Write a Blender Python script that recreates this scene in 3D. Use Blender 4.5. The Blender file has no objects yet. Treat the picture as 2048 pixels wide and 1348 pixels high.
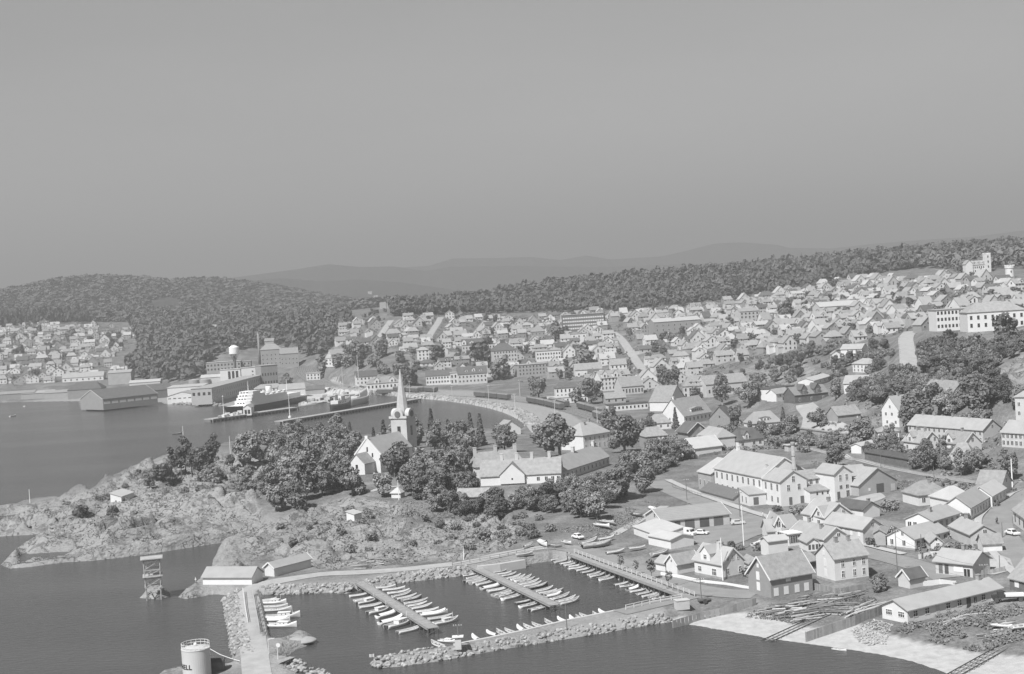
import bpy, bmesh, math, random
import numpy as np
from mathutils import Matrix, Vector

S = bpy.context.scene
COL = S.collection
# ------------------------------------------------------------------ camera
CAMH, FPX, ROLL, HORIZ = 70.0, 2844.0, math.radians(3.6), 590.0
PITCH = math.atan((674.0 - HORIZ) / FPX * math.cos(ROLL))
CR, SR, CP, SP = math.cos(ROLL), math.sin(ROLL), math.cos(PITCH), math.sin(PITCH)
cam_d = bpy.data.cameras.new('camera'); cam = bpy.data.objects.new('camera', cam_d); COL.objects.link(cam)
cam_d.sensor_width = 36.0; cam_d.lens = FPX / 2048.0 * 36.0
cam_d.clip_start = 1.0; cam_d.clip_end = 60000.0
_X = Vector((1, 0, 0)); _F = Vector((0, CP, -SP)); _U = Vector((0, SP, CP))
_r = CR * _X - SR * _U; _u = SR * _X + CR * _U; _b = -_F
cam.matrix_world = Matrix(((_r.x, _u.x, _b.x, 0), (_r.y, _u.y, _b.y, 0), (_r.z, _u.z, _b.z, CAMH), (0, 0, 0, 1)))
S.camera = cam
# ------------------------------------------------------------------ sky, sun, exposure (black and white film: everything is neutral)
SUN_AZ = Vector((-0.58, -0.815, 0)).normalized()        # the sun stands behind the camera, to its left
SUN_EL = math.radians(50)
W = bpy.data.worlds.new('World'); S.world = W; W.use_nodes = True
nt = W.node_tree; nt.nodes.clear()
sky = nt.nodes.new('ShaderNodeTexSky'); sky.sky_type = 'NISHITA'; sky.sun_disc = False
sky.sun_elevation = SUN_EL; sky.sun_rotation = math.atan2(SUN_AZ.x, SUN_AZ.y)
sky.air_density = 1.0; sky.dust_density = 0.6; sky.ozone_density = 1.0
bw = nt.nodes.new('ShaderNodeRGBToBW'); bg = nt.nodes.new('ShaderNodeBackground'); out = nt.nodes.new('ShaderNodeOutputWorld')
bg.inputs['Strength'].default_value = 0.066
nt.links.new(sky.outputs['Color'], bw.inputs['Color']); tcw = nt.nodes.new('ShaderNodeTexCoord'); mpw = nt.nodes.new('ShaderNodeMapping'); mpw.inputs['Scale'].default_value = (2.2, 2.2, 9); now = nt.nodes.new('ShaderNodeTexNoise'); now.inputs['Scale'].default_value = 2.0; now.inputs['Detail'].default_value = 6
mrw = nt.nodes.new('ShaderNodeMapRange'); mrw.inputs['From Min'].default_value = .35; mrw.inputs['From Max'].default_value = .75; mrw.inputs['To Min'].default_value = .97; mrw.inputs['To Max'].default_value = 1.07
muw = nt.nodes.new('ShaderNodeMath'); muw.operation = 'MULTIPLY'
nt.links.new(tcw.outputs['Generated'], mpw.inputs['Vector']); nt.links.new(mpw.outputs[0], now.inputs['Vector']); nt.links.new(now.outputs['Fac'], mrw.inputs['Value'])
nt.links.new(bw.outputs['Val'], muw.inputs[0]); nt.links.new(mrw.outputs[0], muw.inputs[1]); nt.links.new(muw.outputs[0], bg.inputs['Color']); nt.links.new(bg.outputs['Background'], out.inputs['Surface'])
sun_d = bpy.data.lights.new('sun', 'SUN'); sun_d.energy = 5.0; sun_d.angle = math.radians(0.53); sun_d.color = (1.0, 1.0, 1.0)
sun = bpy.data.objects.new('sun', sun_d); COL.objects.link(sun)
_d = Vector((SUN_AZ.x * math.cos(SUN_EL), SUN_AZ.y * math.cos(SUN_EL), math.sin(SUN_EL)))
sun.rotation_euler = _d.to_track_quat('Z', 'Y').to_euler(); sun.location = (0, 0, 400)
S.view_settings.view_transform = 'Standard'; S.view_settings.look = 'None'
S.view_settings.exposure = 0.68; S.view_settings.gamma = 1.0; S.view_settings.use_curve_mapping = False
S.render.engine = 'CYCLES'
S.cycles.use_denoising = True
S.cycles.max_bounces = 5; S.cycles.diffuse_bounces = 2; S.cycles.glossy_bounces = 2; S.cycles.transmission_bounces = 2
S.cycles.volume_bounces = 0; S.cycles.transparent_max_bounces = 6
S.cycles.caustics_reflective = False; S.cycles.caustics_refractive = False

# ------------------------------------------------------------------ surveying: where a line of sight meets the ground
def ray(px, py):
    u = (px - 1024.0) / FPX; v = (674.0 - py) / FPX
    a = u * CR + v * SR; b = -u * SR + v * CR
    return a, CP + b * SP, -SP + b * CP            # x, y, z of the direction
def PZ(px, py, z=0.0):
    x, y, w = ray(px, py); t = (z - CAMH) / w
    return x * t, y * t
def PD(px, py, D):
    x, y, w = ray(px, py); t = D / y
    return x * t, D, CAMH + w * t
def pix(x, y, z):
    """photo pixel of world points (arrays)"""
    dz = z - CAMH
    f = y * CP - dz * SP; a = x / f; b = (y * SP + dz * CP) / f
    u = a * CR - b * SR; v = a * SR + b * CR
    return 1024.0 + u * FPX, 674.0 - v * FPX
# ------------------------------------------------------------------ noise (numpy)
def _hash(ix, iy, s=0):
    h = (ix.astype(np.int64) * 374761393 + iy.astype(np.int64) * 668265263 + s * 974711) & 0x7fffffff
    h = ((h ^ (h >> 13)) * 1274126177) & 0x7fffffff
    return ((h ^ (h >> 16)) & 0xffff) / 65535.0
def vnoise(x, y, s=0):
    ix = np.floor(x); iy = np.floor(y); fx = x - ix; fy = y - iy
    fx = fx * fx * (3 - 2 * fx); fy = fy * fy * (3 - 2 * fy)
    a = _hash(ix, iy, s); b = _hash(ix + 1, iy, s); c = _hash(ix, iy + 1, s); d = _hash(ix + 1, iy + 1, s)
    return (a * (1 - fx) + b * fx) * (1 - fy) + (c * (1 - fx) + d * fx) * fy - 0.5
def fbm(x, y, o=4, s=0):
    r = 0; am = 1.0
    for k in range(o):
        r = r + am * vnoise(x, y, s + k * 17); x = x * 2.03 + 5.1; y = y * 2.03 - 3.7; am *= 0.5
    return r
def cells(x, y, s=0):
    """F1, F2 and the id of the nearest cell point"""
    ix = np.floor(x); iy = np.floor(y)
    f1 = np.full(x.shape, 9.0); f2 = np.full(x.shape, 9.0); cid = np.zeros(x.shape); ox = np.zeros(x.shape); oy = np.zeros(x.shape)
    for dx in (-1, 0, 1):
        for dy in (-1, 0, 1):
            cx = ix + dx; cy = iy + dy
            px = cx + _hash(cx, cy, s); py = cy + _hash(cx, cy, s + 5)
            d = np.hypot(px - x, py - y); n = d < f1
            f2 = np.where(n, f1, np.minimum(f2, d)); cid = np.where(n, _hash(cx, cy, s + 9), cid); ox = np.where(n, x - px, ox); oy = np.where(n, y - py, oy); f1 = np.where(n, d, f1)
    return f1, f2, cid, ox, oy
def sstep(a, b, x):
    t = np.clip((x - a) / (b - a), 0, 1); return t * t * (3 - 2 * t)
def inpoly(x, y, poly):
    r = np.zeros(np.shape(x), bool); n = len(poly)
    for i in range(n):
        x1, y1 = poly[i]; x2, y2 = poly[(i + 1) % n]
        if y1 == y2: continue
        c = ((y1 > y) != (y2 > y)) & (x < (x2 - x1) * (y - y1) / (y2 - y1) + x1)
        r ^= c
    return r
def segdist(x, y, poly, closed=True):
    d = np.full(np.shape(x), 1e9); n = len(poly)
    for i in range(n if closed else n - 1):
        x1, y1 = poly[i]; x2, y2 = poly[(i + 1) % n]
        vx, vy = x2 - x1, y2 - y1; L = vx * vx + vy * vy + 1e-9
        t = np.clip(((x - x1) * vx + (y - y1) * vy) / L, 0, 1)
        d = np.minimum(d, (x - x1 - t * vx) ** 2 + (y - y1 - t * vy) ** 2)
    return np.sqrt(d)

# ------------------------------------------------------------------ coastline, surveyed at sea level
COAST_PX = [(2100, 1425), (1925, 1362), (1897, 1348), (1820, 1322), (1754, 1308), (1700, 1300), (1609, 1287), (1536, 1277), (1447, 1261),
 (1400, 1253), (1345, 1243), (1300, 1250), (1230, 1262), (1140, 1277), (1050, 1291), (960, 1307), (880, 1322), (800, 1333), (757, 1336),
 (742, 1332), (750, 1328), (790, 1319), (850, 1309), (905, 1301), (960, 1290), (1050, 1270), (1140, 1250), (1215, 1235),
 (1290, 1219), (1362, 1206), (1302, 1180), (1222, 1150), (1132, 1118), (1056, 1128), (1051, 1134), (960, 1146), (940, 1150), (870, 1158),
 (800, 1166), (745, 1178), (720, 1180), (690, 1188), (665, 1185), (620, 1187), (560, 1190), (522, 1187), (518, 1200), (524, 1240),
 (531, 1275), (540, 1290), (575, 1283), (600, 1267), (618, 1267), (630, 1278), (618, 1290), (590, 1300), (575, 1312), (560, 1325),
 (575, 1335), (600, 1350), (640, 1372), (640, 1420), (250, 1420), (320, 1347), (350, 1340), (410, 1338), (470, 1335), (478, 1325),
 (466, 1300), (462, 1270), (455, 1240), (450, 1215), (444, 1205), (458, 1192), (440, 1188), (425, 1188), (405, 1193), (370, 1198),
 (357, 1194), (385, 1172), (405, 1160), (424, 1138), (427, 1117), (472, 1097), (500, 1083), (513, 1075), (513, 1072), (478, 1076),
 (444, 1085), (393, 1093), (284, 1110), (188, 1121), (133, 1124), (60, 1134), (20, 1137), (2, 1130), (27, 1104), (51, 1090), (92, 1073),
 (89, 1068), (0, 1073), (-80, 1078), (-80, 1045), (0, 1025), (34, 1011), (65, 1005), (116, 1003), (147, 1006), (181, 984), (246, 950),
 (290, 938), (328, 919), (352, 905), (383, 902), (403, 900), (440, 888), (480, 880), (560, 884), (700, 876), (850, 866), (960, 864),
 (1000, 868), (1040, 868), (1056, 858), (1050, 845), (1035, 835), (1015, 826), (985, 817), (940, 808), (890, 801), (843, 797),
 (800, 793), (757, 788), (700, 798), (640, 807), (597, 813), (596, 799), (520, 806), (455, 812), (437, 812), (330, 808), (318, 803),
 (212, 822), (158, 820), (158, 803), (100, 803), (0, 805), (-150, 811)]
COAST = [PZ(a, b) for a, b in COAST_PX] + [(-3500, 1330), (-9000, 17500), (9000, 17500), (9000, 60), (400, 60)]
ISLETS = [[(280, 1196), (292, 1182), (318, 1176), (338, 1184), (341, 1192), (320, 1199)]]
ISLETS = [[PZ(a, b) for a, b in i] for i in ISLETS]

# ------------------------------------------------------------------ spot heights: (photo x, photo y, height) or (photo x, photo y, None, distance)
SPOTS = [(1900, 1300, .7), (1700, 1270, 1.0), (1500, 1240, 1.4), (1600, 1190, 2.4), (1800, 1225, 2.4), (2000, 1250, 2.4), (2045, 1320, 1.4), (1430, 1190, 2), (1300, 1130, 2.0),
 (1200, 1085, 2.1), (1450, 1100, 2.8), (1700, 1165, 2.8), (1950, 1140, 4.3), (2020, 1060, 6), (1850, 1050, 4.8), (1650, 1060, 4), (1500, 1030, 3.4),
 (1350, 1010, 3.4), (1250, 1020, 3.6), (1300, 965, 4.5), (1400, 940, 5), (1550, 900, 6), (1700, 930, 6.2), (1620, 1010, 4), (1800, 980, 6.6), (1950, 960, 8),
 (2040, 960, 8.5), (1620, 850, 9), (1640, 885, 6.5), (1560, 880, 6.5), (1450, 900, 6), (1380, 910, 6), (1850, 900, 9.5), (1980, 900, 11), (1750, 855, 11),
 (1900, 835, 15), (1950, 790, 22), (2030, 720, 33), (2000, 760, 28), (1817, 735, 28), (1817, 670, 36), (1725, 745, 22), (1590, 800, 10), (1580, 720, 22),
 (1330, 800, 5), (1440, 790, 7), (1100, 800, 3.2), (900, 790, 2.8), (700, 785, 2.8), (620, 770, 3.5), (1270, 740, 9), (1030, 745, 9), (870, 770, 5), (780, 700, 30),
 (1100, 830, 3), (1180, 850, 3.4), (1250, 830, 3.6), (980, 800, 2.5), (1060, 840, 2.4),
 (720, 640, None, 1450), (760, 670, None, 1320), (1000, 640, None, 1480), (1000, 690, None, 1280), (1180, 640, None, 1400), (1180, 690, None, 1200),
 (1350, 660, None, 1200), (1350, 620, None, 1400), (1500, 600, None, 1400), (1500, 680, None, 1050), (1650, 650, None, 1000), (1650, 600, None, 1250),
 (1650, 560, None, 1450), (1850, 570, None, 1150), (1850, 630, None, 900), (1960, 560, None, 1050), (1960, 640, None, 780), (2040, 600, None, 850),
 (80, 795, 1.5), (250, 790, 2), (100, 760, None, 1420), (100, 650, None, 2000), (100, 700, None, 1700), (250, 660, None, 1950), (330, 755, None, 1380), (400, 700, None, 1600),
 (480, 780, 2.5), (560, 745, None, 1330), (450, 690, None, 1480), (560, 690, None, 1520), (650, 690, None, 1420), (620, 650, None, 1650), (-150, 750, None, 1450), (-200, 640, None, 2000),
 (450, 650, None, 1900), (300, 640, None, 2100), (760, 620, None, 1950),
 # the headland with the church
 (1195, 895, 6), (1080, 955, 8), (960, 960, 8.5), (760, 970, 9), (700, 940, 9), (850, 930, 9), (820, 890, 6), (600, 900, 7), (500, 900, 7), (460, 925, 8.5), (370, 912, 6),
 (340, 960, 6.5), (420, 960, 8), (480, 985, 7.5), (250, 1000, 5.5), (150, 1040, None, 474), (100, 1095, None, 433), (60, 1025, 2.5), (300, 1060, None, 444), (420, 1040, None, 450), (500, 1020, None, 462),
 (560, 1040, None, 440), (530, 1085, 1.8), (480, 1125, 3), (560, 1100, None, 401), (560, 1070, None, 420), (620, 1080, None, 402), (640, 1130, None, 374), (700, 1030, None, 434), (800, 1000, None, 452), (760, 1080, None, 396),
 (860, 1080, None, 397), (860, 1050, None, 415), (920, 1010, None, 444), (950, 1060, None, 412), (1000, 1040, None, 427), (1050, 1060, 2.6), (850, 1125, 1.8), (700, 1145, 1.9), (950, 1125, 1.9), (1060, 1105, 2.0), (1120, 1000, 5.5),
 (1180, 1040, 4), (1230, 980, 5), (500, 1180, 1.8), (500, 1250, 1.7), (500, 1320, 1.7), (560, 1160, 1.8), (460, 1165, 1.8), (400, 1340, 1.2), (870, 1292, 1.6), (1050, 1258, 1.6), (1250, 1228, 1.8), (1350, 1205, 1.9)]
_sx, _sy, _sz = [], [], []
for s in SPOTS:
    if len(s) == 4: x, y, z = PD(s[0], s[1], s[3])
    else: (x, y), z = PZ(s[0], s[1], s[2]), s[2]
    _sx.append(x); _sy.append(y); _sz.append(z)
for x, y, z in [(300, 250, 4), (420, 350, 14), (500, 600, 40), (700, 900, 55), (-700, 1900, 60), (800, 1400, 70), (300, 1700, 76), (0, 1800, 66), (-250, 1900, 55), (-900, 2200, 80)]:
    _sx.append(x); _sy.append(y); _sz.append(z)
_sx, _sy, _sz = map(np.array, (_sx, _sy, _sz))
def _warp(x, y):
    yy = np.maximum(y, 60.0); return x / yy * 2.2, np.log(yy) * 1.0
_wx, _wy = _warp(_sx, _sy)
def _tk(r2): return 0.5 * r2 * np.log(r2 + 1e-12)
_n = len(_sx)
_A = np.zeros((_n + 3, _n + 3)); _A[:_n, :_n] = _tk((_wx[:, None] - _wx) ** 2 + (_wy[:, None] - _wy) ** 2) + np.eye(_n) * 1e-4
_A[:_n, _n:] = np.stack([np.ones(_n), _wx, _wy], 1); _A[_n:, :_n] = _A[:_n, _n:].T
_cf = np.linalg.solve(_A, np.concatenate([_sz, [0, 0, 0]]))
def tps(x, y):
    wx, wy = _warp(x, y); r = _cf[_n] + _cf[_n + 1] * wx + _cf[_n + 2] * wy
    for i in range(_n): r = r + _cf[i] * _tk((wx - _wx[i]) ** 2 + (wy - _wy[i]) ** 2)
    return r
# ridges behind the town: crest distance, half widths in front and behind, skyline (photo x, photo y), height of the wood on it
RIDGES = [
 (1760, 330, 600, [(600, 690), (700, 672), (760, 645), (790, 618), (810, 604), (870, 588), (1000, 566), (1100, 549), (1250, 535), (1400, 522), (1550, 509), (1640, 505), (1750, 502), (1850, 493), (1950, 488), (2100, 484), (2400, 480)], 17),
 (3000, 1250, 1500, [(-900, 600), (-500, 600), (-200, 596), (-60, 590), (0, 578), (60, 566), (140, 549), (200, 544), (280, 547), (350, 552), (420, 549), (480, 554), (560, 565), (640, 580), (700, 590), (760, 608), (830, 640), (1000, 680)], 14),
 (4300, 1000, 1500, [(-300, 640), (350, 600), (450, 560), (560, 549), (640, 556), (720, 552), (800, 558), (860, 566), (950, 580), (1100, 580), (1500, 580)], 10),
 (5700, 1300, 1500, [(-500, 600), (400, 560), (520, 545), (600, 534), (660, 524), (720, 530), (790, 529), (850, 538), (900, 530), (1000, 528), (1200, 530), (1500, 520), (2100, 505), (2600, 490)], 8),
 (7200, 1500, 2200, [(-1500, 600), (500, 570), (640, 540), (780, 533), (860, 528), (905, 514), (1000, 513), (1060, 511), (1120, 517), (1170, 508), (1220, 516), (1320, 510), (1370, 499), (1430, 484), (1480, 482), (1540, 486), (1570, 493), (1660, 494), (1750, 484), (1850, 476), (1950, 470), (2060, 456), (2300, 455), (3000, 470)], 8)]
def ridges(x, y):
    r = np.full(np.shape(x), -50.0)
    for k, (Dc, wf, wb, tab, th) in enumerate(RIDGES):
        px = [PD(a, b, Dc)[0] for a, b in tab]; pz = [PD(a, b, Dc)[2] - th for a, b in tab]
        c = np.interp(x * Dc / np.maximum(y, 500), px, pz) if k == 0 else np.interp(x, px, pz)
        t = np.where(y < Dc, (Dc - y) / wf, (y - Dc) / wb)
        base = 25.0 if k else 40.0
        r = np.maximum(r, base - 60 + (c - base + 60) * np.where(t < 1, 0.5 + 0.5 * np.cos(np.pi * np.clip(t, 0, 1)), 0.0)
                       + (fbm(x / (Dc * .06), y / (Dc * .06), 3, 31 + k) * Dc * 0.006 * (t < 1)) * np.clip(t, 0, 1))
    return r
# ------------------------------------------------------------------ one sheet of ground on a grid that is fine near the shore
def axis(parts):
    r = [parts[0][0]]
    for a, b, s0, s1 in parts:
        x = a
        while x < b - 1e-6:
            t = (x - a) / (b - a); x = x + s0 * (s1 / s0) ** t; r.append(min(x, b))
    return np.array(sorted(set(np.round(r, 3))))
GX = -axis([(0, 180, .85, .85), (180, 330, 1.2, 8), (330, 1000, 8, 16), (1000, 2000, 20, 60), (2000, 8900, 70, 500)])[::-1]
GX = np.concatenate([GX[:-1], axis([(0, 70, 1.0, 1.2), (70, 230, 1.5, 2.5), (230, 620, 2.8, 9), (620, 1300, 10, 22), (1300, 8900, 30, 500)])])
GY = axis([(100, 232, 9, 1.6), (232, 345, 1.1, .9), (345, 500, .8, .95), (500, 760, 1.2, 4.8), (760, 2100, 5, 11), (2100, 4200, 13, 50), (4200, 17300, 60, 400)])
XX, YY = np.meshgrid(GX, GY)
def ground(X, Y):
    Z = np.clip(tps(X, np.minimum(Y, 2300)), 0.4, 90.0)
    far = sstep(1450, 1700, Y + np.where(X < -150, 0, 0))
    r = ridges(X, Y)
    Z = np.where(Y < 1300, Z, np.maximum(np.where(Y > 2200, 20 + (Z - 20) * (1 - sstep(2200, 3000, Y)), Z), r))
    inside = inpoly(X, Y, COAST); d = segdist(X, Y, COAST)
    for i in ISLETS:
        di = segdist(X, Y, i); ins = inpoly(X, Y, i); inside |= ins; d = np.minimum(d, di); Z = np.where(ins, 1.3, Z)
    px, py = pix(X, Y, np.clip(Z, 0, 50))
    rocky = rockmask(px, py) * (Y < 620)
    beach = sstep(1330, 1400, px) * (py > 1200) * (Y < 420)
    quay = sstep(640, 760, Y)
    slope = .75 + (.35 + 1.3 * inpoly(px, py, [(80, 1100), (200, 1040), (420, 1010), (540, 1060), (520, 1090), (430, 1120), (280, 1130), (120, 1140)])) * rocky + 2.5 * quay + 2.2 * inpoly(px, py, [(1120, 1085), (1400, 1190), (1340, 1215), (1030, 1125), (1030, 1095)])
    slope = slope * (1 - beach) + .11 * beach
    # ledges, humps and cracks of the bare rock
    wx = X + 4 * fbm(X / 11, Y / 11, 3, 3); wy = Y + 4 * fbm(X / 11, Y / 11, 3, 8)
    ux = wx * .94 + wy * .34; uy = -wx * .34 + wy * .94
    def terrace(v, k, lo=.55, hi=.92, keep=.3):
        q = v * k; i = np.floor(q); f = q - i; return (i + (1 - keep) * sstep(lo, hi, f) + keep * f) / k
    big = terrace(fbm(ux / 34, uy / 15, 3, 12) + .15 * fbm(ux / 7, uy / 5, 2, 55), 4.5); mid = terrace(fbm(ux / 11, uy / 6, 3, 18), 3.0, .6, .9)
    g1, g2, gid, px2, py2 = cells(ux / 11 + 9, uy / 6.5, 4)
    def saw(q, e): f = q - np.floor(q); return f * (1 - sstep(1 - e, 1, f)) / (1 - e)
    n1 = fbm(ux / 30, uy / 16, 2, 91); n2 = fbm(ux / 16, uy / 22, 2, 93)
    blocks = 5.6 * np.clip(.55 + 1.3 * n1, .1, 1.2) * saw(ux / 23 + 1.4 * n2 + .04 * uy, .11)                 # humps that break off to the right
    ledges = 3.0 * np.clip(.5 + 1.4 * n2, .1, 1.1) * (1 - saw(uy / 12 + 1.2 * n1 + .3 * fbm(ux / 6, uy / 6, 2, 95), .14))
    hump = 2.6 * big + .9 * mid + blocks + ledges - 1.1 * (1 - sstep(0, .10, g2 - g1)) + .4 * (gid - .5) + .10 * fbm(X / 2.2, Y / 2.2, 2, 14) - 3.0
    Z = Z + rocky * hump * sstep(.3, 4, d) * .95
    soft = (1 - rocky) * (Y > 150)
    Z = Z + soft * .22 * fbm(X / 9, Y / 9, 3, 21) * sstep(2, 8, d)
    prof = d * slope * (1 + .5 * rocky * fbm(X / 3.5, Y / 3.5, 3, 6))
    Z = np.minimum(Z, np.maximum(prof, 0.02))
    Zw = -np.minimum(4.0, d * np.where(beach > .5, .12, .5) + .05)
    return np.where(inside, Z, Zw)
ROCKZ = [(-100, 1000), (60, 1000), (180, 975), (300, 905), (420, 890), (520, 900), (560, 940), (520, 990), (535, 1040), (600, 1010), (700, 985), (800, 1000), (830, 1045), (920, 1030),
 (1000, 1020), (1060, 1060), (1010, 1105), (930, 1128), (850, 1125), (760, 1138), (640, 1142), (560, 1128), (520, 1120), (480, 1150), (420, 1150), (350, 1210), (330, 1180), (415, 1130), (430, 1090), (300, 1125), (-100, 1160)]
ROCKH = [(1940, 800), (2000, 735), (2048, 700), (2150, 690), (2150, 790), (2040, 770), (1990, 790)]
ROCKB = [(1520, 720), (1600, 715), (1640, 740), (1600, 775), (1540, 790), (1480, 770), (1450, 745)]
ROCKT = [(270, 1170), (350, 1170), (350, 1205), (270, 1205)]
ROCKM = [(570, 1262), (640, 1262), (640, 1305), (580, 1305)]
def rockmask(px, py):
    r = np.zeros(np.shape(px))
    for P_, e in ((ROCKZ, 14), (ROCKH, 8), (ROCKB, 8), (ROCKT, 4), (ROCKM, 4)):
        d = segdist(px, py, P_); i = inpoly(px, py, P_)
        r = np.maximum(r, np.where(i, 1, 0) * sstep(0, e, d))
    return r
ZZ = ground(XX, YY)
ZZ0 = ZZ.copy()
def zat(x, y):
    x = np.asarray(x, float); y = np.asarray(y, float)
    i = np.clip(np.searchsorted(GX, x) - 1, 0, len(GX) - 2); j = np.clip(np.searchsorted(GY, y) - 1, 0, len(GY) - 2)
    fx = (x - GX[i]) / (GX[i + 1] - GX[i]); fy = (y - GY[j]) / (GY[j + 1] - GY[j])
    return (ZZ[j, i] * (1 - fx) + ZZ[j, i + 1] * fx) * (1 - fy) + (ZZ[j + 1, i] * (1 - fx) + ZZ[j + 1, i + 1] * fx) * fy
def G(px, py, sea=False):
    """point of the ground that the line of sight through a photo pixel meets first"""
    x, y, w = ray(px, py)
    t = np.geomspace(150, 17000, 5000)
    z = CAMH + w * t; g = zat(x * t, y * t)
    if not sea: g = np.maximum(g, 0)
    h = np.nonzero(z < g)[0]
    k = h[0] if len(h) else len(t) - 1
    a, b = t[max(k - 1, 0)], t[k]
    for _ in range(25):
        m = .5 * (a + b)
        if CAMH + w * m < max(float(zat(x * m, y * m)), 0): b = m
        else: a = m
    return Vector((x * b, y * b, CAMH + w * b))
# ------------------------------------------------------------------ materials (grey values: the picture is black and white)
MATS = {}
def M(name, g, rough=.85, var=.12, scale=.6, bump=0., bscale=None, rnd=0., stretch=None, spec=.25, metal=0., detail=4, fine=0., stripes=None):
    """grey, mottled by noise in world space, varied per object by rnd; stripes=(axis, period, depth) adds board or tile courses in object space"""
    if name in MATS: return MATS[name]
    m = bpy.data.materials.new(name); m.use_nodes = True; n = m.node_tree.nodes; l = m.node_tree.links
    b = n['Principled BSDF']; b.inputs['Roughness'].default_value = rough; b.inputs['Specular IOR Level'].default_value = spec; b.inputs['Metallic'].default_value = metal
    geo = n.new('ShaderNodeNewGeometry'); vec = geo.outputs['Position']
    if stretch:
        mp = n.new('ShaderNodeMapping'); mp.inputs['Scale'].default_value = stretch; l.new(vec, mp.inputs['Vector']); vec = mp.outputs['Vector']
    no = n.new('ShaderNodeTexNoise'); no.inputs['Scale'].default_value = scale; no.inputs['Detail'].default_value = detail; no.inputs['Roughness'].default_value = .6
    l.new(vec, no.inputs['Vector'])
    mr = n.new('ShaderNodeMapRange'); mr.inputs['From Min'].default_value = .3; mr.inputs['From Max'].default_value = .7
    mr.inputs['To Min'].default_value = g * (1 - var); mr.inputs['To Max'].default_value = g * (1 + var); mr.clamp = False
    l.new(no.outputs['Fac'], mr.inputs['Value']); v = mr.outputs['Result']
    def mul(a, lo, hi, fac):
        k = n.new('ShaderNodeMapRange'); k.inputs['To Min'].default_value = lo; k.inputs['To Max'].default_value = hi; l.new(fac, k.inputs['Value'])
        q = n.new('ShaderNodeMath'); q.operation = 'MULTIPLY'; l.new(a, q.inputs[0]); l.new(k.outputs['Result'], q.inputs[1]); return q.outputs[0]
    if rnd:
        oi = n.new('ShaderNodeObjectInfo'); v = mul(v, 1 - rnd, 1 + rnd, oi.outputs['Random'])
    if fine:
        n2 = n.new('ShaderNodeTexNoise'); n2.inputs['Scale'].default_value = scale * 9; n2.inputs['Detail'].default_value = 3; l.new(vec, n2.inputs['Vector'])
        v = mul(v, 1 - fine, 1 + fine, n2.outputs['Fac'])
    h = None
    if stripes:
        ax, per, dep = stripes
        tc = n.new('ShaderNodeTexCoord'); sp = n.new('ShaderNodeSeparateXYZ'); l.new(tc.outputs['Object'], sp.inputs[0])
        q = n.new('ShaderNodeMath'); q.operation = 'MULTIPLY'; q.inputs[1].default_value = 2 * math.pi / per; l.new(sp.outputs[ax], q.inputs[0])
        s_ = n.new('ShaderNodeMath'); s_.operation = 'SINE'; l.new(q.outputs[0], s_.inputs[0]); h = s_.outputs[0]
        k = n.new('ShaderNodeMath'); k.operation = 'MULTIPLY_ADD'; k.inputs[1].default_value = .5; k.inputs[2].default_value = .5; l.new(h, k.inputs[0]); h = k.outputs[0]
        v = mul(v, 1 - dep, 1.0, h)
    l.new(v, b.inputs['Base Color'])
    if bump:
        bp = n.new('ShaderNodeBump'); bp.inputs['Strength'].default_value = min(1, bump); bp.inputs['Distance'].default_value = bump * .3
        n3 = n.new('ShaderNodeTexNoise'); n3.inputs['Scale'].default_value = bscale or scale * 4; n3.inputs['Detail'].default_value = 5; l.new(vec, n3.inputs['Vector'])
        l.new(n3.outputs['Fac'], bp.inputs['Height']); l.new(bp.outputs['Normal'], b.inputs['Normal'])
    MATS[name] = m; return m
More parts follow.
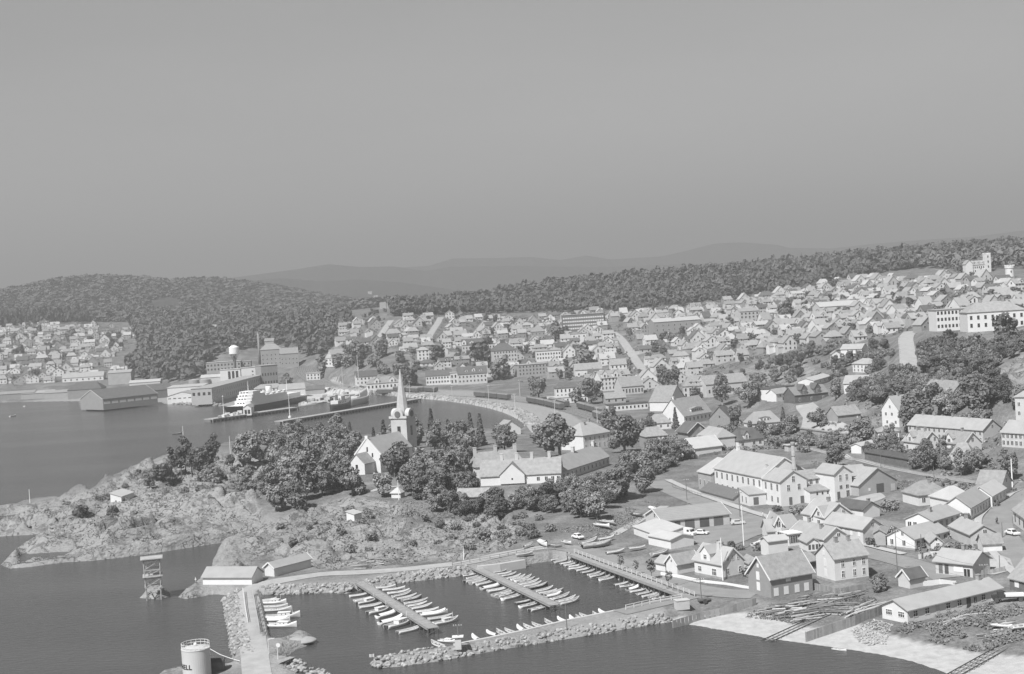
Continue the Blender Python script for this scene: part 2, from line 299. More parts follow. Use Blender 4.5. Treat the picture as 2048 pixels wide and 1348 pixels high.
# ------------------------------------------------------------------ meshes and objects
class MB:
    def __init__(s): s.v = []; s.f = []
    def add(s, v, f):
        o = len(s.v); s.v += [tuple(p) for p in v]; s.f += [tuple(i + o for i in q) for q in f]; return s
    def box(s, x0, x1, y0, y1, z0, z1):
        return s.add([(x0, y0, z0), (x1, y0, z0), (x1, y1, z0), (x0, y1, z0), (x0, y0, z1), (x1, y0, z1), (x1, y1, z1), (x0, y1, z1)],
                     [(0, 3, 2, 1), (4, 5, 6, 7), (0, 1, 5, 4), (1, 2, 6, 5), (2, 3, 7, 6), (3, 0, 4, 7)])
    def beam(s, a, b, w, h=None):
        a = Vector(a); b = Vector(b); h = h or w; d = (b - a).normalized()
        up = Vector((0, 0, 1)) if abs(d.z) < .95 else Vector((0, 1, 0))
        r = d.cross(up).normalized() * w / 2; u = r.cross(d).normalized() * h / 2
        v = [a - r - u, a + r - u, a + r + u, a - r + u, b - r - u, b + r - u, b + r + u, b - r + u]
        return s.add(v, [(0, 3, 2, 1), (4, 5, 6, 7), (0, 1, 5, 4), (1, 2, 6, 5), (2, 3, 7, 6), (3, 0, 4, 7)])
    def tube(s, pts, rad, n=8, cap=True):
        """tapered tube through points; rad is one radius or one per point"""
        pts = [Vector(p) for p in pts]; rad = rad if isinstance(rad, (list, tuple)) else [rad] * len(pts)
        o = len(s.v); d0 = (pts[-1] - pts[0]).normalized(); up = Vector((0, 0, 1)) if abs(d0.z) < .9 else Vector((1, 0, 0))
        for i, p in enumerate(pts):
            d = (pts[min(i + 1, len(pts) - 1)] - pts[max(i - 1, 0)]).normalized(); x = d.cross(up).normalized(); y = d.cross(x)
            for k in range(n):
                a = 2 * math.pi * k / n; s.v.append(tuple(p + rad[i] * (x * math.cos(a) + y * math.sin(a))))
        for i in range(len(pts) - 1):
            for k in range(n):
                a, b = o + i * n + k, o + i * n + (k + 1) % n; s.f.append((a, a + n, b + n, b))
        if cap: s.f.append(tuple(o + k for k in range(n))); s.f.append(tuple(o + (len(pts) - 1) * n + n - 1 - k for k in range(n)))
        return s
    def lathe(s, prof, n=16, cx=0, cy=0):
        o = len(s.v)
        for r, z in prof:
            for k in range(n):
                a = 2 * math.pi * k / n; s.v.append((cx + r * math.cos(a), cy + r * math.sin(a), z))
        for i in range(len(prof) - 1):
            for k in range(n):
                a, b = o + i * n + k, o + i * n + (k + 1) % n; s.f.append((a, b, b + n, a + n))
        s.f.append(tuple(o + n - 1 - k for k in range(n))); s.f.append(tuple(o + (len(prof) - 1) * n + k for k in range(n)))
        return s
    def prism(s, poly, z0, z1):
        n = len(poly); v = [(x, y, z0) for x, y in poly] + [(x, y, z1) for x, y in poly]
        return s.add(v, [tuple(range(n - 1, -1, -1)), tuple(range(n, 2 * n))] + [(i, (i + 1) % n, n + (i + 1) % n, n + i) for i in range(n)])
    def mesh(s, name, mat, smooth=False):
        m = bpy.data.meshes.new(name); m.from_pydata(s.v, [], s.f); m.update()
        if mat: m.materials.append(mat)
        if smooth: m.polygons.foreach_set('use_smooth', [True] * len(m.polygons))
        return m
    def build(s, name, mat, parent=None, smooth=False, loc=None, rz=0):
        return ob(name, s.mesh(name, mat, smooth), parent, loc, rz)
def ob(name, me, parent=None, loc=None, rz=0, scale=None):
    o = bpy.data.objects.new(name, me); COL.objects.link(o)
    if parent is not None: o.parent = parent
    if loc is not None: o.location = loc
    if rz: o.rotation_euler = (0, 0, rz)
    if scale is not None: o.scale = scale if isinstance(scale, (tuple, list, Vector)) else (scale,) * 3
    return o
def tag(o, label=None, cat=None, group=None, kind=None):
    if label: o['label'] = label
    if cat: o['category'] = cat
    if group: o['group'] = group
    if kind: o['kind'] = kind
    return o
def thing(name, label, cat, loc, rz=0, group=None):
    return tag(ob(name, None, None, loc, rz), label, cat, group)
def clone(o, parent=None):
    c = o.copy(); COL.objects.link(c); c.parent = parent
    for ch in list(o.children): clone(ch, c)
    return c
def big_mesh(name, co, quads, mat, smooth=True):
    m = bpy.data.meshes.new(name); nv = len(co); nf, k = quads.shape
    m.vertices.add(nv); m.vertices.foreach_set('co', np.ascontiguousarray(co, np.float32).ravel())
    m.loops.add(nf * k); m.loops.foreach_set('vertex_index', np.ascontiguousarray(quads, np.int32).ravel())
    m.polygons.add(nf); m.polygons.foreach_set('loop_start', np.arange(0, nf * k, k, dtype=np.int32))
    m.polygons.foreach_set('use_smooth', np.full(nf, smooth)); m.materials.append(mat); m.update(calc_edges=True); return m
ORD = ['first', 'second', 'third', 'fourth', 'fifth', 'sixth', 'seventh', 'eighth', 'ninth', 'tenth', 'eleventh', 'twelfth', 'thirteenth', 'fourteenth', 'fifteenth', 'sixteenth',
       'seventeenth', 'eighteenth', 'nineteenth', 'twentieth']
_T = {2: 'twenty', 3: 'thirty', 4: 'forty', 5: 'fifty', 6: 'sixty', 7: 'seventy', 8: 'eighty', 9: 'ninety'}
def nth(i):
    """1 -> first"""
    if i <= 20: return ORD[i - 1]
    if i >= 100: return str(i) + 'th'
    t, u = divmod(i, 10)
    return _T[t][:-1] + 'ieth' if u == 0 else _T[t] + '-' + ORD[u - 1]
# ------------------------------------------------------------------ ground sheet and sea
GRADE = []      # level pads and roadbeds cut into the ground: filled before the sheet is meshed
def pad(cx, cy, rz, x0, x1, y0, y1, z, soft=4.0):
    """level the ground under a rectangle given in a frame at cx, cy turned by rz"""
    R = max(abs(x0), abs(x1), abs(y0), abs(y1)) * 1.5 + soft * 2
    i0, i1 = np.searchsorted(GX, [cx - R, cx + R]); j0, j1 = np.searchsorted(GY, [cy - R, cy + R])
    if i1 <= i0 or j1 <= j0: return
    x = XX[j0:j1, i0:i1] - cx; y = YY[j0:j1, i0:i1] - cy; c, s = math.cos(rz), math.sin(rz)
    lx = x * c + y * s; ly = -x * s + y * c
    d = np.hypot(np.maximum(np.maximum(x0 - lx, lx - x1), 0), np.maximum(np.maximum(y0 - ly, ly - y1), 0))
    w = 1 - sstep(0, soft, d); zz = ZZ[j0:j1, i0:i1]
    ZZ[j0:j1, i0:i1] = np.where(zz > -.2, zz * (1 - w) + z * w, zz)
def roadbed(pts, w, zs=None, soft=3.0):
    """smooth the ground along a polyline of world points (x, y, z)"""
    pts = np.array(pts, float)
    x0, y0 = pts[:, :2].min(0) - w * 2 - soft; x1, y1 = pts[:, :2].max(0) + w * 2 + soft
    i0, i1 = np.searchsorted(GX, [x0, x1]); j0, j1 = np.searchsorted(GY, [y0, y1])
    X = XX[j0:j1, i0:i1]; Y = YY[j0:j1, i0:i1]; best = np.full(X.shape, 1e9); zb = np.zeros(X.shape)
    for a, b in zip(pts[:-1], pts[1:]):
        v = b - a; L = v[0] ** 2 + v[1] ** 2 + 1e-9; t = np.clip(((X - a[0]) * v[0] + (Y - a[1]) * v[1]) / L, 0, 1)
        d = np.hypot(X - a[0] - t * v[0], Y - a[1] - t * v[1]); n = d < best
        best = np.where(n, d, best); zb = np.where(n, a[2] + t * v[2], zb)
    k = 1 - sstep(w / 2 + .5, w / 2 + .5 + soft, best); zz = ZZ[j0:j1, i0:i1]
    ZZ[j0:j1, i0:i1] = np.where(zz > -.2, zz * (1 - k) + zb * k, zz)
def line(px, n=None, step=None, z=None):
    """photo polyline -> dense world polyline on the ground, smoothed"""
    P = [G(a, b) if z is None else Vector((*PZ(a, b, z), z)) for a, b in px]
    out = []
    for i in range(len(P) - 1):
        p0 = P[max(i - 1, 0)]; p1 = P[i]; p2 = P[i + 1]; p3 = P[min(i + 2, len(P) - 1)]
        k = max(2, int((p2 - p1).length / (step or 3)))
        for j in range(k):
            t = j / k
            out.append(.5 * ((2 * p1) + (p2 - p0) * t + (2 * p0 - 5 * p1 + 4 * p2 - p3) * t * t + (3 * p1 - p0 - 3 * p2 + p3) * t ** 3))
    out.append(P[-1])
    return out
def ribbon(name, pts, w, mat, lift=.12, kerb=0, wid=None):
    """road surface following the ground; several vertices across so it lies on it"""
    mb = MB(); n = len(pts); ac = 5
    for i, p in enumerate(pts):
        d = (pts[min(i + 1, n - 1)] - pts[max(i - 1, 0)]); d.z = 0; d.normalize(); r = Vector((d.y, -d.x, 0))
        ww = w if wid is None else wid[0] + (wid[1] - wid[0]) * i / (n - 1)
        for k in range(ac):
            q = p + r * (k / (ac - 1) - .5) * ww
            mb.v.append((q.x, q.y, float(zat(q.x, q.y)) + lift))
    for i in range(n - 1):
        for k in range(ac - 1):
            a = i * ac + k; mb.f.append((a, a + 1, a + ac + 1, a + ac))
    return tag(mb.build(name, mat, smooth=True), kind='structure')
def sheet(name, px, mat, lift=.1, step=2.0, z=None):
    """flat patch of ground covering given by a photo polygon, draped on the ground"""
    P = [G(a, b) if z is None else Vector((*PZ(a, b, z), z)) for a, b in px]; poly = [(p.x, p.y) for p in P]
    x0 = min(p[0] for p in poly); x1 = max(p[0] for p in poly); y0 = min(p[1] for p in poly); y1 = max(p[1] for p in poly)
    bm = bmesh.new(); vs = [bm.verts.new((x, y, 0)) for x, y in poly]; bm.faces.new(vs)
    for ax, a, b in ((0, x0, x1), (1, y0, y1)):
        c = a + step
        while c < b:
            co = (c, 0, 0) if ax == 0 else (0, c, 0); no = (1, 0, 0) if ax == 0 else (0, 1, 0)
            bmesh.ops.bisect_plane(bm, geom=bm.verts[:] + bm.edges[:] + bm.faces[:], plane_co=co, plane_no=no); c += step
    for v in bm.verts: v.co.z = float(zat(v.co.x, v.co.y)) + lift
    bmesh.ops.recalc_face_normals(bm, faces=bm.faces[:])
    if sum(f.normal.z for f in bm.faces) < 0: bmesh.ops.reverse_faces(bm, faces=bm.faces[:])
    me = bpy.data.meshes.new(name); bm.to_mesh(me); bm.free(); me.materials.append(mat)
    return tag(ob(name, me), kind='structure')

def zone_masks():
    px, py = pix(XX, YY, ZZ)
    rock = rockmask(px, py) * (YY < 900)
    d = segdist(XX, YY, COAST); near = (YY < 720)
    rock = np.maximum(rock, (1 - sstep(2.0, 6.0, d)) * near * (px < 1100))          # bare stone all along the headland's shore
    def soft(poly, e): return inpoly(px, py, poly) * sstep(0, e, segdist(px, py, poly))
    sand = soft([(1320, 1240), (1390, 1228), (1500, 1222), (1550, 1228), (1600, 1250), (1650, 1252), (1720, 1245), (1760, 1262), (1850, 1282), (1950, 1302), (2060, 1312), (2200, 1400), (1800, 1400), (1300, 1260)], 7) * (YY < 330)
    quay = np.maximum(soft([(600, 790), (700, 768), (800, 775), (960, 780), (1100, 800), (1180, 850), (1240, 870), (1080, 880), (1040, 830), (900, 800), (760, 785), (590, 820)], 4), soft([(0, 806), (160, 790), (330, 780), (460, 770), (600, 790), (590, 815), (330, 815), (0, 815)], 3)) * (YY > 600)
    sand = sstep(.25, .6, sand + .5 * fbm(XX / 5, YY / 5, 4, 44)) * (sand > .02)
    shore2 = (1 - sstep(3, 12, d)) * (YY < 420) * (px > 400) * (1 - (px > 1330))
    wood = sstep(60, 90, ridges(XX, YY)) * (YY > 1420)
    return rock, sand, np.maximum(quay, shore2 * .8), np.maximum(wood, sstep(2050, 2150, YY))
def ground_material():
    m = bpy.data.materials.new('ground'); m.use_nodes = True; n = m.node_tree.nodes; l = m.node_tree.links; b = n['Principled BSDF']
    b.inputs['Roughness'].default_value = .95; b.inputs['Specular IOR Level'].default_value = .1
    at = n.new('ShaderNodeAttribute'); at.attribute_name = 'zone'; sp = n.new('ShaderNodeSeparateColor'); l.new(at.outputs['Color'], sp.inputs[0])
    geo = n.new('ShaderNodeNewGeometry')
    def noise(scale, det=5, ro=.6, st=None):
        v = geo.outputs['Position']
        if st:
            mp = n.new('ShaderNodeMapping'); mp.inputs['Scale'].default_value = st; l.new(v, mp.inputs['Vector']); v = mp.outputs['Vector']
        t = n.new('ShaderNodeTexNoise'); t.inputs['Scale'].default_value = scale; t.inputs['Detail'].default_value = det; t.inputs['Roughness'].default_value = ro; l.new(v, t.inputs['Vector']); return t.outputs['Fac']
    def ramp(f, stops):
        r = n.new('ShaderNodeValToRGB'); l.new(f, r.inputs['Fac']); e = r.color_ramp.elements
        e[0].position, e[0].color = stops[0][0], (stops[0][1],) * 3 + (1,); e[1].position, e[1].color = stops[-1][0], (stops[-1][1],) * 3 + (1,)
        for p, g in stops[1:-1]: q = e.new(p); q.color = (g, g, g, 1)
        return r.outputs['Color']
    def mix(f, a, c, mode='MIX'):
        x = n.new('ShaderNodeMix'); x.data_type = 'RGBA'; x.blend_type = mode
        if isinstance(f, float): x.inputs[0].default_value = f
        else: l.new(f, x.inputs[0])
        l.new(a, x.inputs[6]); l.new(c, x.inputs[7]); return x.outputs[2]
    grass = mix(.5, ramp(noise(.09, 6), [(.32, .07), (.5, .16), (.66, .30)]), ramp(noise(1.3, 5, .7), [(.32, .07), (.52, .17), (.7, .30)]))
    rock = mix(.55, ramp(noise(.07, 8, .65), [(.3, .16), (.5, .27), (.7, .37)]), ramp(noise(1.1, 8, .7, (1, 1.6, 2.5)), [(.32, .19), (.5, .29), (.68, .38)]))
    vo = n.new('ShaderNodeTexVoronoi'); vo.feature = 'DISTANCE_TO_EDGE'; vo.inputs['Scale'].default_value = .11
    wv = n.new('ShaderNodeMix'); wv.data_type = 'VECTOR'; wv.inputs[0].default_value = .35
    nn = n.new('ShaderNodeTexNoise'); nn.inputs['Scale'].default_value = .35; nn.inputs['Detail'].default_value = 3
    l.new(geo.outputs['Position'], nn.inputs['Vector'])
    sc = n.new('ShaderNodeVectorMath'); sc.operation = 'MULTIPLY_ADD'; sc.inputs[1].default_value = (13, 13, 13); l.new(nn.outputs['Color'], sc.inputs[0]); l.new(geo.outputs['Position'], sc.inputs[2]); l.new(sc.outputs[0], vo.inputs['Vector'])
    crack = ramp(vo.outputs['Distance'], [(0.0, .08), (.02, .55), (.045, 1.0)])
    rock = mix(1.0, rock, crack, 'MULTIPLY')
    # heather and grass in the hollows of the rock
    veg = ramp(noise(.22, 7, .7), [(.53, 0.0), (.59, 1.0)])
    rock = mix(mixf(n, l, veg, .65), rock, ramp(noise(2.2, 4), [(.3, .06), (.7, .17)]))
    sand = ramp(noise(.5, 6, .6), [(.3, .34), (.7, .46)])
    gravel = mix(.5, ramp(noise(.35, 6), [(.3, .2), (.7, .36)]), ramp(noise(2.5, 4), [(.3, .2), (.7, .38)]))
    wood = ramp(noise(.05, 6, .7), [(.3, .045), (.7, .09)])
    c = mix(sp.outputs[0], grass, rock)
    gsel = n.new('ShaderNodeMath'); gsel.operation = 'ADD'
    c = mix(sp.outputs[2], c, gravel); c = mix(sp.outputs[1], c, sand)
    c = mix(at.outputs['Alpha'], c, wood)
    l.new(c, b.inputs['Base Color'])
    bp = n.new('ShaderNodeBump'); bp.inputs['Strength'].default_value = 1.0; bp.inputs['Distance'].default_value = .9
    hh = n.new('ShaderNodeMath'); hh.operation = 'MULTIPLY'; l.new(noise(.8, 6, .6, (1, 1, 2)), hh.inputs[0])
    h2 = n.new('ShaderNodeMath'); h2.operation = 'MULTIPLY_ADD'; h2.inputs[1].default_value = .75; h2.inputs[2].default_value = .25; l.new(sp.outputs[0], h2.inputs[0]); l.new(h2.outputs[0], hh.inputs[1])
    l.new(hh.outputs[0], bp.inputs['Height']); l.new(bp.outputs['Normal'], b.inputs['Normal'])
    return m
def mixf(n, l, col, k):
    q = n.new('ShaderNodeMath'); q.operation = 'MULTIPLY'; q.inputs[1].default_value = k; l.new(col, q.inputs[0]); return q.outputs[0]
def mesh_ground():
    ny, nx = XX.shape
    co = np.stack([XX, YY, ZZ], -1).reshape(-1, 3)
    i = np.arange(nx - 1)[None, :] + np.arange(ny - 1)[:, None] * nx
    q = np.stack([i, i + 1, i + nx + 1, i + nx], -1).reshape(-1, 4)
    zq = ZZ.reshape(-1)[q].max(1); q = q[zq > -3.9]           # drop the flat sea bed
    me = big_mesh('ground', co, q, ground_material())
    r, s, g, w = zone_masks()
    at = me.attributes.new('zone', 'FLOAT_COLOR', 'POINT')
    at.data.foreach_set('color', np.stack([r, s, g, w], -1).astype(np.float32).ravel())
    return tag(ob('terrain', me), kind='structure')
def sea():
    m = bpy.data.materials.new('sea_water'); m.use_nodes = True; n = m.node_tree.nodes; l = m.node_tree.links; b = n['Principled BSDF']
    b.inputs['Base Color'].default_value = (.06, .06, .06, 1); b.inputs['Roughness'].default_value = .2; b.inputs['IOR'].default_value = 1.33
    geo = n.new('ShaderNodeNewGeometry'); mp = n.new('ShaderNodeMapping'); mp.inputs['Scale'].default_value = (.55, 1.5, 1); mp.inputs['Rotation'].default_value = (0, 0, math.radians(-12)); l.new(geo.outputs['Position'], mp.inputs['Vector'])
    a = n.new('ShaderNodeTexNoise'); a.inputs['Scale'].default_value = .55; a.inputs['Detail'].default_value = 4; a.inputs['Roughness'].default_value = .55; l.new(mp.outputs[0], a.inputs['Vector'])
    mp2 = n.new('ShaderNodeMapping'); mp2.inputs['Scale'].default_value = (.35, 1.6, 1); mp2.inputs['Rotation'].default_value = (0, 0, math.radians(25)); l.new(geo.outputs['Position'], mp2.inputs['Vector'])
    c = n.new('ShaderNodeTexNoise'); c.inputs['Scale'].default_value = .014; c.inputs['Detail'].default_value = 4; l.new(mp2.outputs[0], c.inputs['Vector'])
    k = n.new('ShaderNodeMapRange'); k.inputs['From Min'].default_value = .35; k.inputs['From Max'].default_value = .65; k.inputs['To Min'].default_value = .2; k.inputs['To Max'].default_value = .95; l.new(c.outputs['Fac'], k.inputs['Value'])
    bp = n.new('ShaderNodeBump'); bp.inputs['Distance'].default_value = .55; l.new(k.outputs[0], bp.inputs['Strength']); l.new(a.outputs['Fac'], bp.inputs['Height']); l.new(bp.outputs['Normal'], b.inputs['Normal'])
    mb = MB(); mb.add([(-9000, -500, 0), (9000, -500, 0), (9000, 3000, 0), (-9000, 3000, 0)], [(0, 1, 2, 3)])
    return tag(mb.build('sea_water', m), kind='structure')
def haze():
    m = bpy.data.materials.new('haze'); m.use_nodes = True; n = m.node_tree.nodes; n.clear(); o = n.new('ShaderNodeOutputMaterial'); v = n.new('ShaderNodeVolumePrincipled')
    v.inputs['Color'].default_value = (.55, .55, .55, 1); v.inputs['Density'].default_value = HAZE; v.inputs['Anisotropy'].default_value = 0.0
    m.node_tree.links.new(v.outputs[0], o.inputs['Volume'])
    mb = MB(); mb.box(-9500, 9500, -700, 18500, -8, 720)
    return tag(mb.build('haze', m), 'pale summer haze lying over town, hills and fjord', 'haze', kind='stuff')
# ------------------------------------------------------------------ roads, streets, tracks: the beds are cut first, the surfaces laid at the end
GRAVEL = M('gravel_road', .36, .95, .12, .35, bump=.2, fine=.12); ASPH = M('worn_asphalt', .24, .9, .12, .25, fine=.08, stretch=(1, 1, 1)); PAVE = M('pavement_slabs', .40, .9, .08, .8); BALLAST = M('ballast', .16, .95, .2, .5, fine=.2); PATHM = M('trodden_path', .38, .95, .15, .5)
ROADS = [
 ('mole_road', [(518, 1384), (508, 1300), (502, 1245), (492, 1198), (512, 1178), (560, 1161), (640, 1150), (720, 1144), (800, 1140), (880, 1132), (940, 1124), (1000, 1110), (1060, 1099), (1105, 1093)], 5.5, GRAVEL),
 ('harbour_road', [(1105, 1093), (1150, 1098), (1225, 1122), (1305, 1153), (1380, 1176), (1450, 1187), (1512, 1190)], 7.5, ASPH),
 ('breakwater_road', [(1385, 1192), (1340, 1203), (1290, 1215), (1240, 1226)], 5.0, ASPH),
 ('street', [(1306, 962), (1350, 984), (1400, 1004), (1450, 1022), (1500, 1038), (1550, 1055), (1600, 1072), (1660, 1088), (1720, 1102), (1790, 1120), (1860, 1139), (1900, 1156)], 7.5, ASPH),
 ('upper_street', [(2075, 975), (2045, 992), (2018, 1010), (1998, 1032), (1996, 1055), (2010, 1080), (2038, 1112), (2075, 1145)], 7.0, ASPH),
 ('steep_road', [(1817, 738), (1816, 715), (1813, 692), (1812, 675), (1822, 662)], 7.5, GRAVEL),
 ('main_street', [(1296, 752), (1280, 732), (1266, 712), (1256, 697), (1247, 684), (1238, 674), (1225, 664)], 7, GRAVEL),
 ('hill_street', [(752, 684), (763, 668), (774, 652), (782, 640)], 6, GRAVEL), ('hill_street', [(856, 676), (866, 660), (876, 645), (882, 634)], 6.5, GRAVEL), ('hill_street', [(948, 672), (960, 656), (972, 642)], 6, GRAVEL),
 ('quay_road', [(1100, 882), (1080, 862), (1062, 842), (1032, 821), (985, 808), (920, 799), (850, 794), (780, 788)], 9, GRAVEL),
 ('railway_bed', [(1300, 868), (1240, 848), (1170, 825), (1090, 806), (1000, 795), (900, 788), (800, 783), (700, 776), (640, 764), (612, 748), (606, 734)], 17, BALLAST),
 ('harbour_lane', [(690, 748), (672, 752), (668, 762), (690, 772), (720, 776)], 6, GRAVEL),
 ('branch_line', [(1600, 893), (1650, 905), (1720, 922), (1800, 940), (1880, 955), (1960, 966)], 3.2, PATHM),
 ('boatyard_path', [(1225, 1072), (1262, 1050), (1300, 1028), (1330, 1012)], 3, PATHM), ('church_path', [(740, 985), (765, 975), (800, 972)], 3, PATHM)]
RLINES = []
for nm, px_, w, m in ROADS:
    L_ = line(px_, step=3); RLINES.append(L_)
    zs = np.array([p.z for p in L_]); k = 9; zs = np.convolve(np.pad(zs, k // 2, 'edge'), np.ones(k) / k, 'valid')
    for p, z in zip(L_, zs): p.z = float(z)
    roadbed(L_, w)
def lay_roads():
    for i, ((nm, px_, w, m), L_) in enumerate(zip(ROADS, RLINES)): ribbon(nm, L_, w, m, lift=.1 + .004 * (i % 5))
    def off(L_, o):
        r = []
        for i, p in enumerate(L_):
            d = L_[min(i + 1, len(L_) - 1)] - L_[max(i - 1, 0)]; d.z = 0; d.normalize(); r.append(p + Vector((-d.y, d.x, 0)) * o)
        return r
    st = RLINES[3]
    ribbon('pavement', off(st[:len(st) * 4 // 7], 5.2), 2.4, PAVE, lift=.22); ribbon('pavement', off(st[len(st) * 9 // 14:len(st) * 6 // 7], 5.0), 2.0, PAVE, lift=.22)
    ribbon('pavement', off(RLINES[4], -4.6), 1.8, PAVE, lift=.22)
    # railway tracks
    rl = RLINES[11]
    names = ['nearest the harbour', 'second from the harbour', 'third from the harbour', 'fourth from the harbour', 'nearest the town']
    for k, o in enumerate((-6.8, -3.4, 0, 3.4, 6.8)):
        c = off(rl, o); t = thing('railway_track', 'railway track on the harbour front, ' + names[k], 'track', c[0], 0, 'tracks of the harbour railway')
        for s_ in (-.75, .75):
            e = off(c, s_); m = MB()
            for a, b in zip(e[:-1], e[1:]):
                a = Vector((a.x, a.y, float(zat(a.x, a.y)) + .3)); b = Vector((b.x, b.y, float(zat(b.x, b.y)) + .3)); m.beam(a - c[0], b - c[0], .16, .22)
            m.build('rail', M('rail_steel', .36, .5, .1, 1, spec=.5), t)
    c = RLINES[13]; t = thing('railway_track', 'single branch-line track curving past the meadow', 'track', c[0])
    for s_ in (-.75, .75):
        e = off(c, s_); m = MB()
        for a, b in zip(e[:-1], e[1:]):
            a = Vector((a.x, a.y, float(zat(a.x, a.y)) + .28)); b = Vector((b.x, b.y, float(zat(b.x, b.y)) + .28)); m.beam(a - c[0], b - c[0], .12, .2)
        m.build('rail', MATS['rail_steel'], t)
    sheet('depot_yard', [(1332, 1068), (1400, 1056), (1462, 1050), (1500, 1040), (1552, 1060), (1500, 1078), (1470, 1090), (1400, 1094), (1391, 1084)], ASPH, .13)
    sheet('road_fork', [(1592, 812), (1626, 805), (1646, 822), (1660, 842), (1702, 850), (1728, 862), (1690, 869), (1602, 859), (1606, 836)], GRAVEL, .14)
    sheet('gravel_yard', [(1950, 1120), (1990, 1108), (2020, 1118), (2030, 1140), (1990, 1150), (1955, 1145)], GRAVEL, .12)
    sheet('factory_yard', [(1672, 1003), (1712, 997), (1760, 985), (1772, 995), (1740, 1008), (1690, 1014)], GRAVEL, .12)
    sheet('quay_apron', [(601, 812), (640, 805), (700, 796), (756, 787), (770, 780), (700, 774), (640, 780), (606, 792)], CONC, .1)
# ------------------------------------------------------------------ building kit
WHITE = M('white_paint', .64, .7, .05, .5, rnd=.03); CREAM = M('cream_paint', .50, .75, .07, .5, rnd=.05); GREYW = M('grey_paint', .34, .8, .08, .5, rnd=.06)
OCHRE = M('ochre_paint', .26, .8, .10, .6, rnd=.06); DARKW = M('dark_timber', .13, .85, .2, .8, rnd=.1); BRICK = M('brick', .27, .9, .14, 1.5, fine=.15, rnd=.06)
TILE = M('clay_tiles', .28, .85, .16, .9, bump=.5, bscale=5, rnd=.10, fine=.22); SLATE = M('pale_slate', .33, .8, .08, .4, bump=.15, bscale=4, rnd=.08); DARKR = M('dark_slate', .12, .75, .15, .5, rnd=.15)
PALER = M('pale_sheet_roof', .44, .7, .06, .4, rnd=.05); SHEET = M('ribbed_sheet', .30, .7, .06, .5, stripes=(1, .9, .12))
GLASS = M('window_glass', .035, .18, .3, 1.5, spec=.6); TRIM = M('white_trim', .68, .7, .03, 1); STONE = M('grey_stone', .30, .9, .2, .9, bump=.5); CONC = M('concrete', .46, .9, .1, .6, bump=.2)
TIMBER = M('weathered_timber', .26, .9, .18, 1.2, rnd=.1); IRON = M('iron', .07, .6, .2, 1, spec=.4); DOORM = M('dark_door', .11, .7, .1, 1, rnd=.3); TARM = M('tarred_felt', .09, .85, .2, .6)
_WC = {}
def wmesh(w, h, style):
    k = (round(w, 1), round(h, 1), style)
    if k in _WC: return _WC[k]
    w, h = k[0], k[1]
    if style == 'pane':
        r = MB().box(-w / 2 + .06, w / 2 - .06, -.025, .03, .06, h - .06).mesh('pane', GLASS)
    elif style == 'frame':
        m = MB(); t = .11
        m.box(-w / 2, w / 2, -.07, .03, 0, t); m.box(-w / 2, w / 2, -.07, .03, h - t, h); m.box(-w / 2, -w / 2 + t, -.07, .03, t, h - t); m.box(w / 2 - t, w / 2, -.07, .03, t, h - t)
        n = 2 if w > 1.5 else 1
        for i in range(1, n + 1): x = -w / 2 + w * i / (n + 1); m.box(x - .045, x + .045, -.06, .03, t, h - t)
        m.box(-w / 2 + t, w / 2 - t, -.055, .03, h * .6 - .04, h * .6 + .04)
        r = m.mesh('frame', TRIM)
    elif style in ('plain', 'far'):
        m = MB(); t = .09 if style == 'plain' else .1
        m.box(-w / 2 - t, w / 2 + t, -.05, .04, -t, h + t); m.box(-w / 2, w / 2, -.08, .03, 0, h)
        if style == 'plain': m.box(-.05, .05, -.1, .0, 0, h)
        r = m.mesh('window', TRIM); r.materials.append(GLASS)
        for i, p in enumerate(r.polygons): p.material_index = 1 if 6 <= i < 12 else 0
    elif style == 'panel':
        r = MB().box(-w / 2, w / 2, -.06, .03, 0, h).mesh('panel', TRIM)
    elif style == 'door':
        m = MB().box(-w / 2, w / 2, -.05, .03, 0, h); r = m.mesh('door', DOORM)
    elif style == 'wdoor':
        r = MB().box(-w / 2, w / 2, -.05, .03, 0, h).mesh('door', CREAM)
    elif style == 'hole':
        r = MB().box(-w / 2, w / 2, -.04, .03, 0, h).mesh('window', GLASS)
    _WC[k] = r; return r
def opening(root, x, y, z, ang, w, h, style='plain'):
    """one window or door on a wall face; ang turns its outward -y direction"""
    loc = (x, y, z)
    if style == 'cross':
        f = ob('window', wmesh(w, h, 'frame'), root, loc, ang); ob('pane', wmesh(w, h, 'pane'), f); return f
    nm = {'door': 'door', 'wdoor': 'door', 'panel': 'panel'}.get(style, 'window')
    return ob(nm, wmesh(w, h, style), root, loc, ang)
def wallmesh(L, D, h, t, ridge, z0=-.8, hip=False):
    m = MB(); r = D / 2 * t if ridge == 'x' else L / 2 * t
    if hip or ridge == 'flat': return m.box(0, L, 0, D, z0, h)
    if ridge == 'x':
        s = [(0, z0), (D, z0), (D, h), (D / 2, h + r), (0, h)]
        v = [(0, y, z) for y, z in s] + [(L, y, z) for y, z in s]
    else:
        s = [(0, z0), (L, z0), (L, h), (L / 2, h + r), (0, h)]
        v = [(x, 0, z) for x, z in s] + [(x, D, z) for x, z in s]
    f = [(0, 1, 2, 3, 4), (9, 8, 7, 6, 5)] + [(i, 5 + i, 5 + (i + 1) % 5, (i + 1) % 5) for i in range(5)]
    if ridge == 'x': pass
    else: f = [tuple(reversed(q)) for q in f]
    return m.add(v, f)
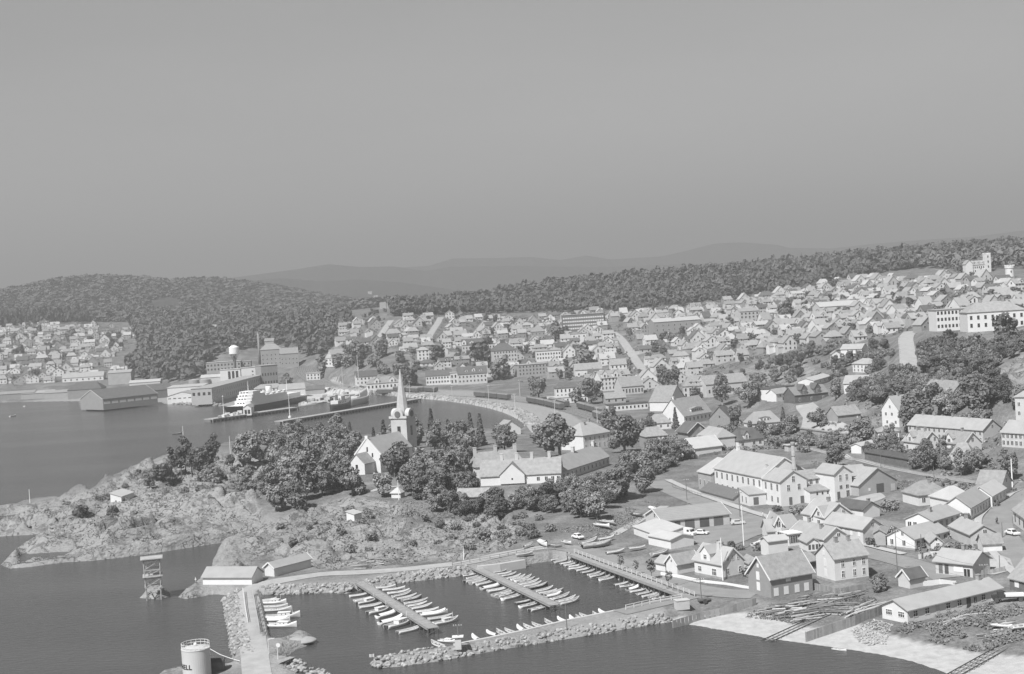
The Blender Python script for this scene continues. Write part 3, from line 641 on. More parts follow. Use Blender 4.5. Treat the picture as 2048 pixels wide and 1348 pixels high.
def roofmesh(L, D, h, t, ridge, o=.4, og=.35, th=.2, hipk=None):
    """closed roof slab over a wall box; hipk = how far the ridge ends lie in from the gables"""
    m = MB()
    if ridge == 'flat':
        return m.box(-o, L + o, -o, D + o, h + .003, h + .25)
    if hipk is not None:
        W, l = (D, L) if ridge == 'x' else (L, D); r = W / 2 * t; k = min(hipk, l / 2 - .1); e = h - o * t
        def P(a, b, z): return (a, b, z) if ridge == 'x' else (b, a, z)
        v = [P(-o, -o, e), P(l + o, -o, e), P(l + o, W + o, e), P(-o, W + o, e), P(k, W / 2, h + r + .05), P(l - k, W / 2, h + r + .05)]
        v += [(x, y, z + th) for x, y, z in v]
        f = [(6, 7, 11, 10), (8, 9, 10, 11), (7, 8, 11), (9, 6, 10), (0, 4, 5, 1), (2, 5, 4, 3), (1, 5, 2), (3, 4, 0), (0, 1, 7, 6), (1, 2, 8, 7), (2, 3, 9, 8), (3, 0, 6, 9)]
        return m.add(v, f)
    if ridge == 'x': W, l = D, L
    else: W, l = L, D
    r = W / 2 * t
    s = [(-o, h - o * t + .02), (W / 2, h + r + .02), (W + o, h - o * t + .02), (W + o, h - o * t + th + .02), (W / 2, h + r + th + .04), (-o, h - o * t + th + .02)]
    if ridge == 'x': v = [(-og, y, z) for y, z in s] + [(l + og, y, z) for y, z in s]
    else: v = [(x, -og, z) for x, z in s] + [(x, l + og, z) for x, z in s]
    f = [(0, 1, 4, 5), (1, 2, 3, 4), (11, 10, 7, 6), (10, 9, 8, 7)] + [(i, 6 + i, 6 + (i + 1) % 6, (i + 1) % 6) for i in range(6)]
    return m.add(v, f)
def shedroof(L, D, h, rise, o=.3, th=.15):
    """single slope rising to the back"""
    t = rise / D; z0 = h - o * t; z1 = h + rise + o * t
    v = [(-o, -o, z0), (L + o, -o, z0), (L + o, D + o, z1), (-o, D + o, z1)]; v += [(x, y, z + th) for x, y, z in v]
    return MB().add(v, [(0, 3, 2, 1), (4, 5, 6, 7), (0, 1, 5, 4), (1, 2, 6, 5), (2, 3, 7, 6), (3, 0, 4, 7)])
def bargeboards(root, L, D, h, t, ridge, o=.4, og=.35, mat=None):
    W = D if ridge == 'x' else L; l = L if ridge == 'x' else D
    for e in (-og - .05, l + og + .05):
        m = MB()
        for sgn in (0, 1):
            a = (-o - .05, h - o * t + .1) if sgn == 0 else (W + o + .05, h - o * t + .1); b = (W / 2, h + W / 2 * t + .14)
            pa = (e, a[0], a[1]) if ridge == 'x' else (a[0], e, a[1]); pb = (e, b[0], b[1]) if ridge == 'x' else (b[0], e, b[1])
            m.beam(pa, pb, .07, .34)
        m.build('bargeboard', mat or TRIM, root)
def chimney(roof, x, y, z, s=.7, h=1.3, mat=None, cap=True):
    m = MB().box(x - s / 2, x + s / 2, y - s / 2, y + s / 2, z - 1.2, z + h)
    if cap: m.box(x - s / 2 - .08, x + s / 2 + .08, y - s / 2 - .08, y + s / 2 + .08, z + h + .002, z + h + .16)
    return m.build('chimney', mat or BRICK, roof)
def dormer(root, x, w, h, z, t, depth, y0=0., pit=1.0, wall=None, rf=None, win=(1., 1.1), style='cross', nwin=1):
    """gabled dormer or cross gable looking to the front; its wall stands at y0 from height z"""
    wall = wall or WHITE; rf = rf or TILE
    d = wallmesh(w, depth, h, pit, 'y', z0=0).build('dormer', wall, root, loc=(x - w / 2, y0, z))
    roofmesh(w, depth, h, pit, 'y', .25, .25, .14).build('dormer_roof', rf, d)
    for i in range(nwin):
        opening(root, x - w / 2 + w * (i + .5) / nwin, y0, z + (h - win[1]) * .5 + .05, 0, win[0], win[1], style)
    return d
def frame_of(A, B, hh=0., z=None):
    """world frame of a front wall from two photo pixels at height hh above the ground"""
    zs = []
    P = []
    for q in (A, B):
        zz = float(z if z is not None else G(*q).z if hh == 0 else 3.0)
        for _ in range(3):
            x, y = PZ(q[0], q[1], zz + hh); zz = z if z is not None else max(float(zat(x, y)), .3)
        P.append((x, y)); zs.append(zz)
    zb = sum(zs) / 2
    P = [PZ(q[0], q[1], zb + hh) for q in (A, B)]
    rz = math.atan2(P[1][1] - P[0][1], P[1][0] - P[0][0]); L = math.dist(P[0], P[1])
    return P[0][0], P[0][1], zb, rz, L
def facewins(root, L, D, wins):
    for wspec in wins:
        face, pos, z, w, h = wspec[:5]; st = wspec[5] if len(wspec) > 5 else 'plain'
        n = L if face in 'fb' else D
        ps = [(i + .5) / pos for i in range(pos)] if isinstance(pos, int) else pos
        for u in ps:
            d = u * n
            if face == 'f': opening(root, d, 0, z, 0, w, h, st)
            elif face == 'b': opening(root, L - d, D, z, math.pi, w, h, st)
            elif face == 'l': opening(root, 0, D - d, z, -math.pi / 2, w, h, st)
            else: opening(root, L, d, z, math.pi / 2, w, h, st)
def house(name, label, A=None, B=None, at=0., D=8., h=3., pitch=40, ridge='x', wall=None, roof=None, wins=(), chim=(), barge=False, hip=None, z=None, cat='house', group=None,
          C=None, L=None, yaw=0., over=.4, base=True, dorm=(), frame=None, plinth=False):
    """A, B: photo pixels of the two lower corners (or corners at height `at`) of the wall that faces the camera; C, L, yaw: middle of that wall instead"""
    wall = wall or WHITE; roof = roof or TILE
    if frame: x, y, zb, rz, L_ = frame; L = L or L_
    elif C is not None:
        g = G(*C); rz = math.radians(yaw); x = g.x - L / 2 * math.cos(rz); y = g.y - L / 2 * math.sin(rz); zb = g.z if z is None else z
    else:
        x, y, zb, rz, L_ = frame_of(A, B, at, z); L = L or L_
    zb = max(zb, .8)
    if base: pad(x, y, rz, -1, L + 1, -1, D + 1, zb - .05)
    t = math.tan(math.radians(pitch))
    root = thing(name, label, cat, (x, y, zb), rz, group)
    if ridge == 'shed':
        m = MB().box(0, L, 0, D, -.8, h); m.add([(0, 0, h), (L, 0, h), (L, D, h), (0, D, h), (0, D, h + D * t), (L, D, h + D * t)], [(0, 1, 5, 4), (1, 2, 5), (0, 4, 3), (2, 3, 4, 5)])
        m.build('wall', wall, root); r = shedroof(L, D, h + .02, D * t).build('roof', roof, root)
    else:
        wallmesh(L, D, h, t, ridge, hip=hip is not None).build('wall', wall, root)
        r = roofmesh(L, D, h, t, ridge, over, over * .85, hipk=hip).build('roof', roof, root)
        if barge: bargeboards(root, L, D, h, t, ridge, over, over * .85)
    if plinth: MB().box(-.06, L + .06, -.06, D + .06, -.8, .45).build('plinth', STONE, root)
    facewins(root, L, D, wins)
    for c in chim:
        fx, fy = c[:2]
        if ridge == 'flat' or ridge == 'shed': cz = h
        else: cz = h + t * (min(fy, 1 - fy) * D if ridge == 'x' else min(fx, 1 - fx) * L)
        chimney(r, fx * L, fy * D, cz, *(c[2:] or (.7, 1.2)))
    for d in dorm:
        dormer(root, d[0] * L, *d[1:])
    root['_L'] = L; root['_D'] = D
    return root
# ------------------------------------------------------------------ houses round the boat harbour and the lower streets
T45, T40, T35 = 1.0, .84, .7
house('cottage', 'white cottage with front cross gable and flagpole beside the harbour road', (1390, 1148), (1445, 1159), D=6.8, h=3.5, pitch=43, roof=SLATE, barge=True, plinth=True,
      wins=[('f', [.2], .9, 1.3, 1.3, 'cross'), ('f', [.72], .5, 1.6, 1.7, 'cross'), ('r', [.28, .5, .72], 3.9, .7, 1.2, 'cross'), ('r', [.25, .8], .9, 1.0, 1.4, 'cross')],
      chim=[(.62, .42, .9, 1.5, CREAM)], dorm=[(.42, 3.2, 2.0, 3.5, 1, 3.6, -.02, .95, WHITE, SLATE, (1.2, 1.2))])
house('outbuilding', 'small white gabled outbuilding with mossy tile roof attached to the cottage', (1333, 1143), (1355, 1148), D=6.5, h=2.3, pitch=42, ridge='y', barge=True, wins=[('f', [.5], 2.6, .3, .5, 'hole')], cat='shed')
house('outbuilding', 'low white lean-to shed at the harbour end of the tiled outbuilding', (1312, 1139), (1331, 1143), D=4, h=1.9, pitch=32, ridge='x', roof=SLATE, cat='shed')
_dp = frame_of((1326, 1063), (1460, 1048))
house('depot', 'long low depot with ribbed roof and dark vehicle doors', frame=_dp, D=13, h=2.8, pitch=20, roof=SHEET, wall=CREAM, cat='depot',
      wins=[('f', [.22], .0, 1.6, 2.3, 'door'), ('f', [.40, .62, .83], .0, 2.8, 2.4, 'door'), ('l', [.55], 3.2, .5, .9, 'hole'), ('r', [.2], .6, 1.2, 1.2, 'plain')], chim=[(.6, .75, .5, 1.4)], barge=True)
house('garage', 'plain white garage with pale roof in front of the depot', (1342, 1098), (1388, 1090), D=10, h=2.3, pitch=14, ridge='y', roof=PALER, cat='garage')
house('workshop', 'white lean-to workshop with pale roof at the grassy end of the depot', (1268, 1068), (1319, 1087), D=7, h=2.0, pitch=12, ridge='shed', roof=PALER, cat='workshop')
house('boat_store', 'grey two-storey boat store with white shutters and steep mossy tile roof', (1543, 1196), (1626, 1181), D=8.2, h=4.2, pitch=44, wall=M('grey_boards', .28, .85, .06, 1, stripes=(0, .3, .12)), barge=True, over=.5, cat='boat store',
      wins=[('f', [.12, .36, .62, .85], .25, 1.25, 1.7, 'panel'), ('f', [.42], 2.9, 1.3, .7, 'panel'), ('l', [.45], .9, 1.2, 1.8, 'panel'), ('l', [.45], 3.2, 1.2, 1.8, 'panel'), ('l', [.47], 5.9, .7, .8, 'panel')])
house('villa', 'tall white two-storey house with tile roof and two ridge chimneys by the leafy tree', (1671, 1166), (1738, 1156), D=7.4, h=5.3, pitch=36, plinth=True, wall=M('white_boards', .63, .75, .04, .6, stripes=(0, .35, .06)),
      wins=[('f', [.24, .58, .86], 3.2, .9, 1.5, 'cross'), ('f', [.24, .58, .86], .9, .9, 1.6, 'cross'), ('l', [.5], .8, 1.0, 1.7, 'panel'), ('l', [.5], 3.1, 1.0, 1.7, 'panel'), ('l', [.45], 5.5, .8, 1.0, 'panel')], chim=[(.35, .5), (.72, .5)])
house('tool_shed', 'small grey shed with dark roof and white bargeboards beside the tall white house', (1797, 1172), (1820, 1177), D=4.4, h=2.1, pitch=42, ridge='y', wall=CREAM, roof=DARKR, barge=True, cat='shed')
house('long_workshop', 'long white single-storey workshop with pale roof above the beach', (1765, 1236), (1816, 1247), D=27, h=2.6, pitch=24, ridge='y', roof=SLATE, cat='workshop', over=.5,
      wins=[('f', [.28, .76], .9, 1.7, 1.2, 'cross'), ('r', [.08, .2, .42, .54, .8], .9, 1.3, 1.3, 'cross'), ('r', [.31], .1, 1.0, 2.1, 'wdoor'), ('r', [.64], .1, 1.2, 2.2, 'door'), ('r', [.71], 1.0, .8, 1.0, 'plain'), ('r', [.92], .3, 1.6, 1.7, 'panel')],
      chim=[(.5, .9, .8, 1.1), (.36, .68, .5, .7, CONC)])
house('timber_house', 'dark timber house with tile roof at the edge of the boatyard', (2020, 1179), (2062, 1189), D=9, h=2.5, pitch=38, wall=DARKW, wins=[('f', [.35], .8, 1.2, 1.2, 'panel')])
house('bungalow', 'grey bungalow with two-plane roof and front balcony below the street corner', (1872, 1147), (1946, 1155), D=7.5, h=2.9, pitch=27, roof=SLATE, wall=CREAM, over=.6,
      wins=[('f', [.14, .3], .2, .9, 2.0, 'door'), ('f', [.62], .9, 2.2, 1.3, 'panel'), ('f', [.85], .1, 1.4, 1.6, 'plain')], chim=[(.55, .5)])
house('corner_house', 'white corner house with attic window and broad low gable facing the street crossing', (1775, 1094), (1830, 1101), D=13, h=2.7, pitch=27, ridge='y', roof=SLATE, plinth=True,
      wins=[('f', [.18, .62], .9, .8, 1.2, 'plain'), ('f', [.8], .8, 1.7, 1.3, 'panel'), ('f', [.58], 3.3, .6, .9, 'plain'), ('r', 5, .9, .9, 1.2, 'plain')])
house('town_house', 'white two-storey street house rising behind the corner house', (1813, 1078), (1868, 1083), D=13, h=5, pitch=24, ridge='y', roof=SLATE, wins=[('f', [.15, .35], 3.1, .9, 1.3, 'plain'), ('r', 5, 3.1, .9, 1.3, 'plain'), ('r', 5, .9, .9, 1.3, 'plain')], chim=[(.6, .3)])
house('street_house', 'white house with tall porch posts above the two-storey street house', (1893, 1067), (1913, 1059), at=0, D=8, h=3.6, pitch=32, roof=SLATE, wins=[('f', [.15, .45, .75], .2, 1.2, 2.4, 'door')])
house('garden_house', 'tiny white gabled house with one window below the street hedge', (1862, 1103), (1886, 1102), D=7, h=2.2, pitch=40, ridge='y', wins=[('f', [.6], .6, .9, 1.4, 'cross'), ('f', [.5], 2.5, .4, .5, 'hole')], roof=SLATE)
house('gable_house', 'pale gabled house at the bend of the street', (1942, 1093), (1995, 1089), D=13, h=2.8, pitch=30, ridge='y', wall=CREAM, roof=SLATE, wins=[('f', [.55], 2.9, .8, .8, 'plain'), ('f', [.3, .75], .8, 1, 1.2, 'plain')], chim=[(.5, .8)])
house('wash_house', 'small white wash house with mossy tile roof beside the street', (1967, 1104), (2005, 1102), D=4.6, h=1.9, pitch=36, cat='shed')
house('row_house', 'long white single-storey row house along the climbing street', (1942, 1040), (1987, 1013), D=7, h=3.2, pitch=36, roof=SLATE, wins=[('f', 8, .9, .8, 1.3, 'plain')])
house('row_house', 'shorter white row house uphill of the long row house', (1985, 1014), (2012, 998), D=6, h=3, pitch=36, roof=PALER, wins=[('f', 4, .9, .8, 1.3, 'plain')])
house('street_house', 'white house with tile roof cut by the picture edge at the street bend', (2027, 1046), (2062, 1072), D=9, h=3.4, pitch=35, wins=[('f', 4, .7, 1, 1.8, 'door')])
house('workers_house', 'white house with broad hipped tile roof behind the street hedge', (1838, 1012), (1897, 1006), D=9, h=3, pitch=33, hip=3., wins=[('f', 3, .9, .9, 1.2, 'plain')], chim=[(.6, .4)])
house('workers_house', 'white house with pale hipped roof between tiled roofs of the upper street', (1900, 1022), (1950, 1016), D=9, h=3, pitch=30, hip=3., roof=PALER, wins=[('f', 4, .9, .9, 1.2, 'plain')], chim=[(.4, .6)])
house('tiled_house', 'pale house with big mossy tile roof beside the bare pole', (1955, 988), (2004, 990), D=7.5, h=2.9, pitch=40, wall=CREAM, wins=[('f', [.2, .5, .75], .9, .9, 1.2, 'plain'), ('r', [.5], 3, .8, 1.1, 'plain')])
house('gabled_house', 'large white gabled house with side wing in front of the factory', (1651, 1057), (1706, 1049), D=10, h=2.9, pitch=36, ridge='y', roof=SLATE, barge=True, wins=[('f', [.35, .68], 3.4, 1.0, 1.0, 'cross'), ('f', [.5], .8, .8, .8, 'plain')], chim=[(.5, .4)])
house('gabled_house', 'white side wing with steep gable left of the large gabled house', (1627, 1053), (1650, 1057), D=7, h=2.9, pitch=48, ridge='y', roof=SLATE, barge=True, wins=[('f', [.5], 3.2, .8, 1, 'plain'), ('f', [.5], .8, .9, 1.2, 'plain')])
house('cottage', 'white cottage with dark felt roof plane behind the large gabled house', (1727, 1038), (1760, 1032), D=11, h=2.5, pitch=28, ridge='y', roof=DARKR, chim=[(.7, .2)])
house('gabled_house', 'pale grey gabled house with long slate roof at the heart of the cluster', (1727, 1087), (1766, 1080), D=14, h=3.6, pitch=34, ridge='y', roof=SLATE, wall=CREAM, wins=[('f', [.5], 3.8, .6, .9, 'plain'), ('l', 5, 1.6, .9, 1.1, 'panel')], over=.5)
house('brick_house', 'low grey-walled house with tile roof squeezed beside the street house', (1748, 1090), (1772, 1090), D=10, h=2.9, pitch=30, ridge='y', wall=GREYW, roof=TILE)
house('low_house', 'wide white low house with sweeping slate roof behind the tall white house', (1648, 1098), (1698, 1090), D=14, h=2.4, pitch=32, ridge='y', roof=SLATE, barge=True, chim=[(.35, .3), (.5, .75)], wins=[('f', [.6], 2.6, .8, .7, 'plain')])
house('narrow_house', 'narrow white tower-like gable house facing the open yard', (1552, 1082), (1566, 1081), D=8, h=4.6, pitch=62, ridge='y', roof=SLATE, barge=True, wins=[('f', [.5], 3.6, .8, 1.3, 'plain'), ('f', [.5], 1.0, .8, 1.3, 'plain')])
house('low_house', 'white low house flanking the narrow tower-like gable', (1536, 1083), (1551, 1082), D=7, h=2.6, pitch=34, roof=SLATE)
house('low_house', 'white low house with slate roof right of the narrow tower-like gable', (1567, 1081), (1602, 1076), D=8, h=2.8, pitch=35, roof=SLATE, chim=[(.6, .6)])
house('veranda_house', 'white glazed veranda in front of the low slate-roofed houses', (1579, 1092), (1603, 1089), D=4, h=2.9, ridge='flat', roof=TRIM, wins=[('f', 5, .7, .6, 1.7, 'plain')], pitch=5, cat='veranda')
house('store_house', 'plain windowless white store beside the garden trees', (1538, 1113), (1577, 1108), D=4, h=3.6, pitch=22, roof=PALER, cat='store')
house('gable_cottage', 'small white gable cottage peeping out behind the tall white house', (1616, 1103), (1638, 1101), D=6, h=2.2, pitch=32, ridge='y', roof=SLATE, wins=[('f', 3, .4, .6, 1.2, 'door')])
house('shed', 'dark walled shed with tile roof between boat store and tall white house', (1606, 1142), (1634, 1136), D=5, h=1.9, pitch=30, wall=DARKW, cat='shed')
house('shed', 'half-hidden tile-roofed shed behind the bush by the boat store', (1500, 1140), (1520, 1138), D=5, h=1.6, pitch=40, ridge='y', cat='shed')
# factory
_fx, _fy, _fz, _fr, _ = frame_of((1563, 1014), (1619, 1007)); _fz = 4.0
_e2 = (-math.sin(_fr), math.cos(_fr)); _e1 = (math.cos(_fr), math.sin(_fr))
def ff(a, b): return (_fx + _e1[0] * a + _e2[0] * b, _fy + _e1[1] * a + _e2[1] * b, _fz, _fr, 1.)
house('factory', 'white factory front with gable, three upper windows and ground-floor doors', frame=ff(0, 0), L=8.8, D=10, h=7.2, pitch=31, ridge='y', roof=SLATE, cat='factory',
      wins=[('f', [.5], 6.6, 1.1, 1.9, 'cross'), ('f', [.3, .7], 4.2, 1.1, 1.9, 'cross'), ('f', [.36], .2, 1.0, 2.2, 'door'), ('f', [.8], .2, 1.2, 2.2, 'door'), ('l', 3, 4.4, .9, 1.9, 'plain'), ('l', 3, 1, .8, 1.6, 'plain')])
house('factory_hall', 'long white factory hall with broad slate roof behind the gabled front', frame=ff(0, 10.3), L=15.5, D=30, h=7.5, pitch=33, ridge='y', roof=SLATE, cat='factory', barge=True,
      wins=[('l', 9, 4.6, .9, 1.9, 'plain'), ('l', 9, 1.2, .9, 1.6, 'plain')], chim=[(.5, .93, .9, 1.2, TRIM), (.22, .1, .5, 1.0, CONC)])
house('factory_store', 'grey factory store with pale roof at the far end of the white hall', frame=ff(-1, 40.8), L=15, D=9, h=5.6, pitch=26, ridge='y', roof=PALER, wall=GREYW, cat='factory', wins=[('l', 3, 1.4, .8, 1.8, 'plain')])
house('factory_tower', 'white three-storey factory wing with gable at the loading yard', (1671, 1001), (1706, 996), D=9, h=7.6, pitch=34, ridge='y', roof=SLATE, cat='factory',
      wins=[('f', [.34, .7], 5.4, 1.0, 1.9, 'cross'), ('f', [.34, .7], 3.2, .9, 1.0, 'plain'), ('f', [.2], .1, 1, 2.3, 'door'), ('f', [.72], .6, 1.0, 1.9, 'plain')])
house('factory_link', 'low white lean-to linking factory front and three-storey wing', (1621, 1007), (1669, 1001), D=4, h=3.4, pitch=14, ridge='shed', roof=TILE, cat='factory', wins=[('f', [.3, .52, .74], 2.2, .5, .8, 'hole'), ('f', [.85], .1, 1, 2, 'door'), ('f', [.18, .7], .5, .5, .7, 'hole')])
_lk = frame_of((1621, 1007), (1669, 1001))
house('factory_link', 'upper white factory link with row of four windows', frame=(_lk[0] - math.sin(_lk[3]) * 4.1, _lk[1] + math.cos(_lk[3]) * 4.1, _lk[2], _lk[3], _lk[4]), D=6, h=6.4, pitch=16, roof=TILE, ridge='shed', cat='factory', wins=[('f', 4, 5.0, .9, 1.3, 'plain')])
house('factory_office', 'low white factory office with sloping slate roof beside the street', (1499, 1012), (1538, 1008), D=7, h=3.3, pitch=10, ridge='shed', roof=SLATE, cat='office', wins=[('f', [.35], .2, 1.6, 2.2, 'door'), ('l', [.3, .7], .7, .7, 1.7, 'plain')])
house('cycle_shed', 'long low shed with dark roof beside the factory pavement', (1403, 989), (1467, 1007), D=6, h=1.5, pitch=33, wall=GREYW, roof=M('dark_boards_roof', .16, .8, .08, 1, stripes=(0, .8, .2)), cat='shed')
house('loading_shed', 'grey loading shed with big door and ramp beside the factory yard', (1718, 992), (1794, 980), D=12, h=3, pitch=30, ridge='y', wall=GREYW, roof=SLATE, cat='shed', wins=[('f', [.56], .1, 2.8, 2.6, 'door'), ('f', [.28], 1, .7, .8, 'panel'), ('f', [.9], .1, 1.6, 2, 'wdoor')])
house('boiler_house', 'dark grey annex between factory wing and loading shed', C=(1722, 986), L=6, yaw=8, D=6, h=5.2, pitch=20, ridge='shed', wall=BRICK, roof=SLATE, cat='annex')
_ch = ff(9.6, 8); _t = thing('factory_chimney', 'tall round brick chimney rising beside the white factory', 'chimney', (_ch[0], _ch[1], _fz))
MB().lathe([(.85, -.5), (.85, 1.2), (.72, 1.3), (.52, 16.2)], 16).build('shaft', BRICK, _t, smooth=True); MB().lathe([(.54, 16.2), (.75, 16.6), (.75, 17.0), (.56, 17.3)], 16).build('rim', BRICK, _t)
for k in (5, 9, 13): MB().lathe([(.73 - .0132 * k, k), (.80 - .0132 * k, k + .02), (.80 - .0132 * k, k + .12), (.73 - .0132 * k, k + .14)], 16).build('hoop', IRON, _t)
# the barracks and houses on the right
house('barracks', 'long pale two-storey barrack with many windows on the right slope', (1817, 875), (1967, 888), D=8.5, h=4.6, pitch=36, wall=CREAM, roof=SLATE, cat='barrack',
      wins=[('f', 15, 2.9, .8, 1.2, 'plain'), ('f', 15, .8, .8, 1.2, 'plain'), ('r', [.3, .7], .8, .8, 1.2, 'plain'), ('r', [.5], 5.2, .7, .9, 'plain')], chim=[(.1, .5), (.26, .5), (.5, .5), (.72, .5), (.88, .5)])
house('barracks', 'two-storey barrack end cut by the right picture edge', (2004, 893), (2064, 897), D=9, h=4.6, pitch=36, wall=CREAM, roof=SLATE, cat='barrack', wins=[('f', 7, 2.9, .8, 1.3, 'plain'), ('f', 7, .7, .8, 1.3, 'plain')])
house('tower_house', 'tall pale tower house behind the barracks at the right edge', (2032, 842), (2062, 842), D=7, h=8, pitch=25, wall=CREAM, hip=3, roof=SLATE, wins=[('f', 2, 5, .7, 1.2, 'plain'), ('f', 2, 2, .7, 1.2, 'plain')])
house('semi_house', 'white gabled house with cross gable below the barrack wall', (1808, 900), (1846, 905), D=7.5, h=3.2, pitch=42, barge=True, wins=[('r', [.35, .65], 3.6, .7, 1.2, 'plain'), ('f', [.2, .8], .8, .9, 1.2, 'plain')], chim=[(.3, .5), (.7, .5)], dorm=[(.35, 3, 1.9, 3.1, 1, 3.4, -.02, 1.0, WHITE, TILE, (.9, 1.3), 'plain')])
house('semi_house', 'white gabled house with chimney and dormer in front of the barrack', (1881, 901), (1928, 906), D=7.5, h=2.9, pitch=42, barge=True, wins=[('r', [.5], 3.4, .8, 1.2, 'plain'), ('f', [.15, .8], .8, .9, 1.2, 'plain')], chim=[(.6, .5)], dorm=[(.4, 3, 1.7, 2.8, 1, 3.4, -.02, 1.0, WHITE, TILE, (1.2, 1.0), 'plain')])
house('hip_house', 'house with steep hipped tile roof and long white dormer of four windows', (1894, 938), (1951, 938), D=9, h=2.7, pitch=46, hip=2.8, wins=[('f', [.7], .2, 1.6, 1.8, 'panel'), ('f', [.2], .7, .9, 1.2, 'plain')],
      dorm=[(.5, 5.6, 1.4, 3.2, 1, 3.0, .8, .1, WHITE, TILE, (.8, .9), 'plain', 4)])
house('square_house', 'white square house with low hipped roof among the trees', (1757, 886), (1799, 884), D=8, h=4, pitch=22, hip=3.4, wins=[('f', 4, 2.2, .8, 1.1, 'plain')], roof=TILE)
house('tall_house', 'tall white gable house of three storeys under the big dark tree', (1765, 852), (1799, 854), D=9, h=6.6, pitch=48, ridge='y', roof=SLATE, wins=[('f', [.5], 7.0, .7, 1, 'plain'), ('f', [.25, .6], 4.2, .8, 1.1, 'plain'), ('f', [.3, .8], 1.2, .8, 1.1, 'plain')], chim=[(.5, .5)])
house('stable', 'low grey tiled house with white gable end beside the forked road', (1676, 844), (1722, 839), D=8, h=2.6, pitch=38, wall=GREYW, wins=[('f', [.85], .8, .6, 1.1, 'panel')], chim=[(.7, .5)])
house('rail_shed', 'long dark flat-roofed railway shed along the track', (1730, 920), (1830, 938), D=7, h=2.7, pitch=10, wall=DARKW, roof=TARM, cat='shed')
house('white_shed', 'small white shed at the end of the railway shed', (1723, 907), (1752, 900), D=4, h=2.6, pitch=22, roof=PALER, cat='shed')
house('timber_station', 'dark timber house with two steep cross gables at the road fork', (1590, 807), (1657, 800), D=9, h=3.9, pitch=36, wall=DARKW, roof=M('grey_tiles', .22, .85, .12, 1, fine=.1), wins=[('f', [.15, .5, .85], .8, .9, 1.4, 'plain')], cat='house',
      dorm=[(.28, 3.4, 2.4, 3.8, 1, 5, -.3, 1.35, DARKW, DARKR, (1.0, 1.4), 'plain'), (.68, 3.4, 2.4, 3.8, 1, 5, -.3, 1.35, DARKW, DARKR, (1.0, 1.4), 'plain')])
house('white_house', 'white house with flat dark roof behind the dark timber house', (1539, 800), (1590, 792), D=9, h=5.4, ridge='flat', roof=TARM, wins=[('f', [.6, .75, .9], 4.2, .8, .7, 'hole')], pitch=4)
house('white_house', 'white gabled house abutting the dark timber house', (1553, 803), (1580, 799), D=6, h=3.8, pitch=36, roof=SLATE, wins=[('f', [.3, .6], 2.2, .8, 1.0, 'plain'), ('f', [.5], .2, .8, 1.6, 'door')])
house('hall', 'white hall with plain pale roof among trees on the slope', (1688, 787), (1736, 786), D=9, h=4.4, pitch=34, roof=SLATE, wins=[('f', 4, 1, .9, 1.6, 'panel')], cat='hall')
house('studio', 'low white pale-roofed building behind the dark timber house', (1628, 772), (1662, 762), D=8, h=2.6, pitch=18, roof=PALER, wins=[('f', 4, 1, .9, .8, 'hole')])
house('hillside_villa', 'white villa with low hipped roof on the slope below the steep road', (1706, 744), (1736, 745), D=8, h=4.2, pitch=28, hip=3, roof=SLATE, wins=[('f', 4, 2.2, .8, 1.2, 'plain'), ('f', 4, .5, .8, 1.1, 'plain')])
house('hillside_villa', 'white villa with porch gable above the lower slope villa', (1682, 715), (1724, 714), D=8, h=4.4, pitch=30, roof=SLATE, wins=[('f', [.35, .55, .75], 3.0, .8, 1.0, 'plain'), ('f', [.5, .7, .9], .8, 1.4, 1.2, 'plain')], chim=[(.5, .5)])
house('porch_house', 'small white porch house joined to the upper slope villa', (1664, 719), (1681, 718), D=5, h=3, pitch=32, ridge='y', roof=SLATE, wins=[('f', [.5], .9, 1.6, 1.2, 'plain')])
house('manor', 'long brick manor with steep roof hidden by dark trees', C=(1925, 806), L=8, yaw=20, D=18, h=4.5, pitch=42, ridge='y', wall=BRICK, roof=TILE, chim=[(.5, .1), (.5, .6), (.5, .9)], wins=[('f', 3, 1.2, .8, 1.4, 'plain')])
# middle distance left of the factory
house('school', 'large white school with steep roof and long dormer of six windows', (1369, 849), (1423, 839), D=14, h=4.0, pitch=48, roof=TILE, cat='school', wins=[('f', 7, 1.4, .9, 1.4, 'plain'), ('l', [.4], 2, .6, 1, 'hole')], chim=[(.08, .5, .9, 1.2, TRIM)],
      dorm=[(.52, 9.0, 1.7, 5.0, 1, 4.0, .8, .12, WHITE, TILE, (.9, 1.1), 'plain', 6)])
house('school_wing', 'white school wing with tile roof behind the steep school', (1340, 822), (1372, 815), D=12, h=5, pitch=40, ridge='y', wins=[('f', 3, 2.8, .8, 1.2, 'plain')], cat='school')
house('brown_house', 'dark-walled house with tile roof beside the leafy park', C=(1314, 894), L=9, yaw=12, D=9, h=4.6, pitch=34, wall=OCHRE, wins=[('f', [.6, .8], 3, .9, 1.3, 'panel'), ('f', [.6, .8], .8, .9, 1.3, 'panel')], chim=[(.2, .6)], hip=2)
house('hip_house', 'white house with round hipped tile roof in front of the school gable', C=(1322, 858), L=10, yaw=5, D=9, h=3, pitch=38, hip=3, wins=[('f', 3, .8, .8, 1.2, 'plain')])
house('chalet', 'dark-walled chalet with steep black roof and white bargeboards', C=(1396, 880), L=9, yaw=22, D=9, h=3.8, pitch=38, ridge='y', wall=OCHRE, roof=DARKR, barge=True, over=.8, wins=[('f', [.35, .7], 4.2, .9, 1.2, 'cross'), ('f', [.3], .8, .9, 1.3, 'plain')])
house('bungalow', 'white pale-roofed bungalow beside the meadow hedge', (1361, 909), (1390, 913), D=12, h=3, pitch=34, ridge='y', roof=PALER, wins=[('f', [.4], 3, 1.0, 1.0, 'plain'), ('f', [.7], 1.0, .9, 1.1, 'plain')], chim=[(.35, .5, .7, 1.4, CREAM)], barge=True)
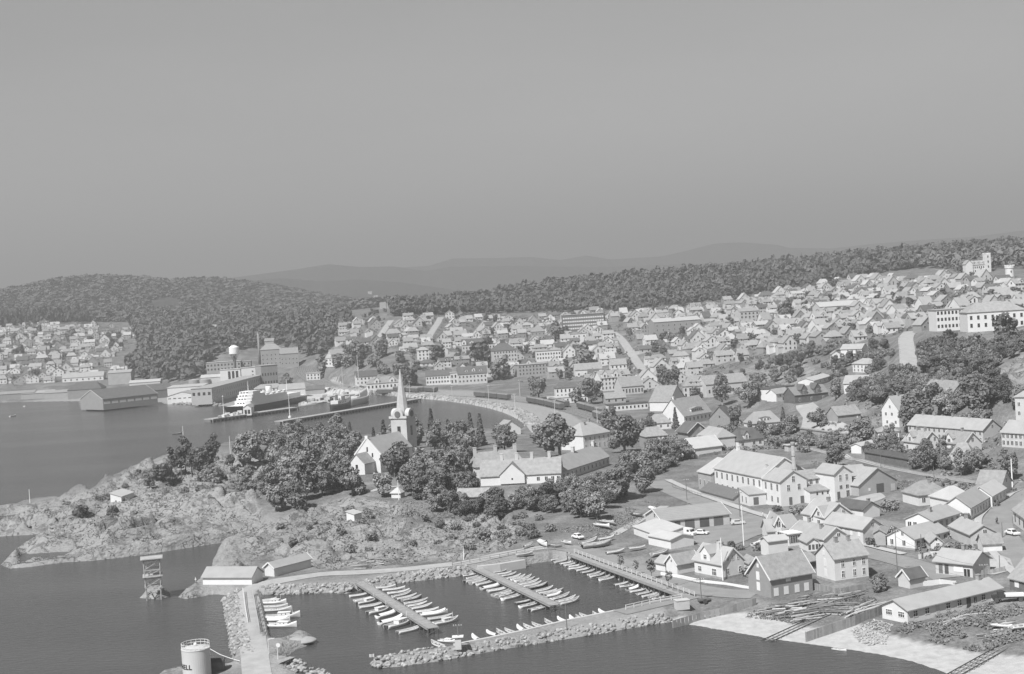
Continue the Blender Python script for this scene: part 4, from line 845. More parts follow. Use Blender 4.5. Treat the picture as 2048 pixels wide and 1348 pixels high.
house('garden_villa', 'pale villa with light roof and tall conifer beside it', (1398, 893), (1433, 900), D=8, h=4.8, pitch=36, hip=1.4, roof=SLATE, wall=CREAM, wins=[('f', [.25, .7], 2.9, .9, 1.1, 'plain'), ('f', [.25, .7], .7, .9, 1.2, 'plain')])
house('mansard_house', 'white house with dark mansard roof and arched dormer near the railway cutting', (1478, 896), (1528, 890), D=8, h=3, pitch=44, hip=2.2, roof=DARKR, wins=[('f', [.15, .6, .85], .8, 1.0, 1.2, 'plain')], dorm=[(.32, 2.2, 2.0, 3.0, 1, 3.4, -.02, 1.1, WHITE, DARKR, (.7, 1.2), 'plain')])
house('garden_house', 'white house with tile roof and wide dormer left of the forked road', (1507, 861), (1563, 856), D=10, h=3, pitch=40, hip=2.6, roof=SLATE, wins=[('f', 5, .8, .9, 1.2, 'plain')], dorm=[(.45, 4.5, 1.6, 3.4, 1, 3.4, .7, .15, WHITE, TILE, (.8, 1.0), 'plain', 3)])
house('brick_hall', 'brick gable house with steep dark roof right of the school', C=(1440, 853), L=9.5, yaw=-20, D=12, h=4, pitch=46, ridge='y', wall=BRICK, roof=DARKR, wins=[('f', [.5], 4, .6, .9, 'hole')], chim=[(.5, .7)])
house('customs_villa', 'white two-storey villa with hipped roof above the park', (1168, 902), (1222, 893), D=13, h=6.2, pitch=33, hip=5, roof=SLATE, wins=[('f', 6, 3.7, .9, 1.5, 'cross'), ('f', [.08, .25, .58, .75, .92], 1, .9, 1.5, 'cross'), ('f', [.42], .2, 1.1, 2.3, 'door')], chim=[(.4, .4), (.65, .5)])
house('waterside_house', 'white gabled house with dark roof by the inner harbour stones', (1004, 872), (1042, 868), D=8, h=3.2, pitch=36, ridge='y', roof=TILE, wins=[('f', [.35, .65], .9, .9, 1.2, 'plain')])
# the long tiled building with many chimneys
_c = [(CREAM, .95)]
house('manor_house', 'long white manor with mossy tile roof, front gable and white chimneys', (962, 972), (1122, 964), D=10, h=3.2, pitch=42, cat='manor', wins=[('f', [.72, .82, .9, .97], .9, .9, 1.2, 'plain')],
      chim=[(.26, .5, 1.0, 2.0, CREAM), (.45, .5, 1.0, 2.0, CREAM), (.64, .5, 1.0, 2.0, CREAM), (.86, .5, 1.0, 2.0, CREAM)], dorm=[(.4, 8.2, 3.0, .4, 1, 7, -1.0, .92, WHITE, TILE, (.5, .6), 'hole', 1)])
house('manor_wing', 'long wing with pale tile roof running back from the white manor', (1124, 962), (1219, 930), D=9.5, h=3.2, pitch=40, roof=SLATE, wall=CREAM, cat='manor', wins=[('f', 12, .9, .8, 1.3, 'plain')], chim=[(.5, .5, 1.0, 1.8, CREAM), (.93, .5, 1.0, 1.8, CREAM)])
house('manor_wing', 'rear wing of the white manor with three white chimneys', (952, 958), (1050, 948), D=9, h=4.2, pitch=42, cat='manor', chim=[(.08, .5, 1.0, 1.8, CREAM), (.5, .5, 1.0, 1.8, CREAM), (.9, .5, 1.0, 1.8, CREAM)], hip=2)
house('barn', 'dark plank barn half hidden among trees below the manor', (914, 1012), (975, 1010), D=7, h=2.8, pitch=30, wall=DARKW, roof=TILE, cat='barn')
# boathouses by the mole
house('boathouse', 'long white boathouse with pale roof at the root of the mole', (406, 1169), (504, 1169), D=6, h=1.9, pitch=32, roof=SLATE, cat='boathouse', z=1.7)
house('boathouse', 'white gabled boathouse standing against the rock', (530, 1151), (549, 1153), D=13, h=2.2, pitch=34, ridge='y', wall=M('white_tarred', .62, .8, .06, .8, stripes=(0, .3, .1)), roof=SLATE, barge=True, cat='boathouse')
house('bathing_hut', 'white-roofed bathing shelter on the headland rocks', (243, 1003), (268, 994), D=4, h=1.7, pitch=18, ridge='shed', roof=PALER, cat='hut')
house('summer_house', 'tiny white summer house with pointed roof on the rocky lawn', (783, 996), (801, 996), D=3, h=1.8, pitch=40, hip=1.4, roof=PALER, cat='summerhouse')
house('kiosk', 'small white hut in the scrub of the rocky slope', (709, 1042), (724, 1038), D=3, h=2, pitch=14, ridge='shed', roof=PALER, cat='hut')
house('park_house', 'pale roofed cottage in the wood left of the church', (664, 893), (692, 889), D=7, h=3, pitch=36, roof=PALER)
house('transformer_hut', 'small flat concrete hut beside the tunnel mouth', (1577, 903), (1606, 900), D=3, h=2.2, ridge='flat', pitch=3, wall=CONC, roof=CONC, cat='hut')
# ------------------------------------------------------------------ church
def church():
    x, y, z, rz, L = frame_of((713, 944), (757, 944)); z = 9.
    root = thing('church', 'white church with tapering slate spire and curved tower gables on the headland', 'church', (x, y, z), rz)
    pad(x, y, rz, -3, L + 3, -3, 34, z - .05)
    L = 10.5; D = 23; t = 1.05
    wallmesh(L, D, 6.8, t, 'y').build('nave_wall', WHITE, root); roofmesh(L, D, 6.8, t, 'y', .3, -.25).build('nave_roof', SLATE, root)
    m = MB()                                                    # stepped coping on the gable
    for s in (0, 1):
        a = (-.4 if s == 0 else L + .4, .05, 6.5); b = (L / 2, .05, 6.8 + L / 2 * t + .3); m.beam(a, b, .5, .5)
    m.box(L / 2 - .6, L / 2 + .6, -.25, .35, 6.8 + L / 2 * t, 6.8 + L / 2 * t + 1.1); m.build('gable_coping', TRIM, root)
    for u, zz, hh in ((.5, 7.6, 1.7), (.3, 5.6, 1.5), (.7, 5.6, 1.5)): opening(root, u * L, 0, zz, 0, .6, hh, 'hole')
    for i in range(5): opening(root, L, 3 + i * 4.2, 2.4, math.pi / 2, 1.1, 3.2, 'hole')
    # choir
    wallmesh(6.6, 7, 4.2, 1.0, 'y').build('choir_wall', WHITE, root, loc=(1.6, -7, 0)); roofmesh(6.6, 7, 4.2, 1.0, 'y', .3, .3).build('choir_roof', TILE, root, loc=(1.6, -7, 0))
    opening(root, 4.9, -7, 1.6, 0, 1, 2.2, 'hole')
    # tower
    cx, cy, s, H = L / 2, D + 3.2, 3.4, 18.2
    MB().box(cx - s, cx + s, cy - s, cy + s, -.8, H).build('tower', M('tower_render', .44, .85, .08, .5), root)
    for k in range(4):
        a = k * math.pi / 2; pts = []
        m = MB(); n = 14; R = 2.3
        prof = [(-s - .5, 0), (-R, 0)] + [(-R * math.cos(math.pi * i / n), 2.4 * math.sin(math.pi * i / n) + .3) for i in range(n + 1)] + [(R, 0), (s + .5, 0), (s + .5, -.9), (-s - .5, -.9)]
        v = [(p, -s - .45, H + q) for p, q in prof] + [(p, -s + 1.2, H + q) for p, q in prof]; N = len(prof)
        m.add(v, [tuple(range(N)), tuple(range(2 * N - 1, N - 1, -1))] + [(i, N + i, N + (i + 1) % N, (i + 1) % N) for i in range(N)])
        m.build('clock_gable', CREAM, root, loc=(cx, cy, 0), rz=a); c, sn = math.cos(a), math.sin(a)
        d = MB().lathe([(1.25, 0), (1.25, .12)], 20).build('clock_face', DARKR, root); d.rotation_euler = (math.pi / 2, 0, a); d.location = (cx + sn * (s + .47), cy - c * (s + .47), H + .6)
        opening(root, cx + sn * s, cy - c * s, H - 7.5, a, 1.4, 3.6, 'hole')
        opening(root, cx + sn * s, cy - c * s, H - 14, a, 1.0, 2.4, 'hole')
    sp = M('spire_slate', .44, .8, .10, .8, fine=.25, bump=.2)
    m = MB(); rr = [(3.1, H - .2), (2.45, H + 1.2), (1.85, H + 6), (.12, H + 17.5)]
    m.lathe(rr, 8, cx, cy); m.build('spire', sp, root)
    f = MB().tube([(cx, cy, H + 17.3), (cx, cy, H + 19)], .06, 6); f.box(cx - .5, cx + .5, cy - .05, cy + .05, H + 18.4, H + 18.5); f.lathe([(.02, H + 17.7), (.28, H + 17.95), (.02, H + 18.2)], 8, cx, cy); f.build('weather_vane', IRON, root)
church()
# ------------------------------------------------------------------ boats
HULLS = [M('white_hull', .66, .5, .04, 1, rnd=.06), M('pale_hull', .55, .6, .06, 1, rnd=.12), M('varnished_hull', .30, .5, .1, 2, rnd=.2), M('dark_hull', .10, .5, .1, 2, rnd=.2)]
BIN = M('boat_inside', .42, .8, .1, 2, rnd=.2); CANV = M('canvas_cover', .62, .9, .08, 1.5, rnd=.15); CANVD = M('dark_canvas', .22, .9, .1, 1.5, rnd=.2)
def hull_mesh(hm, transom=True, beam=.30, fr=.085, st=13):
    m = MB(); K = 6; rows = []
    for skin in (0, 1):
        for i in range(st):
            s = i / (st - 1); b = beam / 2 * (min(1, (1 - (max(s - .45, 0) / .55) ** 2.2)) if s > .45 else (1 - (.28 if transom else 1.0) * ((.45 - s) / .45) ** 2.4))
            b = max(b, .004); zs = fr * (1 + 1.5 * max(s - .5, 0) ** 2 * 3 + .5 * max(.3 - s, 0)); zk = -.045 + .05 * max(s - .8, 0) * 3
            o = .012 * skin
            for k in range(K):
                u = k / (K - 1); hw = (b - o) * math.sin(min(1, .12 + u * .95) * math.pi / 2) ** .8 if k else .004
                zz = zk + (zs - zk) * u ** 1.25 + (o * 1.6 if k < K - 1 else 0)
                rows.append((s - .5, hw, zz))
    P = len(rows)
    v = rows + [(x, -y, z) for x, y, z in rows]; f = []
    n = st * K
    for side in (0, P):
        for skin in (0, 1):
            for i in range(st - 1):
                for k in range(K - 1):
                    a = side + skin * n + i * K + k; q = (a, a + K, a + K + 1, a + 1); f.append(q if (side == 0) == (skin == 0) else tuple(reversed(q)))
        for i in range(st - 1):
            a = side + i * K + K - 1; b_ = side + n + i * K + K - 1; q = (a, a + K, b_ + K, b_); f.append(q if side == 0 else tuple(reversed(q)))
    for skin in (0, 1):                                                      # stern
        a = [skin * n + k for k in range(K)]; b_ = [P + skin * n + k for k in range(K)]; f.append(tuple(a + b_[::-1]))
    m.add(v, f); me = m.mesh('hull', hm, True)
    me.materials.append(BIN)
    for i, p in enumerate(me.polygons):
        pass
    cnt = (st - 1) * (K - 1)
    for i, p in enumerate(me.polygons):
        blk = 2 * cnt + (st - 1); j = i % blk if i < 2 * blk else -1
        if cnt <= j < 2 * cnt: p.material_index = 1
    return me
def boat_kit(kind, hm):
    r = ob('boat', None); L = 1.0
    ob('hull', hull_mesh(hm, transom=kind != 'sail', beam=.33 if kind == 'cabin' else .29, fr=.095 if kind == 'cabin' else .08), r)
    if kind in ('open', 'motor'):
        for x in (-.28, -.02, .22): MB().box(x - .03, x + .03, -.125 if x < .1 else -.1, .125 if x < .1 else .1, .045, .06).build('thwart', BIN, r)
        if kind == 'motor': MB().box(-.16, -.04, -.05, .05, .01, .1).build('engine_box', BIN, r)
    elif kind == 'cover':
        m = MB(); n = 9; pts = []
        for i in range(n):
            s = -.42 + .84 * i / (n - 1); w = .135 * (1 - max(s, 0) ** 2 * 3.4) * (.85 if s < -.35 else 1); z = .085 + .08 * max(s, 0) ** 2 * 6
            pts += [(s, -w, z), (s, -w * .45, z + .035), (s, 0, z + .055), (s, w * .45, z + .035), (s, w, z)]
        m.add(pts, [(i * 5 + k, i * 5 + 5 + k, i * 5 + 6 + k, i * 5 + 1 + k) for i in range(n - 1) for k in range(4)]); m.build('tarpaulin', CANV, r, smooth=True)
    elif kind == 'cabin':
        m = MB(); pts = [(-.12, -.11), (.22, -.075), (.22, .075), (-.12, .11)]; m.prism(pts, .06, .17); c = m.build('cabin', TRIM, r); MB().prism([(x * 1.08 - .0, y * 1.1) for x, y in pts], .1705, .185).build('cabin_roof', CANV, r)
        for s in (-1, 1):
            for x in (-.04, .08): w = MB().box(x - .035, x + .035, -.004, .004, .115, .15).build('cabin_window', GLASS, c); w.location = (0, s * (.102 - .1 * (x + .1) * .95), 0)
        MB().box(-.3, -.25, -.11, .11, .05, .065).build('thwart', BIN, r)
        MB().tube([(.28, 0, .1), (.28, 0, .36)], .006, 5).build('mast', TRIM, r)
    return r
KITS = [boat_kit('open', HULLS[0]), boat_kit('motor', HULLS[0]), boat_kit('cover', HULLS[0]), boat_kit('cabin', HULLS[0]), boat_kit('open', HULLS[1]), boat_kit('cover', HULLS[1]), boat_kit('motor', HULLS[2]), boat_kit('open', HULLS[3])]
KDESC = ['open white boat', 'open white motor boat', 'white boat under canvas', 'white cabin boat', 'open grey boat', 'grey boat under canvas', 'dark-sided open motor boat', 'dark open boat']
KITS_USED = set()
def put_boat(k, p, q, label, group, z=0., flip=False, lim=(4.2, 8.6), roll=0.):
    a = Vector((*PZ(p[0], p[1], z + .25), z)); b = Vector((*PZ(q[0], q[1], z + .25), z))
    if flip: a, b = b, a
    d = b - a; L = min(max(d.length, lim[0]), lim[1]); c = (a + b) / 2
    if k in KITS_USED: o = clone(KITS[k])
    else: o = KITS[k]; KITS_USED.add(k)
    o.location = (c.x, c.y, z if z else .02); o.rotation_euler = (roll, 0, math.atan2(d.y, d.x) + random.Random(label).uniform(-.09, .09)); o.scale = (L, L * min(1.0, 1.0 + (6 - L) * .02), L * .95)
    return tag(o, label, 'boat', group)
rng = random.Random(11)
def bx(x, y, o, s): return (o[0] + x / s, o[1] + y / s)
def row(ends, o, s, kinds, where, group, flip=False, zs=0.):
    for i, ((a, b, c, d), k) in enumerate(zip(ends, kinds)):
        put_boat(k, bx(a, b, o, s), bx(c, d, o, s), f'{KDESC[k]}, {nth(i + 1)} {where}', group, zs, flip)
J1L = [(130, 490, 400, 450), (190, 555, 480, 500), (230, 590, 520, 530), (250, 640, 610, 590), (370, 725, 690, 650), (490, 775, 810, 690), (530, 865, 870, 775), (615, 920, 990, 815), (765, 980, 1130, 905)]
J1R = [(480, 380, 750, 350), (570, 405, 880, 380), (640, 450, 940, 415), (700, 495, 970, 440), (760, 530, 1030, 475), (830, 550, 1105, 495), (870, 590, 1185, 540), (900, 622, 1180, 580), (950, 660, 1245, 605), (1020, 700, 1335, 665), (1080, 745, 1450, 700), (1190, 800, 1515, 750), (1260, 865, 1600, 800)]
row(J1L, (680, 1120), 6.74, [0, 1, 3, 0, 3, 5, 2, 3, 0], 'from the shore on the left side of the nearer jetty', 'boats along the nearer jetty')
row(J1R, (680, 1120), 6.74, [0, 0, 1, 0, 4, 6, 4, 1, 0, 0, 2, 4, 3], 'from the shore on the right side of the nearer jetty', 'boats along the nearer jetty')
J2L = [(45, 480, 230, 450), (95, 515, 270, 480), (70, 570, 340, 500), (130, 590, 420, 520), (225, 605, 480, 550), (290, 665, 575, 600), (375, 695, 680, 640), (435, 755, 725, 680), (500, 775, 775, 690), (570, 805, 860, 730), (750, 855, 985, 805), (800, 905, 1100, 840), (930, 955, 1215, 880)]
J2R = [(440, 435, 635, 405), (480, 462, 690, 435), (540, 490, 755, 450), (620, 522, 820, 475), (690, 534, 885, 485), (740, 558, 975, 495), (790, 575, 1010, 520), (790, 605, 1075, 550), (840, 630, 1100, 580), (920, 655, 1185, 595), (1000, 695, 1265, 645), (1060, 718, 1305, 680), (1110, 742, 1385, 680), (1140, 765, 1380, 720), (1240, 805, 1470, 735), (1300, 836, 1570, 775), (1340, 870, 1600, 795)]
row(J2L, (920, 1080), 6.74, [0, 0, 4, 4, 0, 5, 0, 0, 4, 0, 7, 1, 0], 'from the shore on the left side of the farther jetty', 'boats along the farther jetty')
row(J2R, (920, 1080), 6.74, [0, 0, 1, 0, 0, 4, 6, 0, 0, 7, 0, 0, 6, 5, 0, 4, 0], 'from the shore on the right side of the farther jetty', 'boats along the farther jetty')
BW = [(120, 365, 310, 325), (180, 390, 340, 355), (240, 405, 420, 380), (290, 425, 460, 395), (345, 440, 515, 415), (345, 470, 550, 440), (430, 490, 620, 455), (500, 515, 670, 480), (580, 540, 740, 505), (605, 560, 790, 525), (690, 585, 855, 550), (720, 605, 915, 565), (900, 660, 1070, 630), (960, 680, 1180, 655), (1045, 725, 1215, 675), (1090, 742, 1285, 710), (1165, 775, 1370, 735), (1240, 800, 1425, 760), (1310, 812, 1470, 770), (1360, 828, 1540, 795)]
row(BW, (1080, 1060), 6.02, [0, 4, 0, 0, 0, 1, 0, 0, 0, 0, 4, 0, 4, 0, 5, 0, 0, 4, 4, 0], 'from the far corner under the railed boardwalk', 'boats under the boardwalk')
BR = [(160, 1290, 250, 1345), (355, 1240, 500, 1280), (490, 1215, 600, 1270), (625, 1210, 720, 1245), (770, 1165, 860, 1220), (860, 1150, 980, 1190), (975, 1130, 1110, 1165), (1130, 1080, 1250, 1130), (1320, 1060, 1430, 1100), (1480, 1045, 1560, 1085), (1560, 1030, 1640, 1070), (1630, 1005, 1740, 1040), (1790, 985, 1880, 1030), (1870, 955, 1990, 1000)]
row(BR, (920, 1080), 6.74, [2, 2, 4, 0, 2, 1, 0, 4, 2, 5, 4, 0, 1, 2], 'from the seaward end inside the long breakwater wall', 'boats inside the breakwater', True)
put_boat(0, (862, 1284), (886, 1293), 'open white boat beside the small landing stage of the breakwater', None, 0, True)
put_boat(3, (883, 1281), (907, 1282), 'white motor boat moored at the small breakwater landing', None, 0)
ML = [(1340, 355, 1570, 330), (1355, 395, 1710, 380), (1370, 450, 1730, 430), (1400, 492, 1770, 470), (1415, 595, 1890, 565), (1430, 622, 1750, 610), (1440, 700, 1850, 695)]
row(ML, (320, 1148), 6.74, [0, 3, 4, 1, 3, 5, 3], 'from the shore beside the mole walkway', 'boats along the mole')
LAND = [((1160, 1088), (1195, 1079), 0, 'open white boat laid up on grass behind the big dark boat'), ((1198, 1078), (1228, 1073), 1, 'white motor boat laid up highest on the grassy slope'), ((1165, 1093), (1222, 1085), 6, 'large dark-sided boat laid up beside the boatyard road'),
 ((1212, 1105), (1249, 1100), 0, 'white boat laid up on grass nearest the road bend'), ((1258, 1096), (1291, 1093), 0, 'white boat laid up on grass in front of the white workshop'), ((1302, 1109), (1337, 1101), 0, 'white boat propped on trestles beside the cottage outbuildings'),
 ((1188, 1048), (1220, 1051), 0, 'white boat laid up under the park trees'), ((1201, 1041), (1228, 1044), 4, 'grey boat laid up behind another under the park trees'), ((1264, 1027), (1284, 1031), 7, 'dark boat laid up behind the depot gable'), ((1298, 1014), (1314, 1018), 2, 'canvas-covered boat laid up behind the depot roof'),
 ((1032, 1109), (1066, 1105), 4, 'grey boat hauled out beside the slip at the harbour corner'), ((1078, 1082), (1095, 1090), 2, 'covered boat chocked upright beside the rocky bushes'), ((1103, 1090), (1121, 1091), 7, 'dark boat chocked between the covered boat and the parked car'), ((1126, 1082), (1141, 1084), 1, 'small white boat ashore left of the parked car'), ((1046, 1092), (1066, 1086), 0, 'white boat tilted against the bushes at the harbour corner'),
 ((1985, 1248), (2022, 1252), 0, 'open white boat lying in the boatyard weeds'), ((2022, 1254), (2070, 1248), 1, 'white boat on the slipway cradle at the picture edge'), ((1502, 1089), (1523, 1083), 2, 'white covered boat in the garden by the mast')]
for p, q, k, lb in LAND:
    g = G((p[0] + q[0]) / 2, (p[1] + q[1]) / 2)
    put_boat(k, p, q, lb, 'boats laid up ashore', g.z + .45, lim=(4, 9), roll=rng.uniform(-.12, .12))
put_boat(7, (345, 868), (364, 866), 'dark motor boat under way in the open water', None, 0); put_boat(0, (20, 833), (31, 831), 'small white boat far out at the left edge', None, 0, lim=(6, 10)); put_boat(0, (46, 812), (52, 814), 'tiny boat off the timber wharf', None, 0, lim=(5, 8)); put_boat(0, (1672, 1297), (1685, 1299), 'small rowing boat floating off the plank fence', None, 0, lim=(3, 4))
for i, k in enumerate(KITS):
    if i not in KITS_USED:
        for c in list(k.children): bpy.data.objects.remove(c)
        bpy.data.objects.remove(k)
# ------------------------------------------------------------------ jetties, boardwalk, walls
PLANK = M('deck_planks', .30, .9, .15, 1.5, rnd=.08); PILE = M('wet_pile', .10, .9, .25, 1.5, rnd=.2)
def jetty(label, a, b, w=2.4, z=1.5):
    A = Vector((*PZ(*a, z), 0)); B = Vector((*PZ(*b, z), 0)); d = B - A; L = d.length
    t = thing('jetty', label, 'jetty', A, math.atan2(d.y, d.x)); n = int(L / .55)
    pm = MB().box(-.25, .25, -w / 2, w / 2, z - .08, z).mesh('plank', PLANK)
    for i in range(n): ob('plank', pm, t, (i * .55 + .275, 0, rng.uniform(-.015, .015)))
    for s in (-1, 1): MB().box(0, L, s * w / 2 - .12, s * w / 2 + .12, z - .32, z - .09).build('stringer', TIMBER, t); MB().box(.1, L, s * w / 2 - .07, s * w / 2 + .07, z + .02, z + .16).build('kerb_rail', TIMBER, t)
    pl = MB().tube([(0, 0, -2.5), (0, 0, z - .1)], .13, 7).mesh('pile', PILE); br = MB().beam((0, -w / 2, .2), (0, w / 2, z - .4), .1).mesh('brace', PILE)
    k = int(L / 3)
    for i in range(k + 1):
        for s in (-1, 1): ob('pile', pl, t, (i * L / k - (.15 if i == k else -.15), s * (w / 2 - .1), 0))
        ob('brace', br, t, (i * L / k - (.15 if i == k else -.15), 0, 0))
    return t
jetty('nearer plank jetty on piles with boats on both sides', (717, 1163), (866, 1256))
jetty('farther plank jetty on piles running out from the concrete wall', (948, 1133), (1110, 1210))
def boardwalk():
    z = 2.0; A = Vector((*PZ(1133, 1108, z), 0)); B = Vector((*PZ(1372, 1196, z), 0)); d = B - A; L = d.length; w = 2.2
    t = thing('boardwalk', 'long railed boardwalk on piles along the right side of the basin', 'boardwalk', A, math.atan2(d.y, d.x))
    pm = MB().box(-.28, .28, 0, w, z - .1, z).mesh('plank', PLANK); n = int(L / .6)
    for i in range(n): ob('plank', pm, t, (i * .6 + .3, 0, rng.uniform(-.01, .01)))
    MB().box(0, L, -.1, .1, z - .4, z - .11).build('stringer', TIMBER, t); MB().box(0, L, .0, .14, z + .02, z + .16).build('kerb_rail', TIMBER, t)
    pl = MB().tube([(0, .15, -2.5), (0, .15, z - .1)], .14, 7).mesh('pile', PILE); po = MB().box(-.06, .06, w - .06, w + .06, z, z + 1.1).mesh('rail_post', TRIM)
    for i in range(int(L / 2.6) + 1):
        x = min(i * 2.6 + .1, L - .1); ob('pile', pl, t, (x, 0, 0)); ob('rail_post', po, t, (x, 0, 0))
    for zz in (.45, .75, 1.08): MB().box(0, L, w - .04, w + .04, z + zz - .05, z + zz + .05).build('rail', M('grey_rail', .45, .85, .1, 1), t)
    # mooring booms between the boats
    bm_ = MB().beam((0, 0, .25), (0, -5.5, .15), .12).mesh('mooring_boom', PILE)
    for i in range(int(L / 4)): ob('mooring_boom', bm_, t, (i * 4 + 1.5, 0, 0))
boardwalk()
def wall_line(name, label, pts, h, w, mat, z0=-1.0, zt=None, cat='wall'):
    P = [Vector((*PZ(a, b, zt), 0)) for a, b in pts]; t = thing(name, label, cat, P[0])
    for a, b in zip(P[:-1], P[1:]):
        d = (b - a); n = Vector((-d.y, d.x, 0)).normalized() * w / 2; e = d.normalized() * .01
        MB().prism([(p - P[0])[:2] for p in (a - n + e, b - n - e, b + n - e, a + n + e)], z0, zt).build('wall_section', mat, t)
    return t
wall_line('breakwater_wall', 'long pale concrete parapet wall along the breakwater', [(908, 1288), (980, 1274), (1050, 1259), (1140, 1238), (1231, 1220)], 0, .8, M('pale_concrete', .46, .9, .06, .5), zt=1.9)
MB_w = wall_line('quay_wall', 'pale concrete quay wall at the head of the basin', [(955, 1132), (1000, 1127), (1049, 1119)], 0, 1.2, MATS['pale_concrete'], zt=2.1)
wall_line('garden_wall', 'low white garden wall in front of the cottage', [(1322, 1144), (1360, 1150), (1400, 1159), (1450, 1165), (1500, 1173), (1514, 1170)], 0, .35, TRIM, 1.2, 2.75)
def fence(name, label, pts, h=1.2, z=None, step=2.2, rails=(.45, 1.0), boards=0, mat=None, cat='fence', pw=.12, zb=0.):
    mat = mat or TIMBER; P = []
    for a, b in pts:
        g = G(a, b) if z is None else Vector((*PZ(a, b, z), z)); P.append(g)
    t = thing(name, label, cat, P[0]); o = P[0]
    po = MB().box(-pw / 2, pw / 2, -pw / 2, pw / 2, -.5 + zb, h).mesh('post', mat); bd = MB().box(-boards / 2, boards / 2, -.03, .03, -.3 + zb, h - .05).mesh('board', mat) if boards else None
    for a, b in zip(P[:-1], P[1:]):
        d = b - a; L = Vector((d.x, d.y)).length; rz = math.atan2(d.y, d.x); n = max(1, int(L / step))
        for i in range(n + 1):
            p = a + d * i / n; ob('post', po, t, p - o, rz)
        for rr in rails: MB().beam(a - o + Vector((0, 0, rr)), b - o + Vector((0, 0, rr)), .07, .12).build('rail', mat, t)
        if boards:
            k = int(L / (boards + .03)); nn = Vector((-d.y, d.x, 0)).normalized() * .08
            for i in range(k): ob('board', bd, t, a + d * ((i + .5) / k) - o - nn + Vector((0, 0, rng.uniform(-.03, .03))), rz + rng.uniform(-.02, .02))
    return t
GB = M('grey_weathered_boards', .27, .9, .12, 1.2, rnd=.18)
fence('plank_fence', 'tall grey plank fence running down the beach into the water', [(1612, 1284), (1660, 1268), (1710, 1251), (1764, 1229)], h=2.0, boards=.34, rails=(.5, 1.6), mat=GB, cat='fence', zb=-.6)
fence('beach_fence', 'low boarded fence along the edge of the beach towards the boat store', [(1346, 1256), (1400, 1240), (1450, 1229), (1512, 1210)], h=1.6, rails=(.3, 1.5), boards=.9, mat=GB, zb=-.5)
fence('yard_fence', 'grey board fence round the tall white house', [(1628, 1179), (1648, 1183), (1672, 1190), (1690, 1188), (1732, 1180)], h=1.5, boards=.3, rails=(.4, 1.2), mat=GB)
fence('rail_fence', 'timber rail fence above the rock beside the quay wall', [(905, 1133), (940, 1126), (1000, 1116), (1050, 1106), (1130, 1098)], h=1.1, rails=(.5, 1.0))
fence('white_railing', 'white railing at the landing of the breakwater road', [(1252, 1219), (1300, 1208), (1364, 1197)], h=1.0, z=2.0, rails=(.5, .95), mat=TRIM, cat='railing')
fence('white_railing', 'white railing along the left edge of the mole', [(486, 1184), (490, 1215), (495, 1245)], h=1.1, z=1.8, rails=(.5, 1.0), mat=TRIM, cat='railing')
fence('mole_railing', 'pale railing beside the boat walkway of the mole', [(505, 1188), (512, 1225), (519, 1264)], h=1.1, z=1.8, rails=(.5, 1.0), mat=MATS['grey_rail'], cat='railing')
def walkway():
    z = 1.6; A = Vector((*PZ(511, 1192, z), 0)); B = Vector((*PZ(527, 1272, z), 0)); d = B - A
    t = thing('mole_walkway', 'narrow plank walkway on piles beside the mole', 'walkway', A, math.atan2(d.y, d.x)); L = d.length
    pm = MB().box(-.3, .3, -.8, .8, z - .1, z).mesh('plank', PLANK); pl = MB().tube([(0, .6, -2.5), (0, .6, z - .1)], .13, 7).mesh('pile', PILE)
    for i in range(int(L / .65)): ob('plank', pm, t, (i * .65 + .3, 0, 0))
    for i in range(int(L / 3)): ob('pile', pl, t, (i * 3 + .3, 0, 0))
walkway()
# ------------------------------------------------------------------ riprap: every block a stone of its own
_st = []
for k in range(6):
    bm = bmesh.new(); bmesh.ops.create_icosphere(bm, subdivisions=1, radius=.5); r2 = random.Random(k)
    for v in bm.verts: v.co = Vector((v.co.x * r2.uniform(.8, 1.35), v.co.y * r2.uniform(.7, 1.2), v.co.z * r2.uniform(.55, .95)))
    me = bpy.data.meshes.new('stone'); bm.to_mesh(me); bm.free(); me.materials.append(M('quarry_stone', .29, .95, .2, 1.2, rnd=.25, fine=.15)); _st.append(me)
def riprap(name, label, pts, n, z0, z1, width, size, seed, side=1, cat='stone bank', dens=1.0):
    """stones tipped along a waterline given in photo pixels; they climb away from the water to the `side`"""
    P = [Vector((*PZ(a, b, 0), 0)) for a, b in pts]; seg = [(b - a).length for a, b in zip(P[:-1], P[1:])]; tot = sum(seg); r = random.Random(seed)
    t = thing(name, label, cat, P[0])
    for i in range(n):
        u = r.random() * tot; k = 0
        while u > seg[k] and k < len(seg) - 1: u -= seg[k]; k += 1
        d = (P[k + 1] - P[k]).normalized(); nn = Vector((-d.y, d.x, 0)) * side; w = r.random()
        p = P[k] + d * u + nn * (w * width - .2); s = r.uniform(*size) * (1.15 - .3 * w)
        o = ob('stone', r.choice(_st), t, p - P[0] + Vector((0, 0, max(z0 + (z1 - z0) * w, float(zat(p.x, p.y))) + s * .05))); o.rotation_euler = (r.uniform(-.4, .4), r.uniform(-.4, .4), r.uniform(0, 6.28)); o.scale = (s,) * 3
    return t
